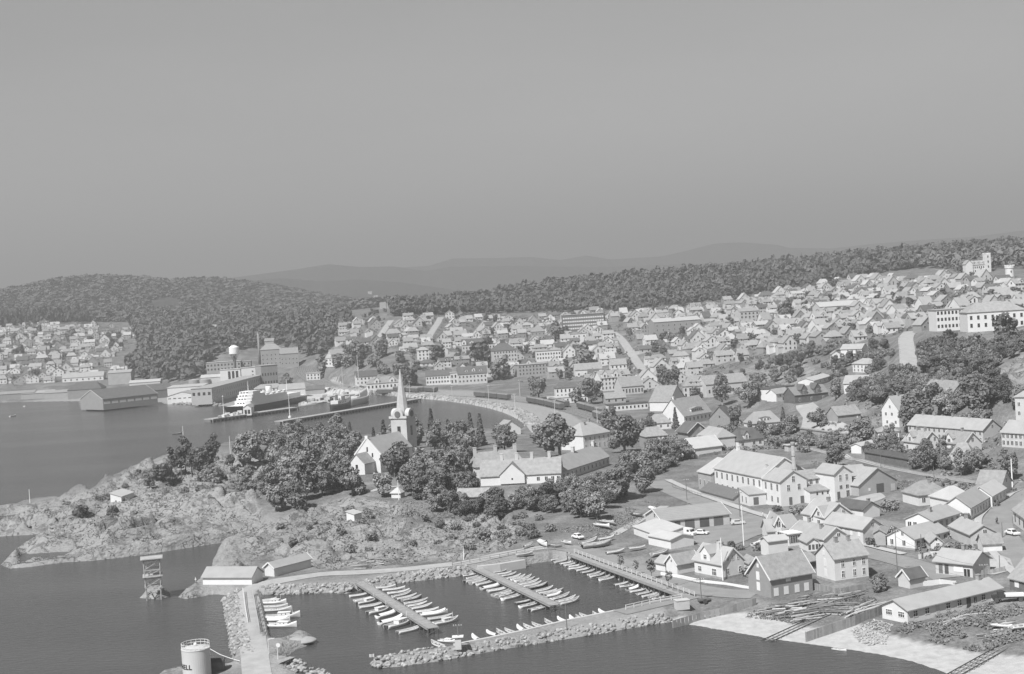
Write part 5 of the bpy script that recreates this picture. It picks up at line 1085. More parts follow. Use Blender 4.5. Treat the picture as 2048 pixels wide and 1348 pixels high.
def ripraps():
    riprap('breakwater_stones', 'rough stone bank on the sea side of the breakwater', [(1345, 1243), (1300, 1250), (1230, 1262), (1140, 1277), (1050, 1291), (960, 1307), (880, 1322), (800, 1333), (757, 1336), (742, 1332)], 300, .0, 1.3, 2.6, (.5, 1.25), 1, -1)
    riprap('breakwater_stones', 'stone heap at the tip of the breakwater with the little flag', [(800, 1330), (757, 1336), (744, 1333), (752, 1327), (800, 1317), (850, 1309), (890, 1304)], 170, .2, 1.6, 1.6, (.5, 1.2), 2, -1)
    riprap('mole_stones', 'stone bank on the open-water side of the mole', [(478, 1325), (466, 1300), (462, 1270), (455, 1240), (450, 1215), (444, 1205), (458, 1192)], 300, .0, 1.6, 3.6, (.5, 1.3), 3, -1)
    riprap('shore_stones', 'tipped stones below the harbour road at the head of the basin', [(940, 1150), (870, 1158), (800, 1166), (745, 1178), (720, 1180)], 170, .0, 1.5, 4.0, (.6, 1.4), 4, -1)
    riprap('shore_stones', 'tipped stones at the inner corner of the mole', [(690, 1188), (665, 1185), (620, 1187), (560, 1190), (524, 1187)], 170, .0, 1.5, 4.0, (.7, 1.5), 5, -1)
    riprap('harbour_stones', 'pale stone bank curving round the inner harbour', [(1056, 860), (1050, 845), (1035, 835), (1015, 826), (985, 817), (940, 808), (890, 801), (845, 797)], 300, .2, 2.2, 7.0, (1.2, 2.6), 6, -1)
    riprap('factory_stones', 'stone bank under the harbour factory', [(437, 812), (380, 810), (330, 808)], 70, .2, 1.2, 4.0, (1.6, 3.0), 7, -1)
    riprap('tank_stones', 'loose stones on the spit beside the fuel tank', [(560, 1330), (575, 1340), (600, 1352), (630, 1368)], 90, .1, 1.2, 3.5, (.6, 1.3), 8, 1)
# ------------------------------------------------------------------ landmark buildings of the town
def rowsw(n, *zs, w=1.1, h=1.5, st='far', face='f'): return [(face, n, z, w, h, st) for z in zs]
LM = []
def lm(*a, **k):
    o = house(*a, **k); LM.append((o.location.x + math.cos(o.rotation_euler.z) * o['_L'] / 2 - math.sin(o.rotation_euler.z) * o['_D'] / 2, o.location.y + math.sin(o.rotation_euler.z) * o['_L'] / 2 + math.cos(o.rotation_euler.z) * o['_D'] / 2, max(o['_L'], o['_D']) / 2)); return o
lm('town_block', 'largest pale block with dark hipped roof above the railway', C=(1012, 735), L=19, yaw=8, D=22, h=14, pitch=30, hip=8, wall=CREAM, roof=DARKR, cat='building', wins=rowsw(8, 2, 5.4, 8.8, 11.6) + rowsw(6, 2, 5.4, 8.8, 11.6, face='r'), chim=[(.5, .5, 4, 2, DARKR)])
lm('office_block', 'flat-roofed grey block in front of the largest pale block', C=(1068, 752), L=24, yaw=14, D=14, h=9, ridge='flat', pitch=2, wall=GREYW, roof=SLATE, cat='building', wins=rowsw(9, 1.5, 4.2, 6.8) + rowsw(5, 4.2, 6.8, face='r'))
lm('office_block', 'white flat-roofed two-storey block right of the largest pale block', C=(1098, 722), L=20, yaw=4, D=12, h=8.4, ridge='flat', pitch=2, roof=SLATE, cat='building', wins=rowsw(9, 2, 5.2))
lm('hotel', 'long dark-roofed hotel with round corner gables', C=(958, 708), L=28, yaw=4, D=13, h=8.5, pitch=36, wall=CREAM, roof=DARKR, cat='hotel', wins=rowsw(11, 1.5, 5), dorm=[(.06, 4, 3, 8.4, 1, 4, -.3, .9, WHITE, DARKR, (1.2, 1.6), 'far'), (.94, 4, 3, 8.4, 1, 4, -.3, .9, WHITE, DARKR, (1.2, 1.6), 'far'), (.3, 4, 1.6, 9, 1, 4, 1.2, .6, WHITE, DARKR, (1.2, 1.0), 'far')])
lm('rail_house', 'long white two-storey house with dark roof facing the railway', C=(879, 769), L=20, yaw=2, D=11, h=7, pitch=34, roof=DARKR, wins=rowsw(9, 1.4, 4.4))
lm('rail_house', 'narrow flat-topped house between two dark-roofed railway houses', C=(912, 769), L=8, yaw=2, D=11, h=9, ridge='flat', pitch=2, wall=CREAM, roof=SLATE, wins=rowsw(3, 1.4, 5.2, h=2.2))
lm('rail_house', 'long pale house with dark roof and round dormers facing the railway', C=(946, 768), L=22, yaw=4, D=12, h=8, pitch=40, wall=CREAM, roof=DARKR, wins=rowsw(8, 1.8, 5), dorm=[(.3, 2, 1.2, 9.4, 1, 3, 1.5, .8, WHITE, DARKR, (1, .9), 'far'), (.55, 2.6, 1.8, 9.4, 1, 3, 1.5, .8, WHITE, DARKR, (1, 1.1), 'far'), (.8, 2, 1.2, 9.4, 1, 3, 1.5, .8, WHITE, DARKR, (1, .9), 'far')])
lm('harbour_house', 'white house with dark gable roof by the harbour lane', C=(735, 770), L=17, yaw=12, D=11, h=7, pitch=36, roof=DARKR, wins=rowsw(6, 1.4, 4.4))
lm('harbour_station', 'white harbour station with steep hipped roof and entrance gables', C=(768, 778), L=26, yaw=8, D=10, h=5, pitch=40, hip=5, roof=TILE, cat='station', wins=rowsw(9, 1.2, w=1.2, h=2), dorm=[(.3, 4, 3, 4.6, 1, 4, -.4, .9, WHITE, TILE, (1.2, 1.6), 'far'), (.75, 4, 3, 4.6, 1, 4, -.4, .9, WHITE, TILE, (1.2, 1.6), 'far')])
lm('modern_block', 'dark modern office block with four bands of windows below the forest', C=(1168, 662), L=38, yaw=2, D=14, h=15.5, ridge='flat', pitch=2, wall=M('dark_brick', .15, .85, .08, 1), roof=M('grey_roofing', .35, .8, .06, .5), cat='office', wins=rowsw(18, 2.2, 5.4, 8.6, 11.8, w=1.6, h=1.3, st='panel'))
lm('brick_warehouse', 'long brick warehouse with bright white roof in mid town', C=(1356, 667), L=40, yaw=10, D=18, h=10.5, pitch=17, wall=BRICK, roof=PALER, cat='warehouse', wins=rowsw(8, 3, 6.6, w=.9, h=1.6), chim=[(.45, .4, 1.6, 4)])
lm('apartment_block', 'pale apartment block with stacked balconies in upper town', C=(1500, 645), L=17, yaw=14, D=11, h=9.5, pitch=24, wall=CREAM, roof=TILE, cat='building', wins=rowsw(5, 1.2, 4, 6.8, w=1.4))
lm('market_hall', 'very long low hall with pale roof across the upper town', C=(1692, 624), L=40, yaw=6, D=18, h=5, pitch=20, wall=CREAM, roof=PALER, cat='hall', wins=rowsw(10, 1, w=1.4, h=2), chim=[(.75, .5, 1.2, 2.5)])
lm('white_school', 'white flat-roofed school with three rows of dark windows', C=(1918, 660), L=22, yaw=2, D=12, h=10.5, ridge='flat', pitch=2, roof=SLATE, cat='school', wins=rowsw(12, 1.6, 5, 8.2, w=1.0, h=1.6, st='hole'))
lm('school', 'broad pale school with hipped tile roof at the right edge', C=(1994, 661), L=26, yaw=-3, D=14, h=9, pitch=30, hip=6, roof=TILE, cat='school', wins=rowsw(8, 2, 5.6, w=1.1, h=1.8), chim=[(.3, .5, 1.2, 1.6), (.7, .5, 1.2, 1.6)])
lm('drill_hall', 'long hall with tile roof below the bushy bluff', C=(1455, 789), L=25, yaw=16, D=13, h=6.5, pitch=34, wall=CREAM, cat='hall', wins=rowsw(7, 1.5, w=1.0, h=2))
lm('drill_hall', 'pale pavilion with hipped tile roof and three dormers beside the long hall', C=(1395, 796), L=15, yaw=-4, D=14, h=7, pitch=36, hip=4, wall=CREAM, cat='hall', wins=rowsw(6, 1, 4, w=1.0, h=1.8), dorm=[(.3, 2, .9, 8, 1, 3, 1.3, .3, CREAM, TILE, (1, .7), 'far'), (.5, 2, .9, 8, 1, 3, 1.3, .3, CREAM, TILE, (1, .7), 'far'), (.7, 2, .9, 8, 1, 3, 1.3, .3, CREAM, TILE, (1, .7), 'far')])
lm('gabled_block', 'white apartment house with ornate twin gables near the station', C=(1224, 781), L=15, yaw=18, D=11, h=8.5, pitch=38, wall=WHITE, cat='building', wins=rowsw(6, 1.2, 4, 6.6, w=.9), dorm=[(.2, 3.6, 3, 8.3, 1, 4, -.2, 1.2, WHITE, TILE, (1, 1.6), 'far'), (.7, 3.6, 3, 8.3, 1, 4, -.2, 1.2, WHITE, TILE, (1, 1.6), 'far')])
lm('meeting_hall', 'broad hall with sweeping tile roof beside the main street', C=(1266, 788), L=14, yaw=14, D=15, h=5, pitch=36, wall=CREAM, cat='hall', wins=rowsw(7, 1, w=.9, h=2.4))
lm('railway_station', 'white two-storey railway station with dark roof among round trees', C=(1136, 797), L=15, yaw=4, D=9, h=7, pitch=30, hip=3, roof=DARKR, cat='station', wins=rowsw(6, 1, 4.2, w=.9, h=1.8))
lm('station_annex', 'white low annex in front of the railway station', C=(1136, 806), L=24, yaw=3, D=5, h=3.4, pitch=8, ridge='shed', roof=PALER, cat='station', wins=rowsw(9, .8, w=.9, h=1.8))
lm('fire_station', 'brick hall with pyramid roof in mid town', C=(1077, 680), L=13, yaw=0, D=13, h=8, pitch=42, hip=6.3, wall=BRICK, roof=TILE, cat='hall', wins=rowsw(4, 1.5, 5))
lm('cube_building', 'plain white cube-shaped building below the modern office block', C=(1159, 688), L=13, yaw=4, D=12, h=9, ridge='flat', pitch=2, roof=SLATE, cat='building', wins=rowsw(3, 6))
lm('signal_house', 'low white railway building with dark roof and window row', C=(1258, 820), L=22, yaw=12, D=7, h=3.4, ridge='flat', pitch=2, roof=TARM, cat='building', wins=rowsw(10, 1, w=.9, h=1.3))
lm('platform_house', 'small gabled house beside the railway at the leafy corner', C=(1232, 806), L=12, yaw=10, D=8, h=3, pitch=36, wall=GREYW, wins=rowsw(3, .9))
lm('garden_villa', 'pale gabled villa right of the main street', C=(1238, 745), L=12, yaw=4, D=9, h=6, pitch=40, wins=rowsw(4, 1, 3.6))
lm('warehouse', 'long tile-roofed white warehouse beside dark columnar tree', C=(1178, 752), L=20, yaw=4, D=11, h=5, pitch=38, cat='warehouse', wins=rowsw(4, 1))
lm('bluff_house', 'tall white house on the bluff above the railway', C=(848, 722), L=9, yaw=10, D=9, h=9, pitch=26, hip=3, roof=SLATE, wins=rowsw(3, 1.5, 4.4, 7))
lm('custom_house', 'big pale house with wide tile roof beside the harbour hill', C=(690, 725), L=24, yaw=24, D=12, h=8, pitch=34, wall=CREAM, roof=TILE, wins=rowsw(8, 1.4, 4.8))
lm('custom_house', 'white wing of the pale house beside the harbour hill', C=(664, 732), L=12, yaw=-18, D=10, h=7, pitch=32, roof=SLATE, wins=rowsw(4, 1.4, 4.4))
lm('lane_house', 'white flat house by the harbour lane trees', C=(627, 760), L=12, yaw=0, D=8, h=6, ridge='flat', pitch=2, roof=PALER, wins=rowsw(4, 1, 3.6, w=1.2))
# the castle-like villa and water tower under the forest
def castle():
    p = G(1962, 546); t = thing('castle_villa', 'white castle-like villa with square tower at the forest edge', 'villa', p, math.radians(6))
    pad(p.x, p.y, 0, -13, 13, -2, 14, p.z)
    wallmesh(16, 9, 7, .7, 'x').build('wall', WHITE, t, loc=(-8, 0, 0)); roofmesh(16, 9, 7, .7, 'x').build('roof', SLATE, t, loc=(-8, 0, 0))
    MB().box(3.5, 8.2, -1.5, 3.2, -.5, 15).build('tower', WHITE, t); m = MB()
    for i in range(4):
        for x0, x1, y0, y1 in ((3.4 + i * 1.3, 4.1 + i * 1.3, -1.6, -1.2), (3.4 + i * 1.3, 4.1 + i * 1.3, 2.9, 3.3), (3.4, 3.8, -1.6 + i * 1.3, -.9 + i * 1.3), (7.9, 8.3, -1.6 + i * 1.3, -.9 + i * 1.3)): m.box(x0, x1, y0, y1, 15.002, 16)
    m.build('battlement', TRIM, t); wallmesh(6, 6, 8, 1.0, 'y').build('side_gable', WHITE, t, loc=(-13, -1, 0)); roofmesh(6, 6, 8, 1.0, 'y').build('side_roof', SLATE, t, loc=(-13, -1, 0))
    for i in range(6): opening(t, -6.5 + i * 1.8, 0, 4, 0, .9, 1.6, 'far'); opening(t, -6.5 + i * 1.8, 0, 1, 0, .9, 1.6, 'far')
    for z in (4, 8, 12): opening(t, 5.8, -1.5, z, 0, 1, 1.8, 'far')
    for i in range(3): dormer(t, -5 + i * 4, 2, 1.5, 7, .7, 3, .6, .8, WHITE, SLATE, (.9, 1), 'far')
    q = G(2020, 557); w = thing('water_tower', 'squat white round tower with battlements right of the castle villa', 'tower', q); MB().lathe([(3.2, -1), (3.0, 7.2), (3.4, 7.4), (3.4, 9)], 20).build('tower_wall', WHITE, w, smooth=False)
    m = MB()
    for k in range(12):
        a = k * math.pi / 6; m.beam((3.2 * math.cos(a), 3.2 * math.sin(a), 9), (3.2 * math.cos(a), 3.2 * math.sin(a), 9.8), .7)
    m.build('battlement', TRIM, w); opening(w, 0, -3.05, 4, 0, .8, 1.6, 'hole')
castle()
def silo():
    x, y, z = PD(772, 630, 1980); t = thing('gravel_silo', 'tall pale twin silo with conveyor in the valley mouth', 'silo', (x, y, z - 3))
    MB().box(-8, 1, 0, 10, 0, 21).build('silo_block', M('silo_concrete', .36, .9, .06, .2), t); MB().box(1.2, 10, 1, 10, 0, 19).build('silo_block', MATS['silo_concrete'], t)
    MB().beam((-8.5, 5, 12), (-36, 5, 1), 2.5).build('conveyor', GREYW, t); MB().box(-40, -26, 0, 8, 0, 7).build('loading_shed', PALER, t)
silo()
# ------------------------------------------------------------------ streets of ordinary houses, row by row up the hill
TOWN = [(640, 676), (690, 650), (760, 640), (900, 635), (1100, 632), (1300, 626), (1450, 608), (1600, 584), (1700, 564), (1850, 560), (1920, 560), (2060, 566), (2060, 640), (1960, 664), (1850, 664), (1800, 655), (1760, 690), (1650, 692), (1560, 706), (1480, 722), (1430, 742), (1380, 765), (1300, 785), (1290, 760), (1200, 770), (1120, 762), (1000, 755), (860, 745), (800, 705), (700, 700), (650, 700)]
SUBURB = [(-60, 655), (100, 648), (250, 655), (272, 680), (240, 700), (200, 720), (240, 745), (120, 765), (-60, 770)]
TONES = [(WHITE, 'white'), (WHITE, 'white'), (CREAM, 'cream'), (CREAM, 'pale'), (GREYW, 'grey'), (WHITE, 'white'), (OCHRE, 'dark-walled')]
ROOFS = [(TILE, 'tiled'), (TILE, 'tiled'), (SLATE, 'slate-roofed'), (SLATE, 'slate-roofed'), (DARKR, 'dark-roofed'), (PALER, 'pale-roofed')]
_hm = {}
def simple_house(name, label, x, y, z, rz, L, D, h, pitch, wm, rm, style, nw, group, rows=1, r=None, cat='house'):
    root = thing(name, label, cat, (x, y, z), rz, group); t = math.tan(math.radians(pitch))
    k = (L, D, h, pitch, style, wm.name, rm.name)
    if k not in _hm:
        w = wallmesh(L, D, h, t, 'x' if style != 'y' else 'y', z0=-3, hip=style == 'hip'); w.v = [(a - L / 2, b, c) for a, b, c in w.v]
        q = roofmesh(L, D, h, t, 'x' if style != 'y' else 'y', .45, .35, .22, 2.2 if style == 'hip' else None); q.v = [(a - L / 2, b, c) for a, b, c in q.v]
        _hm[k] = (w.mesh('wall', wm), q.mesh('roof', rm))
    ob('wall', _hm[k][0], root); rf = ob('roof', _hm[k][1], root)
    zr = h + t * (D / 2 if style != 'y' else L / 2)
    if 'chim' not in _hm: _hm['chim'] = MB().box(-.4, .4, -.4, .4, -1.4, 1.1).mesh('chimney', BRICK)
    ob('chimney', _hm['chim'], rf, (r.uniform(-.25, .25) * L if style != 'y' else 0, D / 2 if style != 'y' else r.uniform(.3, .7) * D, zr))
    if r.random() < .45:
        aw, ad, ah = r.choice([(3.2, 4.5, 2.4), (4.0, 5.0, 2.8)]); sd = r.choice((-1, 1)); kk = ('ann', aw, wm.name, rm.name)
        if kk not in _hm: _hm[kk] = (wallmesh(aw, ad, ah, .7, 'x', z0=-3).mesh('annex', wm), roofmesh(aw, ad, ah, .7, 'x', .3, .25, .18).mesh('annex_roof', rm))
        an = ob('annex', _hm[kk][0], root, (L / 2 + .02 if sd > 0 else -L / 2 - aw - .02, r.uniform(.5, 2), 0)); ob('annex_roof', _hm[kk][1], an)
    if style == 'x' and r.random() < .4:
        dw = r.choice([2.2, 3.0]); kk = ('dor', dw, D, pitch, wm.name, rm.name)
        if kk not in _hm: _hm[kk] = (wallmesh(dw, D / 2, 1.6, .8, 'y', z0=-.6).mesh('dormer', wm), roofmesh(dw, D / 2, 1.6, .8, 'y', .25, .25, .16).mesh('dormer_roof', rm))
        dx = r.uniform(-.3, .15) * L; dn = ob('dormer', _hm[kk][0], root, (dx, .05, h)); ob('dormer_roof', _hm[kk][1], dn); ob('window', wmesh(1.0, 1.1, 'far'), dn, (dw / 2, 0, .3))
    for q in range(rows):
        for i in range(nw): ob('window', wmesh(1.0, 1.3, 'far'), root, ((i + .5) / nw * L - L / 2, 0, .9 + q * 2.7))
    if style == 'x': ob('window', wmesh(1.0, 1.3, 'far'), root, (L / 2, D / 2, h - .4), math.pi / 2); ob('window', wmesh(1.0, 1.3, 'far'), root, (-L / 2, D / 2, h - .4), -math.pi / 2)
    elif style == 'y': ob('window', wmesh(1.0, 1.3, 'far'), root, (0, 0, h - .1))
    return root
OCC = []
NUM = ['zero', 'one', 'two', 'three', 'four', 'five', 'six', 'seven', 'eight', 'nine', 'ten', 'eleven', 'twelve', 'thirteen', 'fourteen', 'fifteen', 'sixteen', 'seventeen', 'eighteen', 'nineteen', 'twenty', 'twenty-one', 'twenty-two', 'twenty-three', 'twenty-four', 'twenty-five', 'twenty-six']
def fill_rows(poly, rows, gapx, name, group, rowname, seed, skip, yaw0, small=1.0, nmax=300):
    r = random.Random(seed); total = 0
    ri = 0
    for Y in rows:
        xs = []
        x = -900 + r.uniform(0, 8)
        while x < 700:
            xs.append(x); x += gapx * r.uniform(.82, 1.28) * (1 + max(0, Y - 1200) / 2500)
        cand = []
        for x in xs:
            y = Y + r.uniform(-6, 6) + yaw0(x, Y)[1]; z = float(zat(x, y)); px, py = pix(np.array([x]), np.array([y]), np.array([z])); px, py = float(px[0]), float(py[0])
            if z < 1.5 or not inpoly(np.array([px]), np.array([py]), poly)[0] or r.random() < skip: continue
            if any((x - a) ** 2 + (y - b) ** 2 < (c + 8) ** 2 for a, b, c in LM): continue
            if any(min((p.x - x) ** 2 + (p.y - y) ** 2 for p in RL) < (w / 2 + 6) ** 2 for RL, (_, _, w, _) in zip(RLINES, ROADS)): continue
            if any((x - a) ** 2 + (y - b) ** 2 < 9.0 ** 2 for a, b in OCC): continue
            OCC.append((x, y)); cand.append((px, x, y, z))
        if not cand: continue
        ri += 1; cand.sort()
        for i, (px, x, y, z) in enumerate(cand):
            if total >= nmax: return total
            wm, wn = r.choice(TONES); rm, rn = r.choice(ROOFS); st = r.choice(['x', 'x', 'x', 'y', 'y', 'hip']); rows_ = r.choice([1, 1, 2])
            L = r.choice([8.4, 9.6, 11., 13.]) * small; D = r.choice([7.2, 8.2]) * small; h = (3.2 if rows_ == 1 else 5.6) * (.9 if small < 1 else 1)
            sh = {'x': 'house', 'y': 'gable-fronted house', 'hip': 'hip-roofed house'}[st]
            simple_house(name, f'{wn} {rn} {sh}, {nth(i + 1)} from the left in {rowname.format(NUM[ri])}', x, y, z + .1, math.radians(yaw0(x, Y)[0] + r.choice([0, 0, 0, 90 if st != 'hip' else 0, r.uniform(-14, 14)]) + r.uniform(-6, 6)), L, D, h, r.choice([34, 40, 44]), wm, rm, st, r.choice([2, 3, 3]), group, rows_, r)
            total += 1
    return total
def _yaw(x, Y): return (8 + x * .03 if x > 0 else 14, x * .05)
N_TOWN = fill_rows(TOWN, [1468 - 24 * i for i in range(13)], 14.2, 'hill_house', 'houses on the upper town hillside', 'hillside row {} below the forest', 5, .06, _yaw, .9, 300)
N_TOWN += fill_rows(TOWN, [1468 - 24 * i for i in range(13, 32)], 14.6, 'town_house', 'houses of the lower town', 'row {} of the lower town', 6, .06, _yaw, .92, 300)
N_SUB = fill_rows(SUBURB, [2040 - 30 * i for i in range(22)], 15.5, 'suburb_house', 'houses of the far suburb across the bay', 'row {} of the far suburb', 8, .06, lambda x, Y: (10, 0), .95, 190)
print('houses', N_TOWN, N_SUB)
for i, (px_, py_, lb) in enumerate([(430, 660, 'white house alone in the wood behind the harbour factory'), (448, 652, 'small white house above the other in the harbour wood'), (530, 655, 'white house on the wooded slope above the mill'), (182, 600, 'pale house high in the forest clearing on the left hill'), (136, 607, 'pale quarry house beside the forest clearing'), (290, 682, 'lone pale house at the wood edge right of the suburb'), (740, 588, 'tiny house on the far valley side'), (752, 596, 'second tiny house on the far valley side')]):
    g = G(px_, py_); r = random.Random(i); simple_house('forest_house', lb, g.x, g.y, g.z + .1, .1, 11, 8, 3.6, 38, WHITE, SLATE, 'x', 3, None, 1, r)
# ------------------------------------------------------------------ commercial port across the bay
WHARF = M('wharf_timber', .17, .9, .2, .5)
def pier(label, a, b, w, z=2.2, name='pier', front=True):
    A = Vector((*PZ(*a, z), 0)); B = Vector((*PZ(*b, z), 0)); d = B - A; L = d.length
    t = thing(name, label, 'pier', A, math.atan2(d.y, d.x))
    MB().box(0, L, 0, w, z - .5, z).build('deck', M('pier_deck', .34, .9, .12, .2), t); MB().box(0, L, -.15, .05, z - .8, z - .02).build('fender_beam', TIMBER, t)
    pl = MB().box(-.25, .25, -.1, .4, -3, z - .5).mesh('pile', M('pale_pile', .30, .9, .2, .5)); dk = MB().box(0, L, 2.5, w - .5, -3, z - .55).build('pier_core', WHARF, t)
    for i in range(int(L / 3.2) + 1): ob('pile', pl, t, (min(i * 3.2, L - .3), 0, 0))
    return t
pier('timber ferry pier with the black ship lying behind it', (426, 838), (598, 814), 9); pier('long timber pier on piles in the inner harbour', (566, 842), (842, 797), 7)
def beacon(label, px, py, h):
    g = Vector((*PZ(px, py, 2.2), 2.2)); t = thing('harbour_light', label, 'mast', g); MB().lathe([(1.1, 0), (1.0, 1.2), (.35, 1.4)], 8).build('base', TRIM, t); MB().tube([(0, 0, 1.2), (0, 0, h)], [.3, .12], 7).build('mast', TRIM, t); MB().lathe([(.4, h), (.5, h + .3), (.1, h + .7)], 8).build('lamp', TRIM, t)
beacon('white harbour light mast at the end of the ferry pier', 448, 833, 13); beacon('white harbour light mast at the end of the inner pier', 580, 836, 14)
def ferry():
    A = Vector((*PZ(441, 834), 0)); B = Vector((*PZ(597, 803), 0)); d = A - B; L = d.length
    t = thing('ferry', 'black-hulled passenger ship with stepped white superstructure at the ferry pier', 'ship', (A + B) / 2 + Vector((2, 4, 0)), math.atan2(d.y, d.x))
    bm_ = 15.; n = 17; rows = []
    for i in range(n):
        s = i / (n - 1); b = bm_ / 2 * (1 - max(0, (s - .72) / .28) ** 2) * (1 - .35 * max(0, (.12 - s) / .12) ** 2); b = max(b, .15); zt = 5.4 + 2.6 * max(0, s - .6) ** 1.6 * 4 + .8 * max(0, .2 - s) * 3; rk = 5 * max(0, s - .85) / .15
        for k in range(5): u = k / 4; rows.append(((s - .5) * L + rk * (u - 1) * 1.2, b * (.8 + .2 * u) if k else b * .6, -1 + (zt + 1) * u))
    v = rows + [(x, -y, z) for x, y, z in rows]; N = len(rows); f = []
    for side in (0, N):
        for i in range(n - 1):
            for k in range(4): a = side + i * 5 + k; q = (a, a + 5, a + 6, a + 1); f.append(q if side == 0 else q[::-1])
    for i in range(n - 1): a = i * 5 + 4; f.append((a, a + 5, N + a + 5, N + a))
    f.append(tuple([k for k in range(5)] + [N + 4 - k for k in range(5)]))
    hl = MB().add(v, f).build('hull', M('black_hull', .05, .45, .15, .3), t); 
    WS = M('ship_white', .78, .6, .03, .5); BL = GLASS
    def block(nm, x0, x1, w, z0, z1, front=0.):
        c = MB().prism([(x0, -w / 2), (x1 - front, -w / 2), (x1, -w / 4), (x1, w / 4), (x1 - front, w / 2), (x0, w / 2)], z0, z1).build(nm, WS, t)
        return c
    MB().prism([(-L * .46, -bm_ * .49), (L * .36, -bm_ * .49), (L * .36, bm_ * .49), (-L * .46, bm_ * .49)], 5.45, 6.6).build('bulwark', WS, t)
    dk = [('deck_house', -L * .38, L * .30, 12.5, 6.61, 10), ('deck_house', -L * .2, L * .28, 12, 10.01, 12.6), ('deck_house', L * .08, L * .265, 11.5, 12.61, 15.2), ('bridge', L * .14, L * .25, 11, 15.21, 17.8)]
    for nm, x0, x1, w, z0, z1 in dk:
        c = block(nm, x0, x1, w, z0, z1, 2.5); k = int((x1 - x0) / 3.2); wm = MB().box(-.7, .7, -.04, .04, 0, 1.0).mesh('window', BL)
        for i in range(k): ob('window', wm, c, (x0 + 2 + i * 3.1, -w / 2 - .02, z0 + 1.1))
        for y in (-2.2, 0, 2.2): ob('window', wm, c, (x1 + .03, y, z0 + 1.2), math.pi / 2)
    MB().lathe([(2.6, 12.5), (2.2, 19.5), (2.1, 19.7)], 14, -L * .06, 0).build('funnel', WS, t, smooth=True); MB().lathe([(2.22, 18.2), (2.12, 19.9)], 14, -L * .06, 0).build('funnel_band', M('funnel_black', .05, .6, .1, 1), t)
    for x, h in ((L * .2, 27), (-L * .3, 23)): MB().tube([(x, 0, 9), (x, 0, h)], [.35, .12], 6).build('mast', WS, t)
    lb = MB().lathe([(.05, -3.2), (.8, -2), (1.15, 0), (.8, 2), (.05, 3.2)], 8).mesh('lifeboat', WS)
    for i in range(4):
        for s in (-1, 1): o = ob('lifeboat', lb, t, (-L * .16 + i * 8.5, s * 6.6, 13.9)); o.rotation_euler = (0, math.pi / 2, 0)
ferry(); [o for o in COL.objects if o.name == 'ferry'][0].scale = (1, 1, .8)
def cargo_boat(label, a, b, hm, superst=True, mast=False):
    A = Vector((*PZ(*a), 0)); B = Vector((*PZ(*b), 0)); d = B - A; L = d.length
    t = thing('coaster', label, 'ship', (A + B) / 2, math.atan2(d.y, d.x)); h = ob('hull', hull_mesh(hm, False, .26, .1), t, (0, 0, .2), 0, (L, L, L))
    if superst:
        c = MB().box(-L * .3, L * .12, -L * .075, L * .075, L * .07, L * .17).build('deck_house', WHITE, t); MB().box(-L * .1, L * .08, -L * .06, L * .06, L * .1705, L * .235).build('wheelhouse', WHITE, t); MB().lathe([(L * .03, L * .17), (L * .025, L * .27)], 10, -L * .18).build('funnel', DARKR, t)
        wm = MB().box(-.5, .5, -.04, .04, 0, .9).mesh('window', GLASS)
        for i in range(5): ob('window', wm, c, (-L * .26 + i * L * .08, -L * .075 - .02, L * .11))
    if mast: MB().tube([(L * .05, 0, L * .05), (L * .05, 0, L * .75)], [.28, .12], 6).build('mast', TRIM, t); MB().box(-L * .35, -L * .15, -L * .07, L * .07, L * .06, L * .12).build('wheelhouse', WHITE, t)
    return t
cargo_boat('small dark tug with white deckhouse at the inner pier', (661, 822), (702, 812), HULLS[3]); cargo_boat('white sailing coaster with tall mast behind the inner pier', (700, 812), (736, 801), HULLS[1], False, True)
# wharf sheds on the left
lm('wharf_shed', 'big timber wharf shed with dark roof and pale gable on the quay', (162, 817), (207, 818), D=48, h=7.5, pitch=22, ridge='y', wall=OCHRE, roof=DARKR, cat='shed', z=2, wins=[('r', 7, 3.6, 5.5, 2.0, 'panel')], barge=True)
lm('wharf_shed', 'second dark-roofed wharf shed behind the big one', C=(170, 797), L=30, yaw=6, D=26, h=8, pitch=24, wall=OCHRE, roof=DARKR, cat='shed', hip=6)
lm('wharf_shed', 'dark shed roof beside the harbour factory', C=(318, 797), L=22, yaw=20, D=26, h=7, pitch=20, wall=DARKW, roof=DARKR, cat='shed')
for i, (px_, L_, lb) in enumerate([(30, 36, 'low timber wharf shed at the far left edge'), (75, 30, 'long grey timber store on the far shore'), (115, 24, 'grey boarded store left of the big wharf shed')]): lm('timber_store', lb, C=(px_, 798 - i), L=L_, yaw=4, D=16, h=5, pitch=14, wall=[OCHRE, GREYW, GREYW][i], roof=[TILE, SLATE, TILE][i], cat='shed')
lm('kiln_house', 'pale kiln house with two squat chimneys behind the wharf sheds', C=(240, 768), L=22, yaw=2, D=14, h=11, pitch=18, wall=M('kiln_wall', .36, .9, .1, .3), roof=SLATE, cat='building', chim=[(.25, .5, 2.4, 3.5, CREAM), (.75, .5, 2.4, 3.5, CREAM)])
lm('row_store', 'long white low store with window row behind the wharf', C=(166, 762), L=40, yaw=4, D=12, h=4, pitch=34, roof=SLATE, wins=rowsw(7, 1, w=1.4), cat='store')
lm('depot_building', 'pale flat shed right of the kiln house', C=(290, 775), L=28, yaw=8, D=18, h=5, pitch=12, wall=CREAM, roof=PALER, cat='shed')
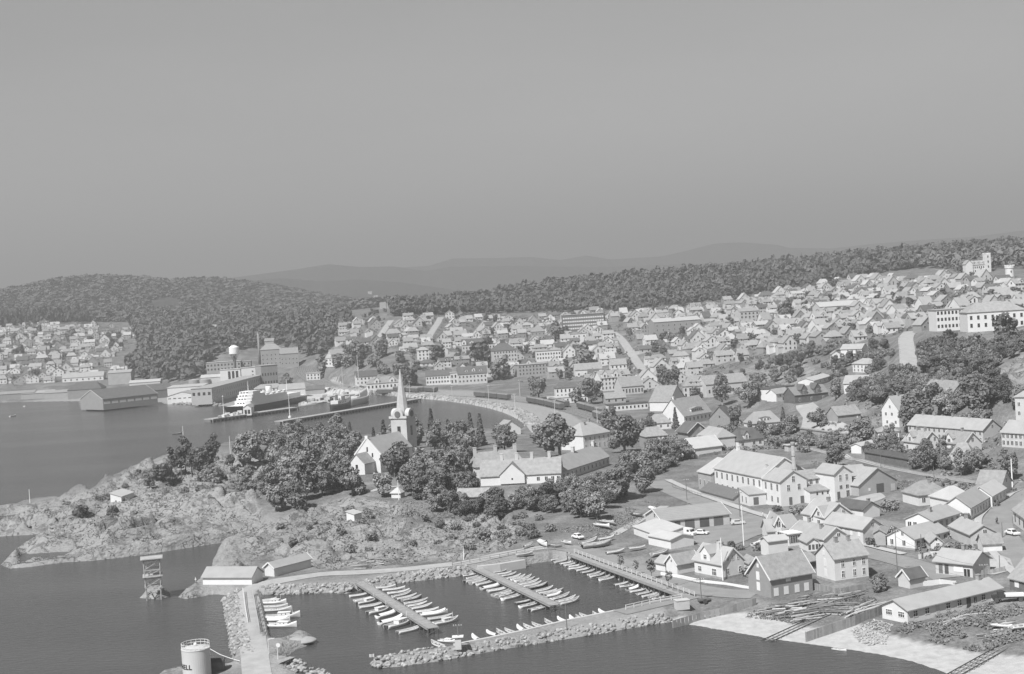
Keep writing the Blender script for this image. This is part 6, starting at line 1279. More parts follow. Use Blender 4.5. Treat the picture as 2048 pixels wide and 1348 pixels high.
# harbour factory
lm('harbour_factory', 'white low factory hall with shallow roof at the water edge', C=(365, 806), L=24, yaw=0, D=22, h=5.5, pitch=14, ridge='y', roof=SLATE, cat='factory', wins=[('f', 6, 3.2, 2.2, .7, 'hole')])
lm('harbour_factory', 'long plain white factory hall behind the shallow-roofed one', C=(372, 796), L=30, yaw=6, D=40, h=9, ridge='flat', pitch=2, roof=PALER, cat='factory')
lm('harbour_factory', 'long dark factory wing with two rows of windows facing the ship', (425, 806), (526, 776), D=16, h=11.5, ridge='flat', pitch=2, wall=M('shaded_render', .40, .9, .06, .3), roof=SLATE, cat='factory', z=2.2, wins=rowsw(26, 2.2, 6.6, w=1.7, h=2.6, st='hole') + [('l', 4, 6.2, 2.0, 2.4, 'hole')])  # wall grey darkened to carry the shade of the side facing the ship
lm('harbour_factory', 'tall dark factory block with small windows above the long wing', C=(541, 776), L=15, yaw=28, D=16, h=20, ridge='flat', pitch=2, wall=OCHRE, roof=SLATE, cat='factory', wins=rowsw(6, 4, 11, w=1.2, h=2.4, st='hole'))
lm('harbour_factory', 'white factory block with three tall windows amid the works', C=(462, 768), L=18, yaw=6, D=14, h=13, ridge='flat', pitch=2, roof=PALER, cat='factory', wins=[('f', [.45, .64, .83], 4.5, 2.2, 7, 'hole')])
lm('harbour_factory', 'white stepped factory block between tall windows and tall block', C=(503, 766), L=17, yaw=6, D=14, h=14, ridge='flat', pitch=2, roof=PALER, cat='factory', wins=[('f', [.6, .85], z, 1.3, 1.3, 'hole') for z in (3, 6.4, 9.8)])
lm('harbour_factory', 'rear factory range with two rows of windows', C=(448, 745), L=32, yaw=4, D=12, h=10, ridge='flat', pitch=2, wall=GREYW, roof=PALER, cat='factory', wins=rowsw(10, 2.6, 6.4, w=1.5, h=1.8, st='hole'))
lm('harbour_factory', 'rear factory range right of the water tank', C=(487, 742), L=14, yaw=4, D=12, h=9, ridge='flat', pitch=2, wall=GREYW, roof=SLATE, cat='factory', wins=rowsw(4, 2.6, 6.0, w=1.4, h=1.8, st='hole'))
lm('pale_shed', 'pale low-roofed works shed left of the tall windows', C=(425, 770), L=20, yaw=4, D=12, h=7, pitch=20, wall=CREAM, roof=PALER, cat='shed')
lm('mill', 'large brick mill with rooftop turret', C=(544, 734), L=20, yaw=10, D=18, h=17, pitch=34, hip=7, wall=M('mill_brick', .30, .9, .08, .5), roof=TILE, cat='mill', wins=rowsw(5, 3, 7, 11, w=1.1, h=1.5))
lm('mill', 'lower brick mill wing with tile roof', C=(580, 734), L=17, yaw=10, D=16, h=13, pitch=32, wall=MATS['mill_brick'], roof=TILE, cat='mill', wins=rowsw(5, 3, 7, w=1.0, h=1.4))
def turret():
    g = G(543, 734); t = thing('mill_turret', 'square turret on the roof of the large mill', 'turret', (g.x - 2, g.y + 9, g.z + 20)); wallmesh(9, 8, 5, .6, 'x', z0=-3).build('wall', MATS['mill_brick'], t, loc=(-4, -4, 0)); roofmesh(9, 8, 5, .6, 'x').build('roof', TILE, t, loc=(-4, -4, 0))
    c = G(520, 728); s = thing('works_chimney', 'slender works chimney left of the mill', 'chimney', c); MB().lathe([(1.5, -1), (.8, 30)], 12).build('shaft', BRICK, s, smooth=True); MB().lathe([(.82, 30), (1.1, 30.4), (1.1, 31)], 12).build('rim', BRICK, s)
    w = G(471, 748); u = thing('water_tank', 'round white water tank on a dark stem above the works', 'water tower', w); MB().lathe([(1.3, -1), (1.0, 17)], 10).build('stem', DARKW, u); MB().lathe([(1.2, 17), (4.6, 19), (4.6, 25), (2.5, 26.6), (.2, 27)], 20).build('tank', M('tank_white', .8, .6, .03, .5), u, smooth=False)
    for k in range(6): a = k * math.pi / 3; MB().beam((1.0 * math.cos(a), 1.0 * math.sin(a), 12), (4.0 * math.cos(a), 4.0 * math.sin(a), 18.6), .3).build('strut', DARKW, u)
turret()
lm('ferry_terminal', 'ferry terminal with hipped pale roof behind the ship', C=(540, 792), L=24, yaw=12, D=12, h=6, pitch=26, hip=5, roof=SLATE, cat='building', wins=rowsw(7, 1, 3.8))
lm('harbour_store', 'white harbour store with slate roof right of the ferry terminal', C=(586, 796), L=20, yaw=14, D=14, h=6.5, pitch=30, roof=SLATE, cat='store', wins=rowsw(2, 2))
lm('harbour_store', 'dark-roofed low store behind the harbour store', C=(622, 790), L=22, yaw=10, D=10, h=4, pitch=28, wall=GREYW, roof=DARKR, cat='store')
lm('pier_shed', 'small white shed with arched doors on the ferry pier', (487, 829), (503, 828), D=10, h=4.4, pitch=34, ridge='y', roof=SLATE, cat='shed', z=2.2, base=False, wins=[('f', [.3, .7], .2, 1.6, 2.8, 'hole')])
lm('quay_hut', 'long white hut on the inner quay', C=(684, 803), L=20, yaw=16, D=6, h=3.6, ridge='flat', pitch=2, roof=PALER, cat='hut', wins=[('f', [.15], .5, 1.4, 2, 'hole')])
def tanks():
    for i, (px_, py_, lb) in enumerate([(389, 772, 'left one of two squat storage tanks at the works'), (411, 771, 'right one of two squat storage tanks at the works')]):
        g = G(px_, py_); t = thing('storage_tank', lb, 'tank', (g.x, g.y, g.z), 0, 'storage tanks at the works'); MB().lathe([(5, -1), (5, 5.5), (2, 6.4), (.1, 6.6)], 20).build('tank_shell', GREYW, t, smooth=False)
tanks()
# trains: each wagon a thing of its own
def wagon(label, p, rz, mat, roofm, L=18, cat='railway carriage', name='railway_carriage', h=3.4, group=None):
    t = thing(name, label, cat, p, rz, group); b = MB().box(-L / 2, L / 2, -1.45, 1.45, .9, h).build('body', mat, t)
    m = MB(); s = [(-1.5, h), (-1.1, h + .45), (0, h + .65), (1.1, h + .45), (1.5, h)]; m.add([(-L / 2, y, z) for y, z in s] + [(L / 2, y, z) for y, z in s], [(i, i + 1, 6 + i, 5 + i) for i in range(4)] + [(0, 5, 9, 4)[::-1], (4, 3, 2, 1, 0), (5, 6, 7, 8, 9)]); m.build('roof', roofm, t)
    wm = MB().box(-.5, .5, -.03, .03, 0, .9).mesh('window', GLASS)
    if 'carriage' in name:
        for i in range(int(L / 2)): ob('window', wm, b, (-L / 2 + 1.2 + i * 2, -1.46, 1.9))
    bg = MB().box(-1.4, 1.4, -1.1, 1.1, .25, .85).mesh('bogie', IRON)
    for s_ in (-1, 1): ob('bogie', bg, t, (s_ * L * .32, 0, 0))
def trains():
    rl = RLINES[11]; dk = M('carriage_paint', .10, .6, .1, .5, rnd=.1); rf = M('carriage_roof', .20, .7, .1, .5, rnd=.15)
    def along(o, s):
        acc = 0
        for a, b in zip(rl[:-1], rl[1:]):
            l = (b - a).length
            if acc + l >= s: d = (b - a).normalized(); p = a + d * (s - acc) + Vector((-d.y, d.x, 0)) * o; return Vector((p.x, p.y, float(zat(p.x, p.y)) + .2)), math.atan2(d.y, d.x)
            acc += l
        return rl[-1].copy(), 0
    k = 0
    for o, s0, n, nm in ((3.4, 55, 3, 'in the right-hand train near the station'), (-3.4, 100, 4, 'in the train beside the quay road'), (6.8, 175, 4, 'in the middle train in front of the station'), (0, 190, 2, 'in the short train on the middle track'), (6.8, 290, 3, 'in the train below the long railway houses'), (3.4, 440, 3, 'on the curve by the mill'), (-3.4, 425, 3, 'on the inner curve by the mill')):
        for i in range(n):
            p, rz = along(o, s0 + i * 19.5); wagon(f'dark railway carriage, {nth(i + 1)} from the right {nm}', p, rz, dk, rf, group='carriages on the harbour railway')
# ------------------------------------------------------------------ trees
def leaf_material(name, g, rnd, ct=1.0):
    m = bpy.data.materials.new(name); m.use_nodes = True; n = m.node_tree.nodes; l = m.node_tree.links; b = n['Principled BSDF']; b.inputs['Roughness'].default_value = .75; b.inputs['Specular IOR Level'].default_value = .2
    geo = n.new('ShaderNodeNewGeometry'); no = n.new('ShaderNodeTexNoise'); no.inputs['Scale'].default_value = .9; no.inputs['Detail'].default_value = 2; l.new(geo.outputs['Position'], no.inputs['Vector'])
    oi = n.new('ShaderNodeObjectInfo'); mr = n.new('ShaderNodeMapRange'); mr.inputs['From Min'].default_value = .3; mr.inputs['From Max'].default_value = .7; mr.inputs['To Min'].default_value = g * (1 - .3 * ct); mr.inputs['To Max'].default_value = g * (1 + .35 * ct); l.new(no.outputs['Fac'], mr.inputs['Value'])
    k = n.new('ShaderNodeMapRange'); k.inputs['To Min'].default_value = 1 - rnd; k.inputs['To Max'].default_value = 1 + rnd; l.new(oi.outputs['Random'], k.inputs['Value'])
    q = n.new('ShaderNodeMath'); q.operation = 'MULTIPLY'; l.new(mr.outputs[0], q.inputs[0]); l.new(k.outputs[0], q.inputs[1])
    r = n.new('ShaderNodeMapRange'); r.inputs['To Min'].default_value = 1 - .25 * ct; r.inputs['To Max'].default_value = 1 + .25 * ct; l.new(geo.outputs['Random Per Island'], r.inputs['Value'])
    q2 = n.new('ShaderNodeMath'); q2.operation = 'MULTIPLY'; l.new(q.outputs[0], q2.inputs[0]); l.new(r.outputs[0], q2.inputs[1]); l.new(q2.outputs[0], b.inputs['Base Color'])
    return m
LEAF = leaf_material('leaves', .20, .28); LEAFD = leaf_material('dark_leaves', .125, .25); NEEDLE = leaf_material('needles', .10, .25); SCRUB = leaf_material('scrub_leaves', .18, .35); FARL = leaf_material('forest_leaves', .14, .15, .6); FARH = leaf_material('hill_leaves', .12, .1, .4)
BARK = M('bark', .12, .95, .25, 2)
def leaf_cloud(pts, nrm, size, rs, mat, name='crown', up=.25):
    """a quad for every point, facing roughly along its normal"""
    N = len(pts); n = nrm + rs.normal(0, .55, (N, 3)); n[:, 2] += up; n /= np.linalg.norm(n, axis=1)[:, None] + 1e-9
    a = np.cross(n, rs.normal(0, 1, (N, 3))); a /= np.linalg.norm(a, axis=1)[:, None] + 1e-9; b = np.cross(n, a); s = size * rs.uniform(.6, 1.3, (N, 1))
    co = np.stack([pts - a * s - b * s * .7, pts + a * s - b * s * .7, pts + a * s * .8 + b * s * .7, pts - a * s * .8 + b * s * .7], 1).reshape(-1, 3)
    q = np.arange(4 * N).reshape(-1, 4)
    return big_mesh(name, co, q, mat, False)
def lobes_cloud(lobes, n, rs, shell=(.72, 1.04)):
    w = np.array([l[3] ** 2 for l in lobes]); w /= w.sum(); idx = rs.choice(len(lobes), n, p=w); L = np.array(lobes)[idx]
    d = rs.normal(0, 1, (n, 3)); d /= np.linalg.norm(d, axis=1)[:, None]; r = rs.uniform(*shell, (n, 1)) * L[:, 3:4]
    p = L[:, :3] + d * r * np.array([1, 1, .85]); keep = np.ones(n, bool)
    for l in lobes:
        dd = np.linalg.norm((p - np.array(l[:3])) / np.array([1, 1, .85]), axis=1); keep &= dd > l[3] * .68
    return p[keep], d[keep]
def broad(seed, n=1500, mat=None, tall=1.0, leaf=.045, spread=.30):
    """crown of unit width standing on z = 0 .. tall"""
    rs = np.random.RandomState(seed); lob = [(0, 0, .5 * tall, .30)]
    for k in range(17):
        a = rs.uniform(0, 6.28); zz = rs.uniform(.18, .86) * tall; rr = spread * math.sqrt(max(.05, 1 - ((zz / tall - .45) / .55) ** 2)) * rs.uniform(.75, 1.1); lob.append((rr * math.cos(a), rr * math.sin(a), zz, rs.uniform(.09, .2)))
    p, d = lobes_cloud(lob, n, rs, (.62, 1.1)); return leaf_cloud(p, d, leaf, rs, mat or LEAF)
def conifer(seed, n=700, mat=None, w=.5):
    """spruce of unit height"""
    rs = np.random.RandomState(seed); z = rs.uniform(0.08, 1, n) ** 1.2; tier = np.floor(z * 12) / 12; rad = w * .5 * (1 - z) * (1 - .35 * (z * 12 - np.floor(z * 12))) + .01; a = rs.uniform(0, 6.28, n); r = rad * np.sqrt(rs.uniform(.25, 1, n))
    p = np.stack([r * np.cos(a), r * np.sin(a), z - .25 * r], 1); d = np.stack([np.cos(a), np.sin(a), np.full(n, .5)], 1); return leaf_cloud(p, d, .035, rs, mat or NEEDLE)
def pine(seed, n=800):
    rs = np.random.RandomState(seed); lob = []
    for k in range(9): a = rs.uniform(0, 6.28); z = rs.uniform(.42, .95); r = rs.uniform(.05, .24) * (1.25 - z); lob.append((r * math.cos(a), r * math.sin(a), z, rs.uniform(.07, .14)))
    p, d = lobes_cloud(lob, n, rs, (.5, 1.05)); p[:, 2] = .68 + (p[:, 2] - .68) * .95; return leaf_cloud(p, d, .03, rs, NEEDLE)
def trunk_mesh(seed, h=.55, r=.035, limbs=4):
    rs = random.Random(seed); m = MB(); m.tube([(0, 0, -.12), (0, 0, .02), (rs.uniform(-.02, .02), rs.uniform(-.02, .02), h * .6), (rs.uniform(-.03, .03), 0, h)], [r * 1.5, r, r * .75, r * .35], 7)
    for k in range(limbs): a = 6.28 * k / limbs + rs.uniform(0, 1); z = h * rs.uniform(.4, .75); m.tube([(0, 0, z), (.12 * math.cos(a), .12 * math.sin(a), z + .12), (.24 * math.cos(a), .24 * math.sin(a), z + .26)], [r * .45, r * .3, r * .12], 5)
    return m.mesh('trunk', BARK)
KIND = {
 'round': [(broad(s, 3400, None, 1.0, .031), trunk_mesh(s)) for s in (1, 2, 3, 4)], 'dark': [(broad(s, 3400, LEAFD, 1.05, .031), trunk_mesh(s)) for s in (11, 12)], 'tall': [(broad(s, 3400, None, 1.4, .032, .25), trunk_mesh(s, .9)) for s in (21, 22)],
 'far': [(broad(s, 800, None, 1.0, .06), trunk_mesh(s)) for s in (31, 32, 33)], 'fardark': [(broad(s, 800, LEAFD, 1.1, .06), trunk_mesh(s)) for s in (41, 42)],
 'column': [(broad(s, 900, LEAFD, 2.2, .06, .2), trunk_mesh(s, 1.0)) for s in (51,)], 'bush': [(broad(s, 900, SCRUB, .62, .05, .30), trunk_mesh(s, .25, .03, 5)) for s in (61, 62, 63)], 'young': [(broad(s, 260, None, 1.3, .07, .25), trunk_mesh(s, .8, .03)) for s in (71, 72)],
 'pine': [(pine(s), trunk_mesh(s, .85, .018, 5)) for s in (81, 82)], 'spruce': [(conifer(s), trunk_mesh(s, .5, .02, 0)) for s in (91, 92)]}
TREE_N = 0
def tree(kind, x, y, w, label, group, cat='tree', name=None, z=None, lift=0., sz=1.):
    """w: crown width in metres (height for pines and spruces)"""
    global TREE_N; TREE_N += 1; r = random.Random(TREE_N * 7 + 3); cr, tr = r.choice(KIND[kind]); z = float(zat(x, y)) if z is None else z
    nm = name or {'bush': 'bush', 'pine': 'pine_tree', 'spruce': 'spruce_tree', 'young': 'young_tree', 'column': 'columnar_tree', 'far': 'garden_tree', 'fardark': 'garden_tree', 'dark': 'dark_tree', 'tall': 'tall_tree'}.get(kind, 'leafy_tree')
    t = thing(nm, label, cat, (x, y, z), r.uniform(0, 6.28), group); up = {'round': .0, 'dark': -.02, 'tall': .0, 'far': -.02, 'fardark': -.03, 'column': .0, 'bush': -.1, 'young': .5}.get(kind, 0) + lift
    t.scale = (w, w * r.uniform(.9, 1.1), w * sz * r.uniform(.92, 1.08)); ob('crown', cr, t, (0, 0, up)); ob('trunk', tr, t); return t
# single trees one can pick out: kind, photo x, photo y of the foot, crown width in photo pixels, label
SINGLE = [('round', 500, 930, 74, 'broad pale tree above the sea at the left end of the church wood'), ('dark', 418, 931, 48, 'low dark round tree beside the flagpole rock'), ('pine', 345, 962, 62, 'leaning pine on the headland left of the taller pine'), ('pine', 364, 962, 70, 'taller pine on the headland between two others'), ('pine', 384, 955, 60, 'pine nearest the dark round tree on the headland'),
 ('round', 312, 962, 38, 'leafy bushy tree at the left end of the headland pines'), ('dark', 402, 940, 44, 'dark low tree in front of the flagpole rock'), ('pine', 372, 945, 72, 'old pine right behind the headland pines'), ('round', 300, 975, 30, 'small leafy tree lowest on the headland above the rocks'), ('bush', 160, 1030, 40, 'single round bush on the outer rocks'), ('round', 330, 965, 40, 'pale bushy tree left of the headland pines'), ('pine', 428, 925, 55, 'wind-shaped pine right of the dark round tree'),
 ('dark', 790, 955, 78, 'very dark beech in front of the church tower'), ('round', 850, 955, 70, 'broad tree right of the dark church beech'), ('round', 705, 992, 62, 'leafy tree hiding the left end of the church choir'), ('round', 768, 992, 56, 'leafy tree below the dark church beech'), ('round', 828, 972, 62, 'leafy tree at the foot of the church tower'), ('tall', 870, 905, 48, 'tall tree behind the church against the harbour'), ('round', 910, 900, 56, 'feathery tree by the harbour water right of the church'), ('spruce', 962, 890, 66, 'pointed conifer alone against the harbour water'),
 ('round', 1120, 915, 95, 'huge round tree behind the manor chimneys'), ('round', 1080, 895, 50, 'round tree left of the huge one behind the manor'), ('round', 930, 925, 58, 'round tree at the left end of the manor roof'), ('round', 1010, 905, 58, 'round tree behind the manor near the waterside house'),
 ('round', 1250, 905, 78, 'big dark-leaved tree beside the white hipped villa'), ('tall', 1220, 870, 45, 'tall tree behind the white hipped villa'), ('round', 1195, 1040, 60, 'broad tree at the end of the factory street park'), ('dark', 1240, 1000, 70, 'dark tree where the park meets the factory street'), ('round', 1290, 985, 55, 'leafy tree beside the top of the factory street'),
 ('round', 1758, 1182, 44, 'full round tree beside the tall white house'), ('bush', 1500, 1152, 40, 'dense bush between cottage and boat store'), ('bush', 1520, 1100, 34, 'garden bush beside the white store'), ('bush', 1462, 1096, 26, 'garden bush behind the cottage roof'), ('bush', 1440, 1092, 20, 'small bush behind the cottage chimney'), ('bush', 1530, 1083, 24, 'round bush beside the covered boat'), ('bush', 1480, 1100, 22, 'bush at the foot of the tall mast'),
 ('young', 1242, 1140, 20, 'first promenade tree from the far end of the boardwalk'), ('young', 1272, 1150, 17, 'second promenade tree from the far end of the boardwalk'), ('young', 1304, 1160, 26, 'third promenade tree from the far end of the boardwalk'), ('young', 1338, 1174, 20, 'fourth promenade tree from the far end, nearest the lamp post'),
 ('round', 1673, 935, 48, 'round tree alone behind the factory chimney'), ('round', 1725, 895, 64, 'wide pale tree beside the railway cutting'), ('tall', 1780, 895, 36, 'leafy tree in front of the square white house'), ('bush', 1693, 830, 36, 'flat-topped tree beside the low grey house', ), ('dark', 1840, 860, 88, 'broad very dark tree behind the tall white gable house'), ('dark', 1960, 830, 86, 'broad dark tree hiding the brick manor'), ('round', 1892, 830, 60, 'round tree behind the long barrack'), ('round', 1960, 858, 60, 'tree above the right end of the long barrack'),
 ('round', 1635, 855, 46, 'tree on the grass beside the forked road'), ('round', 1582, 868, 44, 'broad garden tree left of the forked road'), ('spruce', 1568, 862, 50, 'small spruce left of the forked road'), ('bush', 1555, 890, 34, 'clipped garden bush below the forked road'), ('round', 1340, 790, 62, 'big round tree beside the main street'), ('round', 1500, 812, 52, 'dark tree right of the long hall'), ('tall', 1445, 812, 46, 'leafy tree in front of the long hall'), ('round', 1390, 800, 28, 'small tree in front of the hipped pavilion'), ('tall', 1672, 800, 34, 'dense tree right of the dark timber house'),
 ('column', 1435, 895, 14, 'dark columnar conifer beside the pale garden villa'), ('round', 1300, 862, 30, 'small tree behind the dark-walled house'), ('spruce', 1352, 858, 42, 'dark spruce in front of the white school'), ('round', 1470, 850, 40, 'tree hiding the brick gable house'),
 ('round', 1078, 798, 52, 'round tree left of the railway station'), ('round', 1183, 808, 58, 'round tree in front of the railway station'), ('far', 1150, 806, 34, 'smaller tree against the station annex'), ('column', 1133, 745, 18, 'dark columnar tree right of the largest block'), ('far', 1170, 738, 52, 'spreading tree right of the dark columnar tree'), ('far', 1112, 680, 38, 'round tree below the modern office block'), ('far', 1003, 760, 50, 'low spreading tree right of the railway houses'), ('fardark', 965, 728, 56, 'dark tree below the dark-roofed hotel'), ('fardark', 875, 725, 36, 'dark round tree beside the tall bluff house'), ('fardark', 820, 775, 40, 'dark tree between harbour station and railway houses'),
 ('far', 715, 720, 44, 'leafy tree on the harbour hill'), ('far', 648, 750, 40, 'tree beside the flat harbour lane house'), ('far', 575, 775, 30, 'bushy tree at the foot of the tall factory block'), ('fardark', 1900, 690, 34, 'dark tree in front of the white flat school'), ('fardark', 2010, 690, 60, 'dark tree in front of the broad pale school'), ('far', 1460, 655, 24, 'small tree in upper town above the garden roofs'), ('far', 1442, 640, 26, 'round tree right of the brick warehouse'), ('far', 1300, 690, 26, 'tree left of the brick warehouse'), ('far', 1345, 685, 26, 'tree in front of the brick warehouse'), ('far', 1408, 660, 22, 'tree at the end of the brick warehouse'), ('far', 1570, 640, 40, 'dark tree clump in the upper town'), ('far', 1938, 600, 36, 'spreading tree below the castle villa'), ('far', 1950, 690, 30, 'tree between the two schools'), ('tall', 2020, 960, 46, 'leafy tree beside the bare pole at the right edge'), ('round', 1965, 930, 34, 'airy tree beside the four-window dormer house'), ('round', 1925, 985, 22, 'round bush by the branch line'), ('bush', 1893, 972, 24, 'dark round bush left of another by the branch line'), ('bush', 1926, 977, 22, 'dark round bush right of another by the branch line'), ('round', 1840, 1000, 30, 'bushy tree behind the tiled workers house'), ('bush', 1780, 1020, 44, 'scrubby bush on the bank behind the dark-roofed cottage'), ('bush', 1895, 1108, 22, 'bush beside the tiny white gabled house'), ('bush', 1920, 1098, 26, 'bush above the white wash house'), ('bush', 1932, 1048, 30, 'round street tree beside the white row house'), ('bush', 1990, 1012, 24, 'bush at the corner of the climbing street'), ('bush', 1555, 1022, 24, 'bush at the factory garden corner'), ('bush', 1590, 1028, 30, 'bush in front of the factory gable'), ('bush', 1612, 1025, 24, 'bush right of another before the factory gable'), ('bush', 1925, 1275, 22, 'scrubby bush in the boatyard weeds'), ('bush', 1945, 1300, 20, 'weedy bush above the beach slip')]
for s in SINGLE:
    k, px_, py_, w, lb = s; g = G(px_, py_); ppm = FPX / g.y; tree(k, g.x, g.y, w / ppm, lb, None)
# groves: sampled over an area given by photo corners; the trees are counted from the left
def grove(poly, n, kinds, wr, where, group, seed, gap=.62, cat='tree', name=None, sz=1., avoid=True, rocks=None):
    P = [G(a, b) for a, b in poly]; W_ = [(p.x, p.y) for p in P]; x0 = min(a for a, _ in W_); x1 = max(a for a, _ in W_); y0 = min(b for _, b in W_); y1 = max(b for _, b in W_); r = random.Random(seed); got = []; tries = 0
    while len(got) < n and tries < n * 60:
        tries += 1; x, y = r.uniform(x0, x1), r.uniform(y0, y1)
        if not inpoly(np.array([x]), np.array([y]), W_)[0]: continue
        w = r.uniform(*wr); z = float(zat(x, y))
        if z < .7: continue
        if any((x - a) ** 2 + (y - b) ** 2 < (gap * .5 * (w + c)) ** 2 for a, b, c, _ in got): continue
        if avoid and any((x - a) ** 2 + (y - b) ** 2 < (c + w * .3) ** 2 for a, b, c in HOUSES): continue
        if any(min((p.x - x) ** 2 + (p.y - y) ** 2 for p in RL) < (ww / 2 + 1.5) ** 2 for RL, (_, _, ww, _) in zip(RLINES, ROADS)): continue
        got.append((x, y, w, float(pix(np.array([x]), np.array([y]), np.array([z]))[0][0])))
    got.sort(key=lambda q: q[3])
    for i, (x, y, w, _) in enumerate(got):
        k = r.choice(kinds); tree(k, x, y, w if k not in ('pine', 'spruce') else w * 1.4, f'{DESC[k]}, {nth(i + 1)} from the left {where}', group, cat, name, sz=sz)
DESC = {'round': 'leafy tree', 'dark': 'dark leafy tree', 'tall': 'tall leafy tree', 'far': 'round tree', 'fardark': 'dark tree', 'column': 'columnar tree', 'bush': 'bush', 'young': 'young tree', 'pine': 'pine', 'spruce': 'spruce'}
HOUSES = []
for o in list(COL.objects):
    if o.parent is None and '_L' in o.keys():
        c, s = math.cos(o.rotation_euler.z), math.sin(o.rotation_euler.z); L_, D_ = o['_L'], o['_D']; n_ = max(1, int(max(L_, D_) / max(4., min(L_, D_))))
        for i in range(n_):
            a = L_ * (i + .5) / n_ if L_ >= D_ else L_ / 2; b = D_ * (i + .5) / n_ if D_ > L_ else D_ / 2
            HOUSES.append((o.location.x + c * a - s * b, o.location.y + s * a + c * b, min(L_, D_) * .55))
        del o['_L'], o['_D']
HOUSES += [(a, b, 4.3) for a, b in OCC]
_ch_o = [o for o in COL.objects if o.name == 'church'][0]
for i in range(-2, 7): HOUSES.append((_ch_o.location.x + 5 * math.cos(_ch_o.rotation_euler.z) - i * 5 * math.sin(_ch_o.rotation_euler.z), _ch_o.location.y + 5 * math.sin(_ch_o.rotation_euler.z) + i * 5 * math.cos(_ch_o.rotation_euler.z), 7))
grove([(530, 900), (690, 885), (705, 930), (690, 990), (610, 1020), (545, 1050), (530, 1010), (560, 950)], 52, ['round', 'round', 'dark', 'tall'], (7.5, 11.5), 'in the wood left of the church', 'trees of the church wood', 1)
grove([(560, 885), (700, 880), (800, 885), (950, 880), (960, 900), (800, 910), (690, 900), (570, 900)], 30, ['round', 'tall', 'spruce', 'dark'], (7, 11), 'along the harbour shore behind the church', 'trees behind the church', 2)
grove([(840, 960), (920, 938), (942, 985), (940, 1005), (900, 1005), (830, 1010), (795, 985)], 24, ['round', 'round', 'dark', 'tall'], (7, 10.5), 'between church and manor', 'trees between church and manor', 3)
grove([(860, 1020), (960, 1010), (1100, 1000), (1215, 985), (1245, 1000), (1180, 1040), (1090, 1025), (1010, 1035), (930, 1042)], 44, ['round', 'round', 'dark'], (5, 7.5), 'in the park below the manor', 'trees of the manor park', 4)
grove([(1250, 925), (1330, 905), (1380, 918), (1320, 945), (1270, 960), (1250, 945)], 30, ['round', 'bush', 'round'], (5, 8), 'in the thicket beside the meadow', 'thicket beside the meadow', 5, .5)
grove([(955, 985), (1130, 972), (1220, 940), (1225, 960), (1120, 990), (960, 1000)], 12, ['bush'], (2.4, 3.6), 'along the front of the manor', 'garden trees of the manor', 6)
grove([(1150, 985), (1240, 975), (1290, 985), (1230, 1010), (1190, 1045), (1160, 1040)], 9, ['round'], (5, 7), 'at the street end of the park', 'trees at the park end', 7)
grove([(1700, 785), (1760, 775), (1850, 770), (1975, 785), (2048, 805), (2048, 835), (1900, 828), (1810, 812), (1730, 800)], 62, ['round', 'dark', 'dark', 'round'], (6, 9.5), 'in the wood on the right slope', 'trees of the right slope wood', 8)
grove([(1842, 705), (1900, 700), (2000, 705), (2048, 685), (2060, 705), (1985, 740), (1890, 770), (1845, 750)], 58, ['round', 'dark', 'dark', 'round'], (5, 8.5), 'right of the steep road', 'trees right of the steep road', 9)
grove([(1440, 765), (1530, 730), (1600, 705), (1700, 690), (1785, 690), (1790, 735), (1700, 755), (1650, 760), (1560, 785), (1490, 795)], 85, ['round', 'bush', 'bush', 'dark'], (4.5, 8), 'on the bluff left of the steep road', 'trees of the bluff', 10)
grove([(1690, 800), (1760, 780), (1830, 750), (1845, 770), (1800, 812), (1740, 812)], 26, ['round', 'dark', 'round'], (5.5, 8.5), 'below the foot of the steep road', 'trees below the steep road', 25)
grove([(1555, 895), (1640, 880), (1700, 885), (1780, 905), (1760, 915), (1680, 905), (1600, 905)], 30, ['bush', 'round'], (4, 7), 'round the railway tunnel', 'scrub round the tunnel', 11)
grove([(1440, 875), (1500, 850), (1560, 860), (1560, 885), (1480, 905), (1440, 905)], 22, ['round', 'bush'], (4, 6.5), 'in the gardens left of the forked road', 'garden trees left of the fork', 12)
grove([(1780, 905), (1900, 915), (1960, 930), (1950, 955), (1850, 945), (1790, 925)], 22, ['round', 'bush', 'tall'], (4, 7), 'in the gardens below the barrack', 'garden trees below the barrack', 13)
grove([(640, 720), (700, 705), (790, 715), (860, 745), (830, 765), (760, 760), (690, 745)], 22, ['far', 'fardark', 'far'], (8, 13), 'on the bluff behind the harbour station', 'trees of the station bluff', 14)
grove([(1240, 860), (1300, 850), (1330, 868), (1280, 885), (1240, 880)], 10, ['round', 'dark'], (6, 9), 'behind the hipped villa', 'trees behind the hipped villa', 15)
grove([(650, 668), (900, 628), (1300, 618), (1600, 575), (1850, 555), (2040, 570), (2040, 650), (1850, 655), (1560, 700), (1440, 735), (1300, 770), (1180, 765), (900, 735), (780, 700)], 250, ['far', 'fardark', 'fardark'], (4.5, 8), 'among the houses of the town hillside', 'garden trees of the town', 16, .9)
grove([(-40, 665), (120, 655), (250, 665), (240, 720), (100, 755), (-40, 765)], 60, ['far', 'fardark'], (6, 11), 'among the houses of the far suburb', 'trees of the far suburb', 17, .9)
grove([(1660, 1085), (1760, 1060), (1900, 1030), (1990, 1040), (1990, 1090), (1900, 1110), (1760, 1100)], 14, ['bush'], (2.5, 4.5), 'in the gardens of the lower street', 'garden bushes of the lower street', 18)
grove([(395, 955), (470, 928), (545, 935), (545, 985), (470, 990), (420, 975)], 34, ['bush', 'bush', 'round'], (3, 6.5), 'in the scrub between pines and church wood', 'scrub between pines and church wood', 24, .7, 'bush')
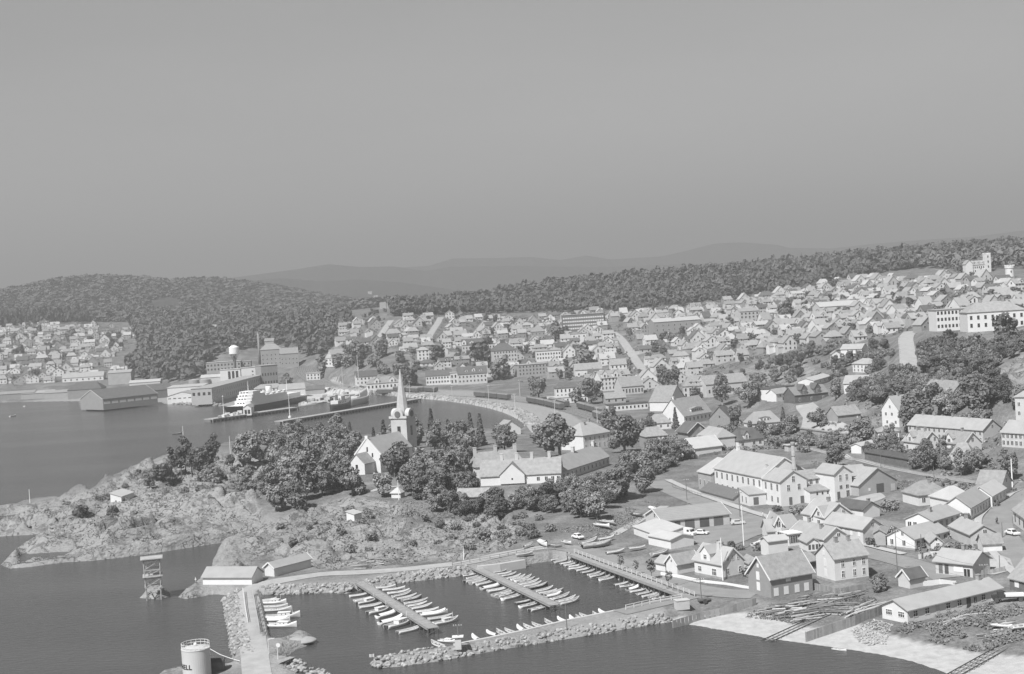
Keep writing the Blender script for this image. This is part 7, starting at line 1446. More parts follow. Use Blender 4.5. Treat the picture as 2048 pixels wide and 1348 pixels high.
# scrub on the headland rocks
grove([(60, 1012), (200, 985), (330, 925), (470, 935), (520, 985), (430, 1010), (300, 1020), (150, 1040)], 48, ['bush'], (2.2, 5), 'on the outer headland rocks', 'scrub of the outer headland', 21, .8, 'bush')
grove([(555, 1062), (700, 1000), (830, 1010), (860, 1060), (760, 1100), (640, 1110), (560, 1100)], 34, ['bush'], (1.8, 4.2), 'on the rocks above the boathouses', 'scrub above the boathouses', 22, .75, 'bush')
grove([(850, 1045), (960, 1030), (1090, 1030), (1110, 1065), (1050, 1085), (960, 1105), (880, 1110)], 36, ['bush'], (2, 4.6), 'on the rocky slope behind the basin', 'scrub behind the basin', 23, .75, 'bush')
print('trees', TREE_N)
# ------------------------------------------------------------------ woods too far off to count
def wood(name, label, X, Y, w, quads, mat, seed, tall=1.2, upb=.2):
    rs = np.random.RandomState(seed); n = len(X); Z = zat(X, Y)
    V = 6; T = []
    for k in range(V):
        lob = [(0, 0, .5, .3)] + [(rs.uniform(-.24, .24), rs.uniform(-.24, .24), rs.uniform(.3, .85), rs.uniform(.16, .26)) for _ in range(5)]
        p, d = lobes_cloud(lob, quads * 2, rs, (.8, 1.05)); p = p[:quads]; d = d[:quads]
        nn = d + rs.normal(0, .4, d.shape); nn[:, 2] += upb; nn /= np.linalg.norm(nn, axis=1)[:, None]; a = np.cross(nn, rs.normal(0, 1, nn.shape)); a /= np.linalg.norm(a, axis=1)[:, None]; b = np.cross(nn, a); s = .13 * math.sqrt(60 / quads) * rs.uniform(.7, 1.3, (len(p), 1))
        T.append(np.stack([p - a * s - b * s, p + a * s - b * s, p + a * s + b * s, p - a * s + b * s], 1).reshape(-1, 3))
    m = min(len(t) for t in T); T = np.array([t[:m // 4 * 4] for t in T]); m = T.shape[1]
    kk = rs.randint(0, V, n); an = rs.uniform(0, 6.28, n); ww = w * rs.uniform(.6, 1.35, n); c, s = np.cos(an)[:, None], np.sin(an)[:, None]; B = T[kk]
    co = np.stack([(B[..., 0] * c - B[..., 1] * s) * ww[:, None] + X[:, None], (B[..., 0] * s + B[..., 1] * c) * ww[:, None] + Y[:, None], B[..., 2] * (ww * tall * rs.uniform(.8, 1.2, n))[:, None] + Z[:, None] + (ww * .15)[:, None]], -1).reshape(-1, 3)
    me = big_mesh(name, co, np.arange(n * m).reshape(-1, 4), mat, False); print(name, n, n * m // 2)
    return tag(ob(name, me), label, 'forest', None, 'stuff')
def jit(x0, x1, y0, y1, sp, seed):
    rs = np.random.RandomState(seed); gx, gy = np.meshgrid(np.arange(x0, x1, sp), np.arange(y0, y1, sp)); return (gx + rs.uniform(-.45, .45, gx.shape) * sp).ravel(), (gy + rs.uniform(-.45, .45, gy.shape) * sp).ravel()
def forests():
    X, Y = jit(-230, 1000, 1420, 1830, 7.0, 1); Z = zat(X, Y); px, py = pix(X, Y, Z)
    edge = [(560, 660), (690, 645), (760, 635), (900, 629), (1100, 625), (1300, 619), (1450, 600), (1530, 586), (1600, 575), (1700, 556), (1850, 548), (2300, 545), (2300, 300), (560, 300)]
    k = inpoly(px, py, edge) & (px < 2200) & (px > 785) & (fbm(X / 40, Y / 40, 3, 7) > -.42); wood('beech_forest', 'dense beech forest covering the long hill behind the town', X[k], Y[k], 8.4, 36, FARL, 1, 1.05, .35)
    X, Y = jit(250, 700, 950, 1450, 8.5, 5); Z = zat(X, Y); px, py = pix(X, Y, Z)
    k = inpoly(px, py, [(1640, 552), (1760, 538), (1900, 540), (1925, 552), (2040, 548), (2200, 560), (2200, 470), (1640, 500)]) & (px < 2200)
    for a, b, c in LM: k &= (X - a) ** 2 + (Y - b) ** 2 > (c + 6) ** 2
    cv = [o for o in COL.objects if o.name in ('castle_villa', 'water_tower')]
    for o in cv: k &= ~((np.abs(X - o.location.x) < 17) & (Y < o.location.y + 12))
    if k.any(): wood('castle_wood', 'leafy wood round the castle-like villa', X[k], Y[k], 8, 36, FARL, 6, 1.05, .35)
    X, Y = jit(-1250, -60, 2080, 3050, 7.0, 2); Z = zat(X, Y); px, py = pix(X, Y, Z); k = (px > -60) & (px < 800) & (py < 655) & (fbm(X / 90, Y / 90, 3, 9) > -.34); wood('hill_forest', 'mixed forest on the left hill across the bay', X[k], Y[k], 7.4, 10, FARH, 2, .8, .9)
    X, Y = jit(-620, -120, 1330, 2090, 8.2, 3); Z = zat(X, Y); px, py = pix(X, Y, Z)
    k = inpoly(px, py, [(262, 655), (300, 640), (460, 630), (600, 628), (700, 632), (690, 655), (668, 690), (650, 715), (600, 712), (560, 690), (480, 700), (430, 715), (420, 745), (380, 760), (330, 768), (268, 760), (250, 735), (275, 715), (282, 690)])
    for a, b, c in LM: k &= (X - a) ** 2 + (Y - b) ** 2 > (c + 7) ** 2
    for o in [o for o in COL.objects if o.name.startswith('forest_house')]: k &= ~((np.abs(X - o.location.x) < 9) & (Y < o.location.y + 8) & (Y > o.location.y - 28))
    wood('bay_wood', 'leafy wood on the slope behind the harbour factory', X[k], Y[k], 9.0, 40, FARL, 3, 1.0, .35)
    X, Y = jit(-900, -350, 2030, 2200, 8.5, 4); Z = zat(X, Y); px, py = pix(X, Y, Z); k = (px < 175) & (px > -60) & (py < 655); wood('spruce_belt', 'dark spruce belt above the far suburb', X[k], Y[k], 7.0, 40, NEEDLE, 4, 2.0)
forests()

def shrubbery(name, label, poly, n, seed, wr, gap=5.5):
    """garden greenery between the houses: a mass of small shrubs nobody could count"""
    P = [G(a, b) for a, b in poly]; W_ = [(p.x, p.y) for p in P]; rs = np.random.RandomState(seed)
    x = rs.uniform(min(a for a, _ in W_), max(a for a, _ in W_), n * 2); y = rs.uniform(min(b for _, b in W_), max(b for _, b in W_), n * 2); k = inpoly(x, y, W_) & (fbm(x / 25, y / 25, 3, seed) > -.2); x, y = x[k], y[k]
    H_ = np.array(HOUSES); keep = np.ones(len(x), bool)
    for i in range(0, len(x), 400): keep[i:i + 400] = (np.hypot(x[i:i + 400, None] - H_[:, 0], y[i:i + 400, None] - H_[:, 1]) > H_[:, 2] * .95 + .3).all(1)
    for RL, (_, _, w, _) in zip(RLINES, ROADS):
        R_ = np.array([(p.x, p.y) for p in RL[::2]])
        for i in range(0, len(x), 400): keep[i:i + 400] &= (np.hypot(x[i:i + 400, None] - R_[:, 0], y[i:i + 400, None] - R_[:, 1]) > w / 2 + 2).all(1)
    x, y = x[keep][:n], y[keep][:n]; w = rs.uniform(*wr, len(x)); q = 16; d = rs.normal(0, 1, (len(x), q, 3)); d /= np.linalg.norm(d, axis=2)[..., None]; d[..., 2] = np.abs(d[..., 2])
    p = np.stack([x, y, zat(x, y)], 1)[:, None, :] + d * (w / 2)[:, None, None] * rs.uniform(.6, 1.05, (len(x), q, 1)); 
    me = leaf_cloud(p.reshape(-1, 3), d.reshape(-1, 3), .42 * np.repeat(w / 3, q)[:, None] if False else .45, rs, SCRUB, name); tag(ob(name, me), label, 'shrubbery', None, 'stuff')
TOWNG = [(650, 672), (760, 635), (900, 626), (1100, 622), (1300, 616), (1500, 590), (1700, 556), (1900, 556), (2050, 570), (2050, 650), (1850, 662), (1700, 690), (1540, 715), (1440, 745), (1330, 785), (1180, 775), (1000, 760), (860, 750), (780, 705)]
shrubbery('garden_shrubbery', 'hedges and shrubs filling the gardens of the hillside town', TOWNG, 5200, 3, (1.5, 4.5))
shrubbery('suburb_shrubbery', 'hedges and shrubs between the houses of the far suburb', [(-60, 660), (100, 650), (260, 658), (270, 690), (200, 725), (240, 750), (100, 768), (-60, 775)], 1600, 4, (2, 5))
shrubbery('lower_shrubbery', 'hedges and flower beds in the gardens of the lower streets', [(1300, 880), (1480, 835), (1560, 850), (1700, 800), (1850, 800), (2040, 850), (2045, 1000), (1990, 1120), (1850, 1140), (1750, 1110), (1640, 1100), (1560, 1070), (1800, 1030), (1780, 1000), (1900, 985), (1760, 900), (1650, 880), (1500, 905), (1380, 915)], 1500, 5, (.8, 2.2))
# ------------------------------------------------------------------ small things
def at_z(px, py, z): return Vector((*PZ(px, py, z), z))
def fuel_tank():
    b = at_z(395, 1354, 1.1); R = 2.68; H = 5.5; face = math.atan2(-b.y, -b.x)
    t = thing('fuel_tank', 'round pale fuel tank with black lettering and top railing', 'tank', b)
    sh = M('tank_paint', .50, .6, .04, .4); MB().lathe([(R, -2), (R, H)], 40).build('shell', sh, t, smooth=False); MB().lathe([(R + .06, H), (R + .06, H + .12), (1.2, H + .45), (.1, H + .5)], 40).build('top', sh, t)
    MB().lathe([(.12, H + .45), (.35, H + .75), (.3, H + 1.0), (.05, H + 1.15)], 12).build('vent', TRIM, t)
    for k in range(18):
        a = k * math.pi / 9; MB().tube([((R - .05) * math.cos(a), (R - .05) * math.sin(a), H + .1), ((R - .05) * math.cos(a), (R - .05) * math.sin(a), H + 1.15)], .035, 5).build('rail_post', TRIM, t)
    for z in (H + .65, H + 1.15): MB().tube([((R - .05) * math.cos(k * math.pi / 24), (R - .05) * math.sin(k * math.pi / 24), z) for k in range(49)], .04, 5).build('hand_rail', TRIM, t)
    # lettering wrapped round the shell; it ends left of the face turned to the camera
    cu = bpy.data.curves.new('lettering', 'FONT'); cu.body = 'SHELL'; cu.size = 1.25; cu.extrude = .02; cu.offset = .035; cu.space_character = 1.12; cu.resolution_u = 3
    tmp = bpy.data.objects.new('lettering_tmp', cu); COL.objects.link(tmp); dg = bpy.context.evaluated_depsgraph_get(); me = bpy.data.meshes.new_from_object(tmp.evaluated_get(dg)); bpy.data.objects.remove(tmp)
    xs = [v.co.x for v in me.vertices]; w = max(xs) - min(xs); x1 = max(xs)
    bm = bmesh.new(); bm.from_mesh(me); bmesh.ops.subdivide_edges(bm, edges=bm.edges[:], cuts=1)
    end = face + math.radians(-20)
    for v in bm.verts:
        a = end + (v.co.x - x1) / R; r = R + .03 + v.co.z; v.co = Vector((r * math.cos(a), r * math.sin(a), v.co.y + 2.1))
    bm.to_mesh(me); bm.free(); me.materials.clear(); me.materials.append(M('letter_black', .02, .7, .1, 1)); ob('lettering', me, t)
    p = at_z(420, 1313, 2.0); q = at_z(480, 1322, 1.9)
    pt = thing('fuel_pipe', 'thin pale pipe from the fuel tank to the mole', 'pipe', p); MB().tube([(0, 0, 1.6), ((q - p) * .35 + Vector((0, 0, .7))), (q - p) * .7 + Vector((0, 0, .25)), q - p], .06, 6).build('pipe_run', TRIM, pt)
    h = at_z(434, 1344, 1.2); s = thing('pump_hut', 'small dark pump hut behind the fuel tank', 'hut', h); MB().box(-1.2, 1.2, 0, 2, -.5, 2.0).build('wall', DARKW, s); roofmesh(2.4, 2, 2.0, .35, 'x', .2, .2, .1).build('roof', TARM, s, loc=(-1.2, 0, 0))
fuel_tank()
def lattice_tower():
    g = at_z(308, 1190, 1.0); t = thing('lattice_tower', 'wooden lattice diving tower on the small rock', 'tower', g, math.radians(14)); H = 9.2; w = 2.0
    pm = M('tower_timber', .38, .9, .15, 1)
    for sx in (-1, 1):
        for sy in (-1, 1): MB().tube([(sx * w * .85, sy * w * .85, -1.2), (sx * w, sy * w, H)], .16, 6).build('post', pm, t)
    for z in (2.2, 4.5, 6.6, 9.0):
        for s in (-1, 1): MB().beam((-w, s * w, z), (w, s * w, z), .16, .22).build('beam', pm, t); MB().beam((s * w, -w, z + .25), (s * w, w, z + .25), .16, .22).build('beam', pm, t)
    for z0, z1 in ((0, 2.2), (2.3, 4.4), (4.9, 6.6), (6.7, 8.9)):
        for s in (-1, 1): MB().beam((-w, s * (w + .02), z0), (w, s * (w + .02), z1), .12).build('brace', pm, t)
    for z, o in ((4.9, .4), (9.35, .7)): MB().box(-w - o, w + o, -w - o, w + o, z, z + .14).build('platform', pm, t)
    for s in (-1, 1): MB().beam((-w - .6, s * (w + .6), 10.3), (w + .6, s * (w + .6), 10.3), .1).build('hand_rail', pm, t)
lattice_tower()
def pole(name, label, foot, top_py, mat, r=.12, cat='pole', arms=0, z=None, group=None, ball=False):
    g = G(*foot) if z is None else at_z(*foot, z); h = (foot[1] - top_py) * g.y / FPX
    t = thing(name, label, cat, g, 0, group); MB().tube([(0, 0, -.4), (0, 0, h)], [r, r * .6], 7).build('shaft', mat, t)
    for i in range(arms): MB().beam((-.9, .05, h - .3 - i * .6), (.9, .05, h - .3 - i * .6), .12).build('crossarm', mat, t)
    if arms:
        ins = MB().lathe([(.05, 0), (.07, .15), (.03, .25)], 6).mesh('insulator', TRIM)
        for i in range(arms):
            for x in (-.75, -.3, .3, .75): ob('insulator', ins, t, (x, .05, h - .24 - i * .6))
    if ball: MB().lathe([(.02, h), (.16, h + .15), (.02, h + .3)], 8).build('finial', TRIM, t)
    return t
WP = M('pole_timber', .16, .9, .15, 1); WHP = M('pole_white', .80, .7, .03, 1)
for px_, py_, ty, lb in [(369, 909, 853, 'white flagpole on the seaward hump of the headland'), (462, 924, 873, 'white flagpole on the rock right of the pines'), (60, 1006, 980, 'thin mast on the outermost rock'), (1446, 1161, 1077, 'white flagpole in front of the cottage'), (1488, 1097, 1012, 'tall white mast in the garden by the depot yard'), (798, 1000, 962, 'white flagpole beside the tiny summer house'), (1091, 952, 915, 'white flagpole behind the manor roof')]: pole('flagpole', lb, (px_, py_), ty, WHP, .14, 'flagpole', ball=True)
for px_, py_, ty, ar, lb in [(1403, 1204, 1156, 2, 'telegraph pole on the harbour road beside the trailer'), (1795, 1150, 1060, 1, 'telegraph pole at the street crossing'), (1844, 1118, 1068, 0, 'thin pole in front of the white corner house'), (2005, 1076, 1044, 0, 'thin pole at the street bend'), (2000, 1143, 1110, 0, 'pole in the gravel yard'), (1969, 1165, 1128, 1, 'telegraph pole behind the long workshop'), (1374, 1001, 958, 1, 'telegraph pole on the factory street verge'), (1480, 1034, 983, 1, 'telegraph pole on the pavement by the depot'), (1134, 1260, 1206, 0, 'thin pole on the breakwater wall'), (918, 1302, 1248, 1, 'mast with crossarms on the breakwater landing'), (2025, 975, 917, 0, 'thick bare pole beside the tiled house'), (1868, 955, 932, 0, 'short dark post beside the branch line'), (1762, 935, 895, 1, 'telegraph pole behind the dark railway shed'), (1728, 1068, 1040, 0, 'thin pole in front of the pale grey gabled house'), (928, 1120, 1092, 0, 'leaning pale stake on the rock behind the basin')]: pole('telegraph_pole', lb, (px_, py_), ty, WHP if px_ in (2025, 928) else WP, .22 if px_ == 2025 else .12, 'pole', ar)
for i, (px_, py_, ty) in enumerate([(868, 798, 776), (905, 800, 772), (978, 806, 770), (1030, 812, 788), (1110, 826, 800), (758, 785, 750), (686, 775, 735), (1195, 846, 815), (1040, 792, 760), (820, 790, 762)]): pole('catenary_mast', f'pale railway mast, {nth(i + 1)} of the harbour line counted along the platform', (px_, py_), ty, M('mast_grey', .5, .7, .05, 1), .22, 'mast', 1, group='masts of the harbour railway')
# vehicles
CARP = {}
def car(label, px, py, yaw, g, kind='saloon', z=None, name='parked_car', cat='car', group='parked cars'):
    p = G(px, py) if z is None else at_z(px, py, z); t = thing(name, label, cat, p + Vector((0, 0, .14)), math.radians(yaw), group)
    k = round(g, 2)
    if k not in CARP: CARP[k] = M('car_paint_%d' % int(k * 100), k, .35, .02, 1, spec=.5)
    L, W_ = (4.1, 1.6) if kind != 'van' else (4.6, 1.9)
    def prof(pts, w0, w1, mat, nm):
        n = len(pts); v = [(x, -(w0 + (w1 - w0) * (1 if z_ > .85 else 0)) / 2, z_) for x, z_ in pts] + [(x, (w0 + (w1 - w0) * (1 if z_ > .85 else 0)) / 2, z_) for x, z_ in pts]
        return MB().add(v, [tuple(range(n)), tuple(range(2 * n - 1, n - 1, -1))] + [(i, n + i, n + (i + 1) % n, (i + 1) % n) for i in range(n)]).build(nm, mat, t)
    if kind == 'van':
        prof([(-2.3, .35), (2.3, .35), (2.3, .95), (1.5, 1.1), (1.0, 2.0), (-2.3, 2.15)], W_, W_ * .96, CARP[k], 'body'); MB().box(1.12, 1.5, -W_ * .42, W_ * .42, 1.15, 1.75).build('windscreen', GLASS, t)
        for s in (-1, 1): MB().box(.3, .95, s * W_ * .49 - .02, s * W_ * .49 + .02, 1.2, 1.75).build('side_window', GLASS, t)
    else:
        hb = kind == 'beetle'
        prof([(-2.0, .35), (2.0, .35), (2.02, .7), (1.9, .84), (-1.95, .84), (-2.05, .65)], W_, W_, CARP[k], 'body')
        cab = [(-1.5 if kind != 'estate' else -1.95, .841), (1.0, .841), (.45, 1.38), (-.9 if kind != 'estate' else -1.8, 1.42)]; prof(cab, W_ * .95, W_ * .8, CARP[k], 'cabin')
        MB().add([(1.0, -W_ * .4, .88), (1.0, W_ * .4, .88), (.5, W_ * .36, 1.34), (.5, -W_ * .36, 1.34)], [(0, 1, 2, 3)]).build('windscreen', GLASS, t, loc=(.03, 0, .02))
        xb, xt = (-1.5, -.9) if kind != 'estate' else (-1.95, -1.8)
        MB().add([(xb, W_ * .4, .88), (xb, -W_ * .4, .88), (xt, -W_ * .36, 1.36), (xt, W_ * .36, 1.36)], [(0, 1, 2, 3)]).build('rear_window', GLASS, t, loc=(-.03, 0, .02))
        for s in (-1, 1): MB().box(-.95, .55, s * W_ * .45 - .02, s * W_ * .45 + .02, .95, 1.28).build('side_window', GLASS, t)
    wh = MB().lathe([(.3, -.09), (.3, .09)], 12).mesh('wheel', IRON)
    for sx in (-1, 1):
        for sy in (-1, 1): o = ob('wheel', wh, t, (sx * L * .31, sy * W_ * .46, .3)); o.rotation_euler = (math.pi / 2, 0, 0)
    hl = MB().box(-.03, .03, -.1, .1, 0, .16).mesh('headlight', TRIM)
    for s in (-1, 1): ob('headlight', hl, t, (L * .49, s * W_ * .34, .55))
car('white delivery van parked in front of the depot doors', 1376, 1072, -40, .75, 'van', name='delivery_van', cat='van'); car('pale saloon parked right of the delivery van', 1403, 1070, -30, .7); car('grey estate car at the street side of the depot yard', 1476, 1050, -4, .5, 'estate'); car('white car parked by the laid-up boats', 1156, 1078, -60, .8); car('white car driving down the street bend', 2025, 1071, -75, .75, name='car')
for i, (px_, py_, yw, g_) in enumerate([(700, 776, 10, .3), (712, 775, 12, .6), (722, 775, 8, .15), (735, 779, 5, .7), (648, 781, 12, .4), (660, 780, 12, .12), (672, 779, 15, .65), (832, 795, -4, .7), (846, 792, 0, .75), (1275, 752, 60, .7), (1284, 758, 62, .2), (1270, 738, 65, .6), (1262, 728, 65, .75), (1258, 718, 68, .3), (1278, 742, 60, .15), (1252, 706, 68, .65)]):
    car(f'small {"pale" if g_ > .5 else "grey" if g_ > .25 else "dark"} car, {nth(i + 1)} of those parked on ' + ('the harbour quay' if i < 9 else 'the main street'), px_, py_, yw, g_)
def truck():
    p = G(2020, 1203); t = thing('old_truck', 'old dark open truck with white load parked in the boatyard', 'truck', p + Vector((0, 0, .1)), math.radians(172)); dk = M('truck_dark', .05, .6, .1, 1)
    MB().box(-2.9, 1.1, -1.0, 1.0, .8, 1.05).build('load_bed', dk, t); MB().box(-2.8, .9, -.95, .95, 1.06, 1.5).build('load', TRIM, t); MB().box(1.2, 2.3, -.85, .85, .7, 2.0).build('cab', dk, t); MB().box(2.31, 3.4, -.6, .6, .6, 1.35).build('bonnet', dk, t); MB().box(2.305, 2.33, -.7, .7, 1.4, 1.9).build('windscreen', GLASS, t)
    wh = MB().lathe([(.42, -.12), (.42, .12)], 12).mesh('wheel', IRON)
    for x in (-1.9, 2.7):
        for s in (-1, 1): o = ob('wheel', wh, t, (x, s * .9, .42)); o.rotation_euler = (math.pi / 2, 0, 0)
truck()
def trailer():
    p = G(1408, 1206); t = thing('hand_cart', 'small dark two-wheeled cart beside the telegraph pole', 'cart', p, math.radians(15)); MB().box(-1.3, 1.3, -.6, .6, .6, 1.0).build('tray', DARKW, t); MB().beam((1.3, 0, .8), (2.6, 0, .5), .1).build('shaft', DARKW, t)
    wh = MB().lathe([(.5, -.06), (.5, .06)], 14).mesh('wheel', IRON)
    for s in (-1, 1): o = ob('wheel', wh, t, (0, s * .72, .5)); o.rotation_euler = (math.pi / 2, 0, 0)
trailer()
# people
def person(label, px, py, yaw, top, low, pose='walk', z=None):
    p = G(px, py); t = thing('person', label, 'person', p + Vector((0, 0, .1)), math.radians(yaw))
    J = {'pel': (0, 0, .95), 'che': (.03, 0, 1.3), 'nek': (.03, 0, 1.5), 'hed': (.05, 0, 1.66), 'hdt': (.05, 0, 1.78)}
    if pose == 'walk': J.update({'kl': (.12, .1, .5), 'al': (.05, .1, .06), 'kr': (-.02, -.1, .5), 'ar': (-.25, -.1, .1), 'sl': (.02, .2, 1.42), 'el': (-.08, .27, 1.15), 'wl': (-.02, .28, .9), 'sr': (.02, -.2, 1.42), 'er': (.1, -.27, 1.15), 'wr': (.25, -.27, .95), 'tl': (.22, .1, .04), 'tr': (-.1, -.1, .03)})
    else: J.update({'kl': (.38, .1, .78), 'al': (.2, .1, .32), 'kr': (.36, -.1, .62), 'ar': (.1, -.1, .2), 'sl': (.08, .2, 1.42), 'el': (.28, .25, 1.2), 'wl': (.5, .22, 1.08), 'sr': (.08, -.2, 1.42), 'er': (.28, -.25, 1.2), 'wr': (.5, -.22, 1.08), 'tl': (.36, .1, .28), 'tr': (.26, -.1, .16)})
    E = [('pel', 'che'), ('che', 'nek'), ('nek', 'hed'), ('hed', 'hdt'), ('pel', 'kl'), ('kl', 'al'), ('al', 'tl'), ('pel', 'kr'), ('kr', 'ar'), ('ar', 'tr'), ('che', 'sl'), ('sl', 'el'), ('el', 'wl'), ('che', 'sr'), ('sr', 'er'), ('er', 'wr')]
    R = {'pel': .15, 'che': .17, 'nek': .06, 'hed': .1, 'hdt': .07, 'kl': .075, 'kr': .075, 'al': .05, 'ar': .05, 'tl': .045, 'tr': .045, 'sl': .08, 'sr': .08, 'el': .05, 'er': .05, 'wl': .035, 'wr': .035}
    ks = list(J); me = bpy.data.meshes.new('body'); me.from_pydata([J[k] for k in ks], [(ks.index(a), ks.index(b)) for a, b in E], []); me.materials.append(top); o = ob('body', me, t)
    md = o.modifiers.new('skin', 'SKIN'); sv = me.skin_vertices[0].data
    for i, k in enumerate(ks): sv[i].radius = (R[k] * .85, R[k]); sv[i].use_root = (k == 'pel')
    o.modifiers.new('smooth', 'SUBSURF').levels = 1
    MB().lathe([(.02, 1.86), (.09, 1.83), (.125, 1.74), (.11, 1.66)], 10, .045, 0).build('hair', DARKR, t, smooth=True)
    m = MB()
    for s, a, b in ((1, 'kl', 'al'), (-1, 'kr', 'ar')): m.tube([Vector(J['pel']) + Vector((0, s * .09, .02)), J[a], J[b]], [.115, .09, .07], 8)
    m.build('trousers', low, t, smooth=True); return t
person('person in a white shirt walking on the pavement by the factory', 1526, 1036, -25, TRIM, M('grey_cloth', .3, .9, .1, 2)); person('person in dark clothes riding a bicycle at the street bend', 1995, 1049, 100, M('dark_cloth', .07, .9, .1, 2), M('dark_cloth2', .05, .9, .1, 2), 'ride'); person('person in light clothes standing on the bathing rocks platform', 392, 1168, 200, TRIM, MATS['grey_cloth'])
def bicycle():
    p = G(1995, 1049); t = thing('bicycle', 'black bicycle under the rider at the street bend', 'bicycle', p + Vector((0, 0, .1)), math.radians(100)); ir = IRON
    for x in (-.3, .75):
        MB().tube([(x + .33 * math.cos(k * math.pi / 10), 0, .34 + .33 * math.sin(k * math.pi / 10)) for k in range(21)], .025, 5).build('wheel', ir, t)
    MB().beam((-.3, 0, .34), (.2, 0, .3), .04).beam((.2, 0, .3), (.05, 0, .85), .04).beam((.05, 0, .8), (.62, 0, .85), .04).beam((.2, 0, .3), (.62, 0, .8), .04).beam((.75, 0, .34), (.58, 0, 1.0), .04).build('frame', ir, t); MB().beam((.5, -.25, 1.05), (.5, .25, 1.05), .04).build('handlebar', ir, t); MB().box(-.1, .15, -.08, .08, .86, .92).build('saddle', ir, t)
bicycle()
# timber lying about the boatyard
LOGM = [M('old_timber', .20, .95, .25, 2, rnd=.35), M('pale_timber', .48, .9, .1, 2, rnd=.2)]
def timber(label, poly, n, ang, seed, ln=(3, 8), zs=.5, pale=.25):
    P = [G(a, b) for a, b in poly]; W_ = [(p.x, p.y) for p in P]; c = sum(P, Vector()) / len(P); r = random.Random(seed); t = thing('timber_pile', label, 'timber pile', c, 0, 'timber in the boatyard')
    lm_ = [[MB().box(-.5, .5, -.5, .5, -.5, .5).mesh('beam', m), MB().tube([(-.5, 0, 0), (.5, 0, 0)], .5, 7).mesh('log', m)] for m in LOGM]; k = 0; tr = 0
    while k < n and tr < n * 40:
        tr += 1; x = r.uniform(min(a for a, _ in W_), max(a for a, _ in W_)); y = r.uniform(min(b for _, b in W_), max(b for _, b in W_))
        if not inpoly(np.array([x]), np.array([y]), W_)[0]: continue
        k += 1; q = r.randint(0, 1); s = r.uniform(.14, .34); o = ob(['beam', 'log'][q], lm_[1 if r.random() < pale else 0][q], t, Vector((x, y, float(zat(x, y)) + .12 + r.uniform(0, zs))) - c); o.rotation_euler = (0, r.uniform(-.04, .04), math.radians(ang + r.gauss(0, 9))); o.scale = (r.uniform(*ln), s, s * (1 if q else .6))
timber('spread of old timber on the sand in front of the boat store', [(1528, 1222), (1580, 1205), (1640, 1200), (1660, 1215), (1620, 1245), (1575, 1240)], 95, 24, 1); timber('dark timber stacked behind the spread near the board fence', [(1590, 1196), (1650, 1186), (1720, 1190), (1700, 1205), (1620, 1206)], 55, 30, 2, pale=.1); timber('pale planks lying beside the plank fence', [(1690, 1222), (1740, 1205), (1762, 1208), (1720, 1236)], 34, 40, 3, (4, 9), .2, .8); timber('beams lying above the slipway rails', [(1650, 1222), (1690, 1208), (1700, 1218), (1672, 1232)], 20, -20, 4, pale=.1)
timber('broken planks heaped in front of the long workshop', [(1880, 1240), (1940, 1222), (1960, 1232), (1900, 1252)], 40, 35, 5, (2, 5), .3, .3); timber('scattered planks in the weeds by the white boat', [(1960, 1270), (2020, 1240), (2045, 1255), (1990, 1290)], 40, 10, 6, (1.5, 4), .2, .5); timber('drift timber at the foot of the rocks behind the basin', [(700, 1132), (790, 1120), (800, 1130), (710, 1140)], 40, 10, 7, (1.5, 4), .4, .3)
def slipway(label, a, b, za, zb, w=2.2):
    A = at_z(*a, za); B = at_z(*b, zb); d = B - A; L = d.length; t = thing('slipway', label, 'slipway', A); n = Vector((-d.y, d.x, 0)).normalized()
    for s in (-1, 0, 1): MB().beam(n * s * w / 2, d + n * s * w / 2, .14, .16).build('rail', IRON if s else TIMBER, t)
    sl = MB().beam(-n * (w / 2 + .3), n * (w / 2 + .3), .25, .14).mesh('sleeper', TIMBER)
    for i in range(int(L / 1.6)): ob('sleeper', sl, t, d * (i * 1.6 / L) - Vector((0, 0, .12)))
slipway('left slipway rails running from the timber into the sea', (1530, 1283), (1655, 1226), -.05, 1.9); slipway('right slipway rails crossing the beach at the picture corner', (1895, 1356), (2046, 1272), .2, 2.0)
def rubble():
    P = [G(a, b) for a, b in [(1700, 1262), (1750, 1240), (1785, 1250), (1770, 1290), (1725, 1292)]]; W_ = [(p.x, p.y) for p in P]; rs = np.random.RandomState(3); m = MB(); k = 0
    while k < 420:
        x = rs.uniform(min(a for a, _ in W_), max(a for a, _ in W_)); y = rs.uniform(min(b for _, b in W_), max(b for _, b in W_))
        if not inpoly(np.array([x]), np.array([y]), W_)[0]: continue
        k += 1; s = rs.uniform(.08, .3); z = float(zat(x, y)); a = rs.uniform(0, 3); dx, dy = s * math.cos(a), s * math.sin(a); m.beam((x - dx, y - dy, z + rs.uniform(0, .3)), (x + dx, y + dy, z + rs.uniform(0, .35)), s * rs.uniform(.5, 1.2), s * .6)
    tag(m.build('rubble', M('lime_rubble', .4, .9, .15, 2, fine=.2)), 'heap of pale rubble between plank fence and long workshop', 'rubble', None, 'stuff')
rubble()
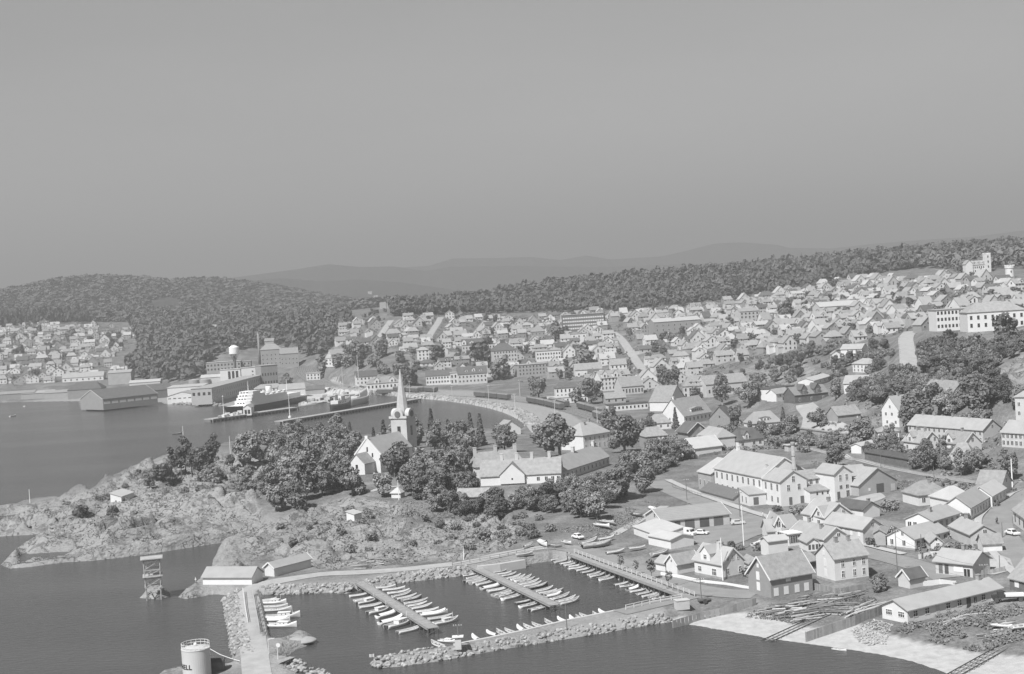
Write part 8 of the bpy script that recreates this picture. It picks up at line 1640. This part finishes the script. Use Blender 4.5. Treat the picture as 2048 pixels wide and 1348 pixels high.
# weeds
def weeds(name, label, poly, n, size, mat, seed, h=.5):
    P = [G(a, b) for a, b in poly]; W_ = [(p.x, p.y) for p in P]; rs = np.random.RandomState(seed); x = rs.uniform(min(a for a, _ in W_), max(a for a, _ in W_), n * 3); y = rs.uniform(min(b for _, b in W_), max(b for _, b in W_), n * 3)
    k = inpoly(x, y, W_) & (fbm(x / 6, y / 6, 3, seed) > -.12); x, y = x[k][:n], y[k][:n]; z = zat(x, y); p = np.stack([x, y, z + rs.uniform(0, h, len(x))], 1); me = leaf_cloud(p, np.tile([0, -.4, .7], (len(p), 1)), size, rs, mat, name)
    tag(ob(name, me), label, 'weeds', None, 'stuff')
weeds('boatyard_weeds', 'rough weeds covering the boatyard above the beach', [(1790, 1262), (1850, 1235), (1960, 1205), (2045, 1215), (2048, 1280), (1960, 1305), (1880, 1290)], 3500, .22, SCRUB, 4, .5)
weeds('bank_weeds', 'rough grass on the bank round the timber', [(1480, 1235), (1540, 1210), (1660, 1195), (1740, 1192), (1760, 1205), (1690, 1232), (1600, 1250), (1540, 1240)], 2200, .16, SCRUB, 5, .3)
weeds('slope_grass', 'tall grass on the slope above the laid-up boats', [(1110, 1060), (1180, 1050), (1290, 1000), (1320, 1010), (1260, 1060), (1200, 1085)], 3500, .2, SCRUB, 6, .3)
weeds('rock_heather', 'heather and grass in the hollows of the headland rocks', [(60, 1030), (200, 985), (330, 930), (500, 930), (530, 1000), (440, 1040), (300, 1050), (130, 1075)], 5000, .26, SCRUB, 7, .35)
weeds('slope_heather', 'heather and scrub on the rocks behind the basin', [(550, 1090), (640, 1030), (800, 1000), (1050, 1040), (1080, 1070), (950, 1110), (780, 1125), (620, 1130)], 3600, .26, SCRUB, 8, .4)
weeds('meadow_grass', 'rough grass of the railway meadow and bank', [(1600, 915), (1700, 935), (1850, 962), (1960, 985), (1940, 1005), (1800, 985), (1700, 960)], 3000, .22, SCRUB, 9, .3)
# tunnel mouth under the road fork
def bridge():
    A = G(1602, 862); B = G(1700, 871); z1 = max(A.z, B.z) + .6; d = B - A; L = Vector((d.x, d.y)).length; t = thing('road_bridge', 'stone road bridge with dark arch over the railway cutting', 'bridge', Vector((A.x, A.y, 0)), math.atan2(d.y, d.x)); n = 14; x0 = L * .42; R = 3.4; zb = z1 - 6.5
    arch = [(x0 + R * math.cos(math.pi * k / n), zb + 1.5 + R * math.sin(math.pi * k / n)) for k in range(n + 1)]
    poly = [(0, zb - 2), (x0 - R, zb - 2)] + arch[::-1] + [(x0 + R, zb - 2), (L, zb - 2), (L, z1), (0, z1)]; N = len(poly); m = MB()
    m.add([(x, -2.2, z) for x, z in poly] + [(x, -1.2, z) for x, z in poly], [(i, N + i, N + (i + 1) % N, (i + 1) % N) for i in range(N)])
    for y, fl in ((-2.2, 0), (-1.2, 1)):
        o = len(m.v); m.v += [(x, y, z) for x, z in poly]
        half = n // 2; top = [(0, 0)]
        # fan the face in convex strips round the arch
        ids = list(range(o, o + N)); arc = ids[2:2 + n + 1]; tl, tr = ids[N - 1], ids[N - 2]; bl, br = ids[0], ids[N - 3]
        fs = [(bl, ids[1], arc[0], tl)] + [(tl, arc[k], arc[k + 1]) for k in range(half)] + [(tl, arc[half], tr)] + [(tr, arc[k], arc[k + 1]) for k in range(half, n)] + [(tr, arc[n], ids[N - 4], br)]
        m.f += [f if not fl else tuple(reversed(f)) for f in fs]
    m.build('abutment', STONE, t); MB().box(-.3, L + .3, -2.5, -1.0, z1 + .003, z1 + .35).build('coping', STONE, t)
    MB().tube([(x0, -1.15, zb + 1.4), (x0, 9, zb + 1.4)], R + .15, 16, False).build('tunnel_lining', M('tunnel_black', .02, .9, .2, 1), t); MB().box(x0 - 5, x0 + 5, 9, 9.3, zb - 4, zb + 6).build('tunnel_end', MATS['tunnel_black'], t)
    for k in range(n):
        a = math.pi * (k + .5) / n; b = MB().box(-.38, .38, -2.32, -2.0, -.35, .35).build('arch_stone', STONE, t); b.location = (x0 + (R + .35) * math.cos(a), 0, zb + 1.5 + (R + .35) * math.sin(a)); b.rotation_euler = (0, -a + math.pi / 2, 0)
bridge()
# things on the mole and breakwater
def landing():
    A = at_z(553, 1318, 1.6); t = thing('landing_stage', 'small planked landing stage beside the mole with lamp and sign', 'landing stage', A, math.radians(-30)); pm = MB().box(-.22, .22, -2.4, 2.4, -.1, 0).mesh('plank', PLANK)
    for i in range(12): ob('plank', pm, t, (i * .48 - 2.8, 0, 0))
    pl = MB().tube([(0, 0, -3.5), (0, 0, -.1)], .14, 7).mesh('pile', PILE)
    for x in (-2.6, 0, 2.4):
        for y in (-2.2, 2.2): ob('pile', pl, t, (x, y, 0))
    for foot, top, lb, kd in [((538, 1308), 1278, 'white lamp post with bent arm at the landing stage', 0), ((556, 1318), 1290, 'white post with round disc sign at the landing stage', 1)]:
        g = at_z(*foot, 1.7); h = (foot[1] - top) * g.y / FPX; u = thing('lamp_post' if kd == 0 else 'sign_post', lb, 'lamp post' if kd == 0 else 'sign', g); MB().tube([(0, 0, -.2), (0, 0, h)], .07, 7).build('post', TRIM, u)
        if kd == 0: MB().beam((0, 0, h), (1.3, 0, h + .15), .12).build('lamp_arm', TRIM, u)
        else: s = MB().lathe([(.42, -.04), (.42, .04)], 18).build('disc', TRIM, u); s.rotation_euler = (math.pi / 2, 0, 0); s.location = (.2, 0, h)
landing()
def flag():
    g = at_z(749, 1328, 1.5); t = thing('breakwater_flag', 'small pale flag on a stick at the breakwater tip', 'flag', g); MB().tube([(0, 0, -.3), (0, 0, 2.0)], .04, 6).build('stick', TRIM, t); m = MB()
    for i in range(6): m.v += [(-.9 * i / 5, .06 * math.sin(i * 1.4), 1.35), (-.9 * i / 5, .06 * math.sin(i * 1.4 + .4), 1.95)]
    m.f = [(2 * i, 2 * i + 2, 2 * i + 3, 2 * i + 1) for i in range(5)]; m.build('cloth', PALER, t)
    b = at_z(1364, 1216, 1.9); u = thing('concrete_bin', 'pale concrete box at the corner of boardwalk and breakwater road', 'box', b, math.radians(12)); MB().box(-1.4, 1.4, -1, 1, -.2, 1.7).build('bin_wall', CONC, u); MB().box(-1.5, 1.5, -1.1, 1.1, 1.703, 1.85).build('lid', CONC, u)
    c = at_z(917, 1296, 1.6); v = thing('kiosk', 'tiny white kiosk with flat top on the breakwater landing', 'kiosk', c); MB().box(-.6, .6, -.6, .6, -.2, 2.2).build('wall', CREAM, v); MB().box(-1.1, 1.1, -.9, .9, 2.203, 2.35).build('roof', TRIM, v)
    e = at_z(545, 1283, 1.5); w = thing('sand_heap', 'smooth pale sand heap on the spit beside the landing stage', 'heap', at_z(602, 1282, .6)); 
    bm = bmesh.new(); bmesh.ops.create_icosphere(bm, subdivisions=3, radius=1)
    for vv in bm.verts: q = vv.co; n_ = float(vnoise(np.array([q.x * 2 + 9]), np.array([q.y * 2]))[0]); vv.co = Vector((q.x * 3.4, q.y * 2.6, max(q.z, -.1) * .85 * (1 + .4 * n_)))
    me = bpy.data.meshes.new('heap'); bm.to_mesh(me); bm.free(); me.materials.append(M('pale_sand', .34, .95, .12, .8, bump=.2)); me.polygons.foreach_set('use_smooth', [True] * len(me.polygons)); ob('heap', me, w)
flag()
def cargo():
    r = random.Random(4); cm = [MB().box(-.5, .5, -.5, .5, 0, 1).mesh('crate', m) for m in (CREAM, GREYW, TRIM, TIMBER)]
    for i in range(46):
        if i < 18: px_, py_ = 440 + i * 2.6 + r.uniform(-1, 1), 836 - i * .5 - r.uniform(0, 2)
        else: px_, py_ = 612 + (i - 18) * 2.9 + r.uniform(-3, 3), 808 - (i - 18) * .55 - r.uniform(0, 6)
        p = at_z(px_, py_, 2.25); s = r.uniform(1.2, 2.6); c = 'crate'
        o = ob('cargo_crate', r.choice(cm), None, p, r.uniform(0, 3), (s * 1.4, s, s * .8)); tag(o, f'cargo crate, {nth(i + 1) if i < 18 else nth(i - 17)} from the left on ' + ('the ferry pier' if i < 18 else 'the inner quay apron'), 'crate', 'cargo on the quays')
cargo()
def wires():
    for a, b, ha, hb, lb in [((918, 1302), (1134, 1260), 5, 5, 'slack overhead wire from breakwater landing to breakwater pole'), ((1403, 1204), (1134, 1260), 5.3, 5, 'overhead wire from harbour road pole to breakwater pole'), ((1795, 1150), (1969, 1165), 8.5, 3.6, 'overhead wire between street crossing and workshop poles')]:
        A = G(*a) + Vector((0, 0, ha)); B = G(*b) + Vector((0, 0, hb)); t = thing('overhead_wire', lb, 'wire', A); n = 12; MB().tube([(B - A) * (k / n) - Vector((0, 0, 1.2 * 4 * (k / n) * (1 - k / n))) for k in range(n + 1)], .025, 4).build('cable', IRON, t)
wires()

for lb, pts, b in [('white picket fence along the garden below the bungalow', [(1846, 1172), (1880, 1168), (1912, 1172)], .14), ('pale board fence beside the gravel yard', [(1955, 1150), (1985, 1148), (2010, 1142)], .2), ('white fence in front of the tiny gabled house', [(1838, 1118), (1862, 1112), (1890, 1110)], .14), ('board fence at the meadow edge beside the pale bungalow', [(1398, 915), (1440, 908), (1475, 905)], .25),
                  ('wire fence with thin posts along the factory street', [(1345, 975), (1372, 984), (1402, 994)], 0), ('board fence behind the garden of the steep-roofed house', [(1806, 925), (1850, 932), (1888, 940)], .25), ('board fence along the upper street bend', [(1960, 1000), (1990, 985), (2012, 975)], .25), ('low fence along the road fork verge', [(1560, 868), (1590, 866), (1603, 862)], 0)]:
    fence('garden_fence', lb, pts, h=1.1, boards=b, rails=(.4, .95), mat=TRIM if 'white' in lb else GB)
HAZE = 0.00028
trains(); lay_roads(); ripraps()
mesh_ground(); sea(); haze()
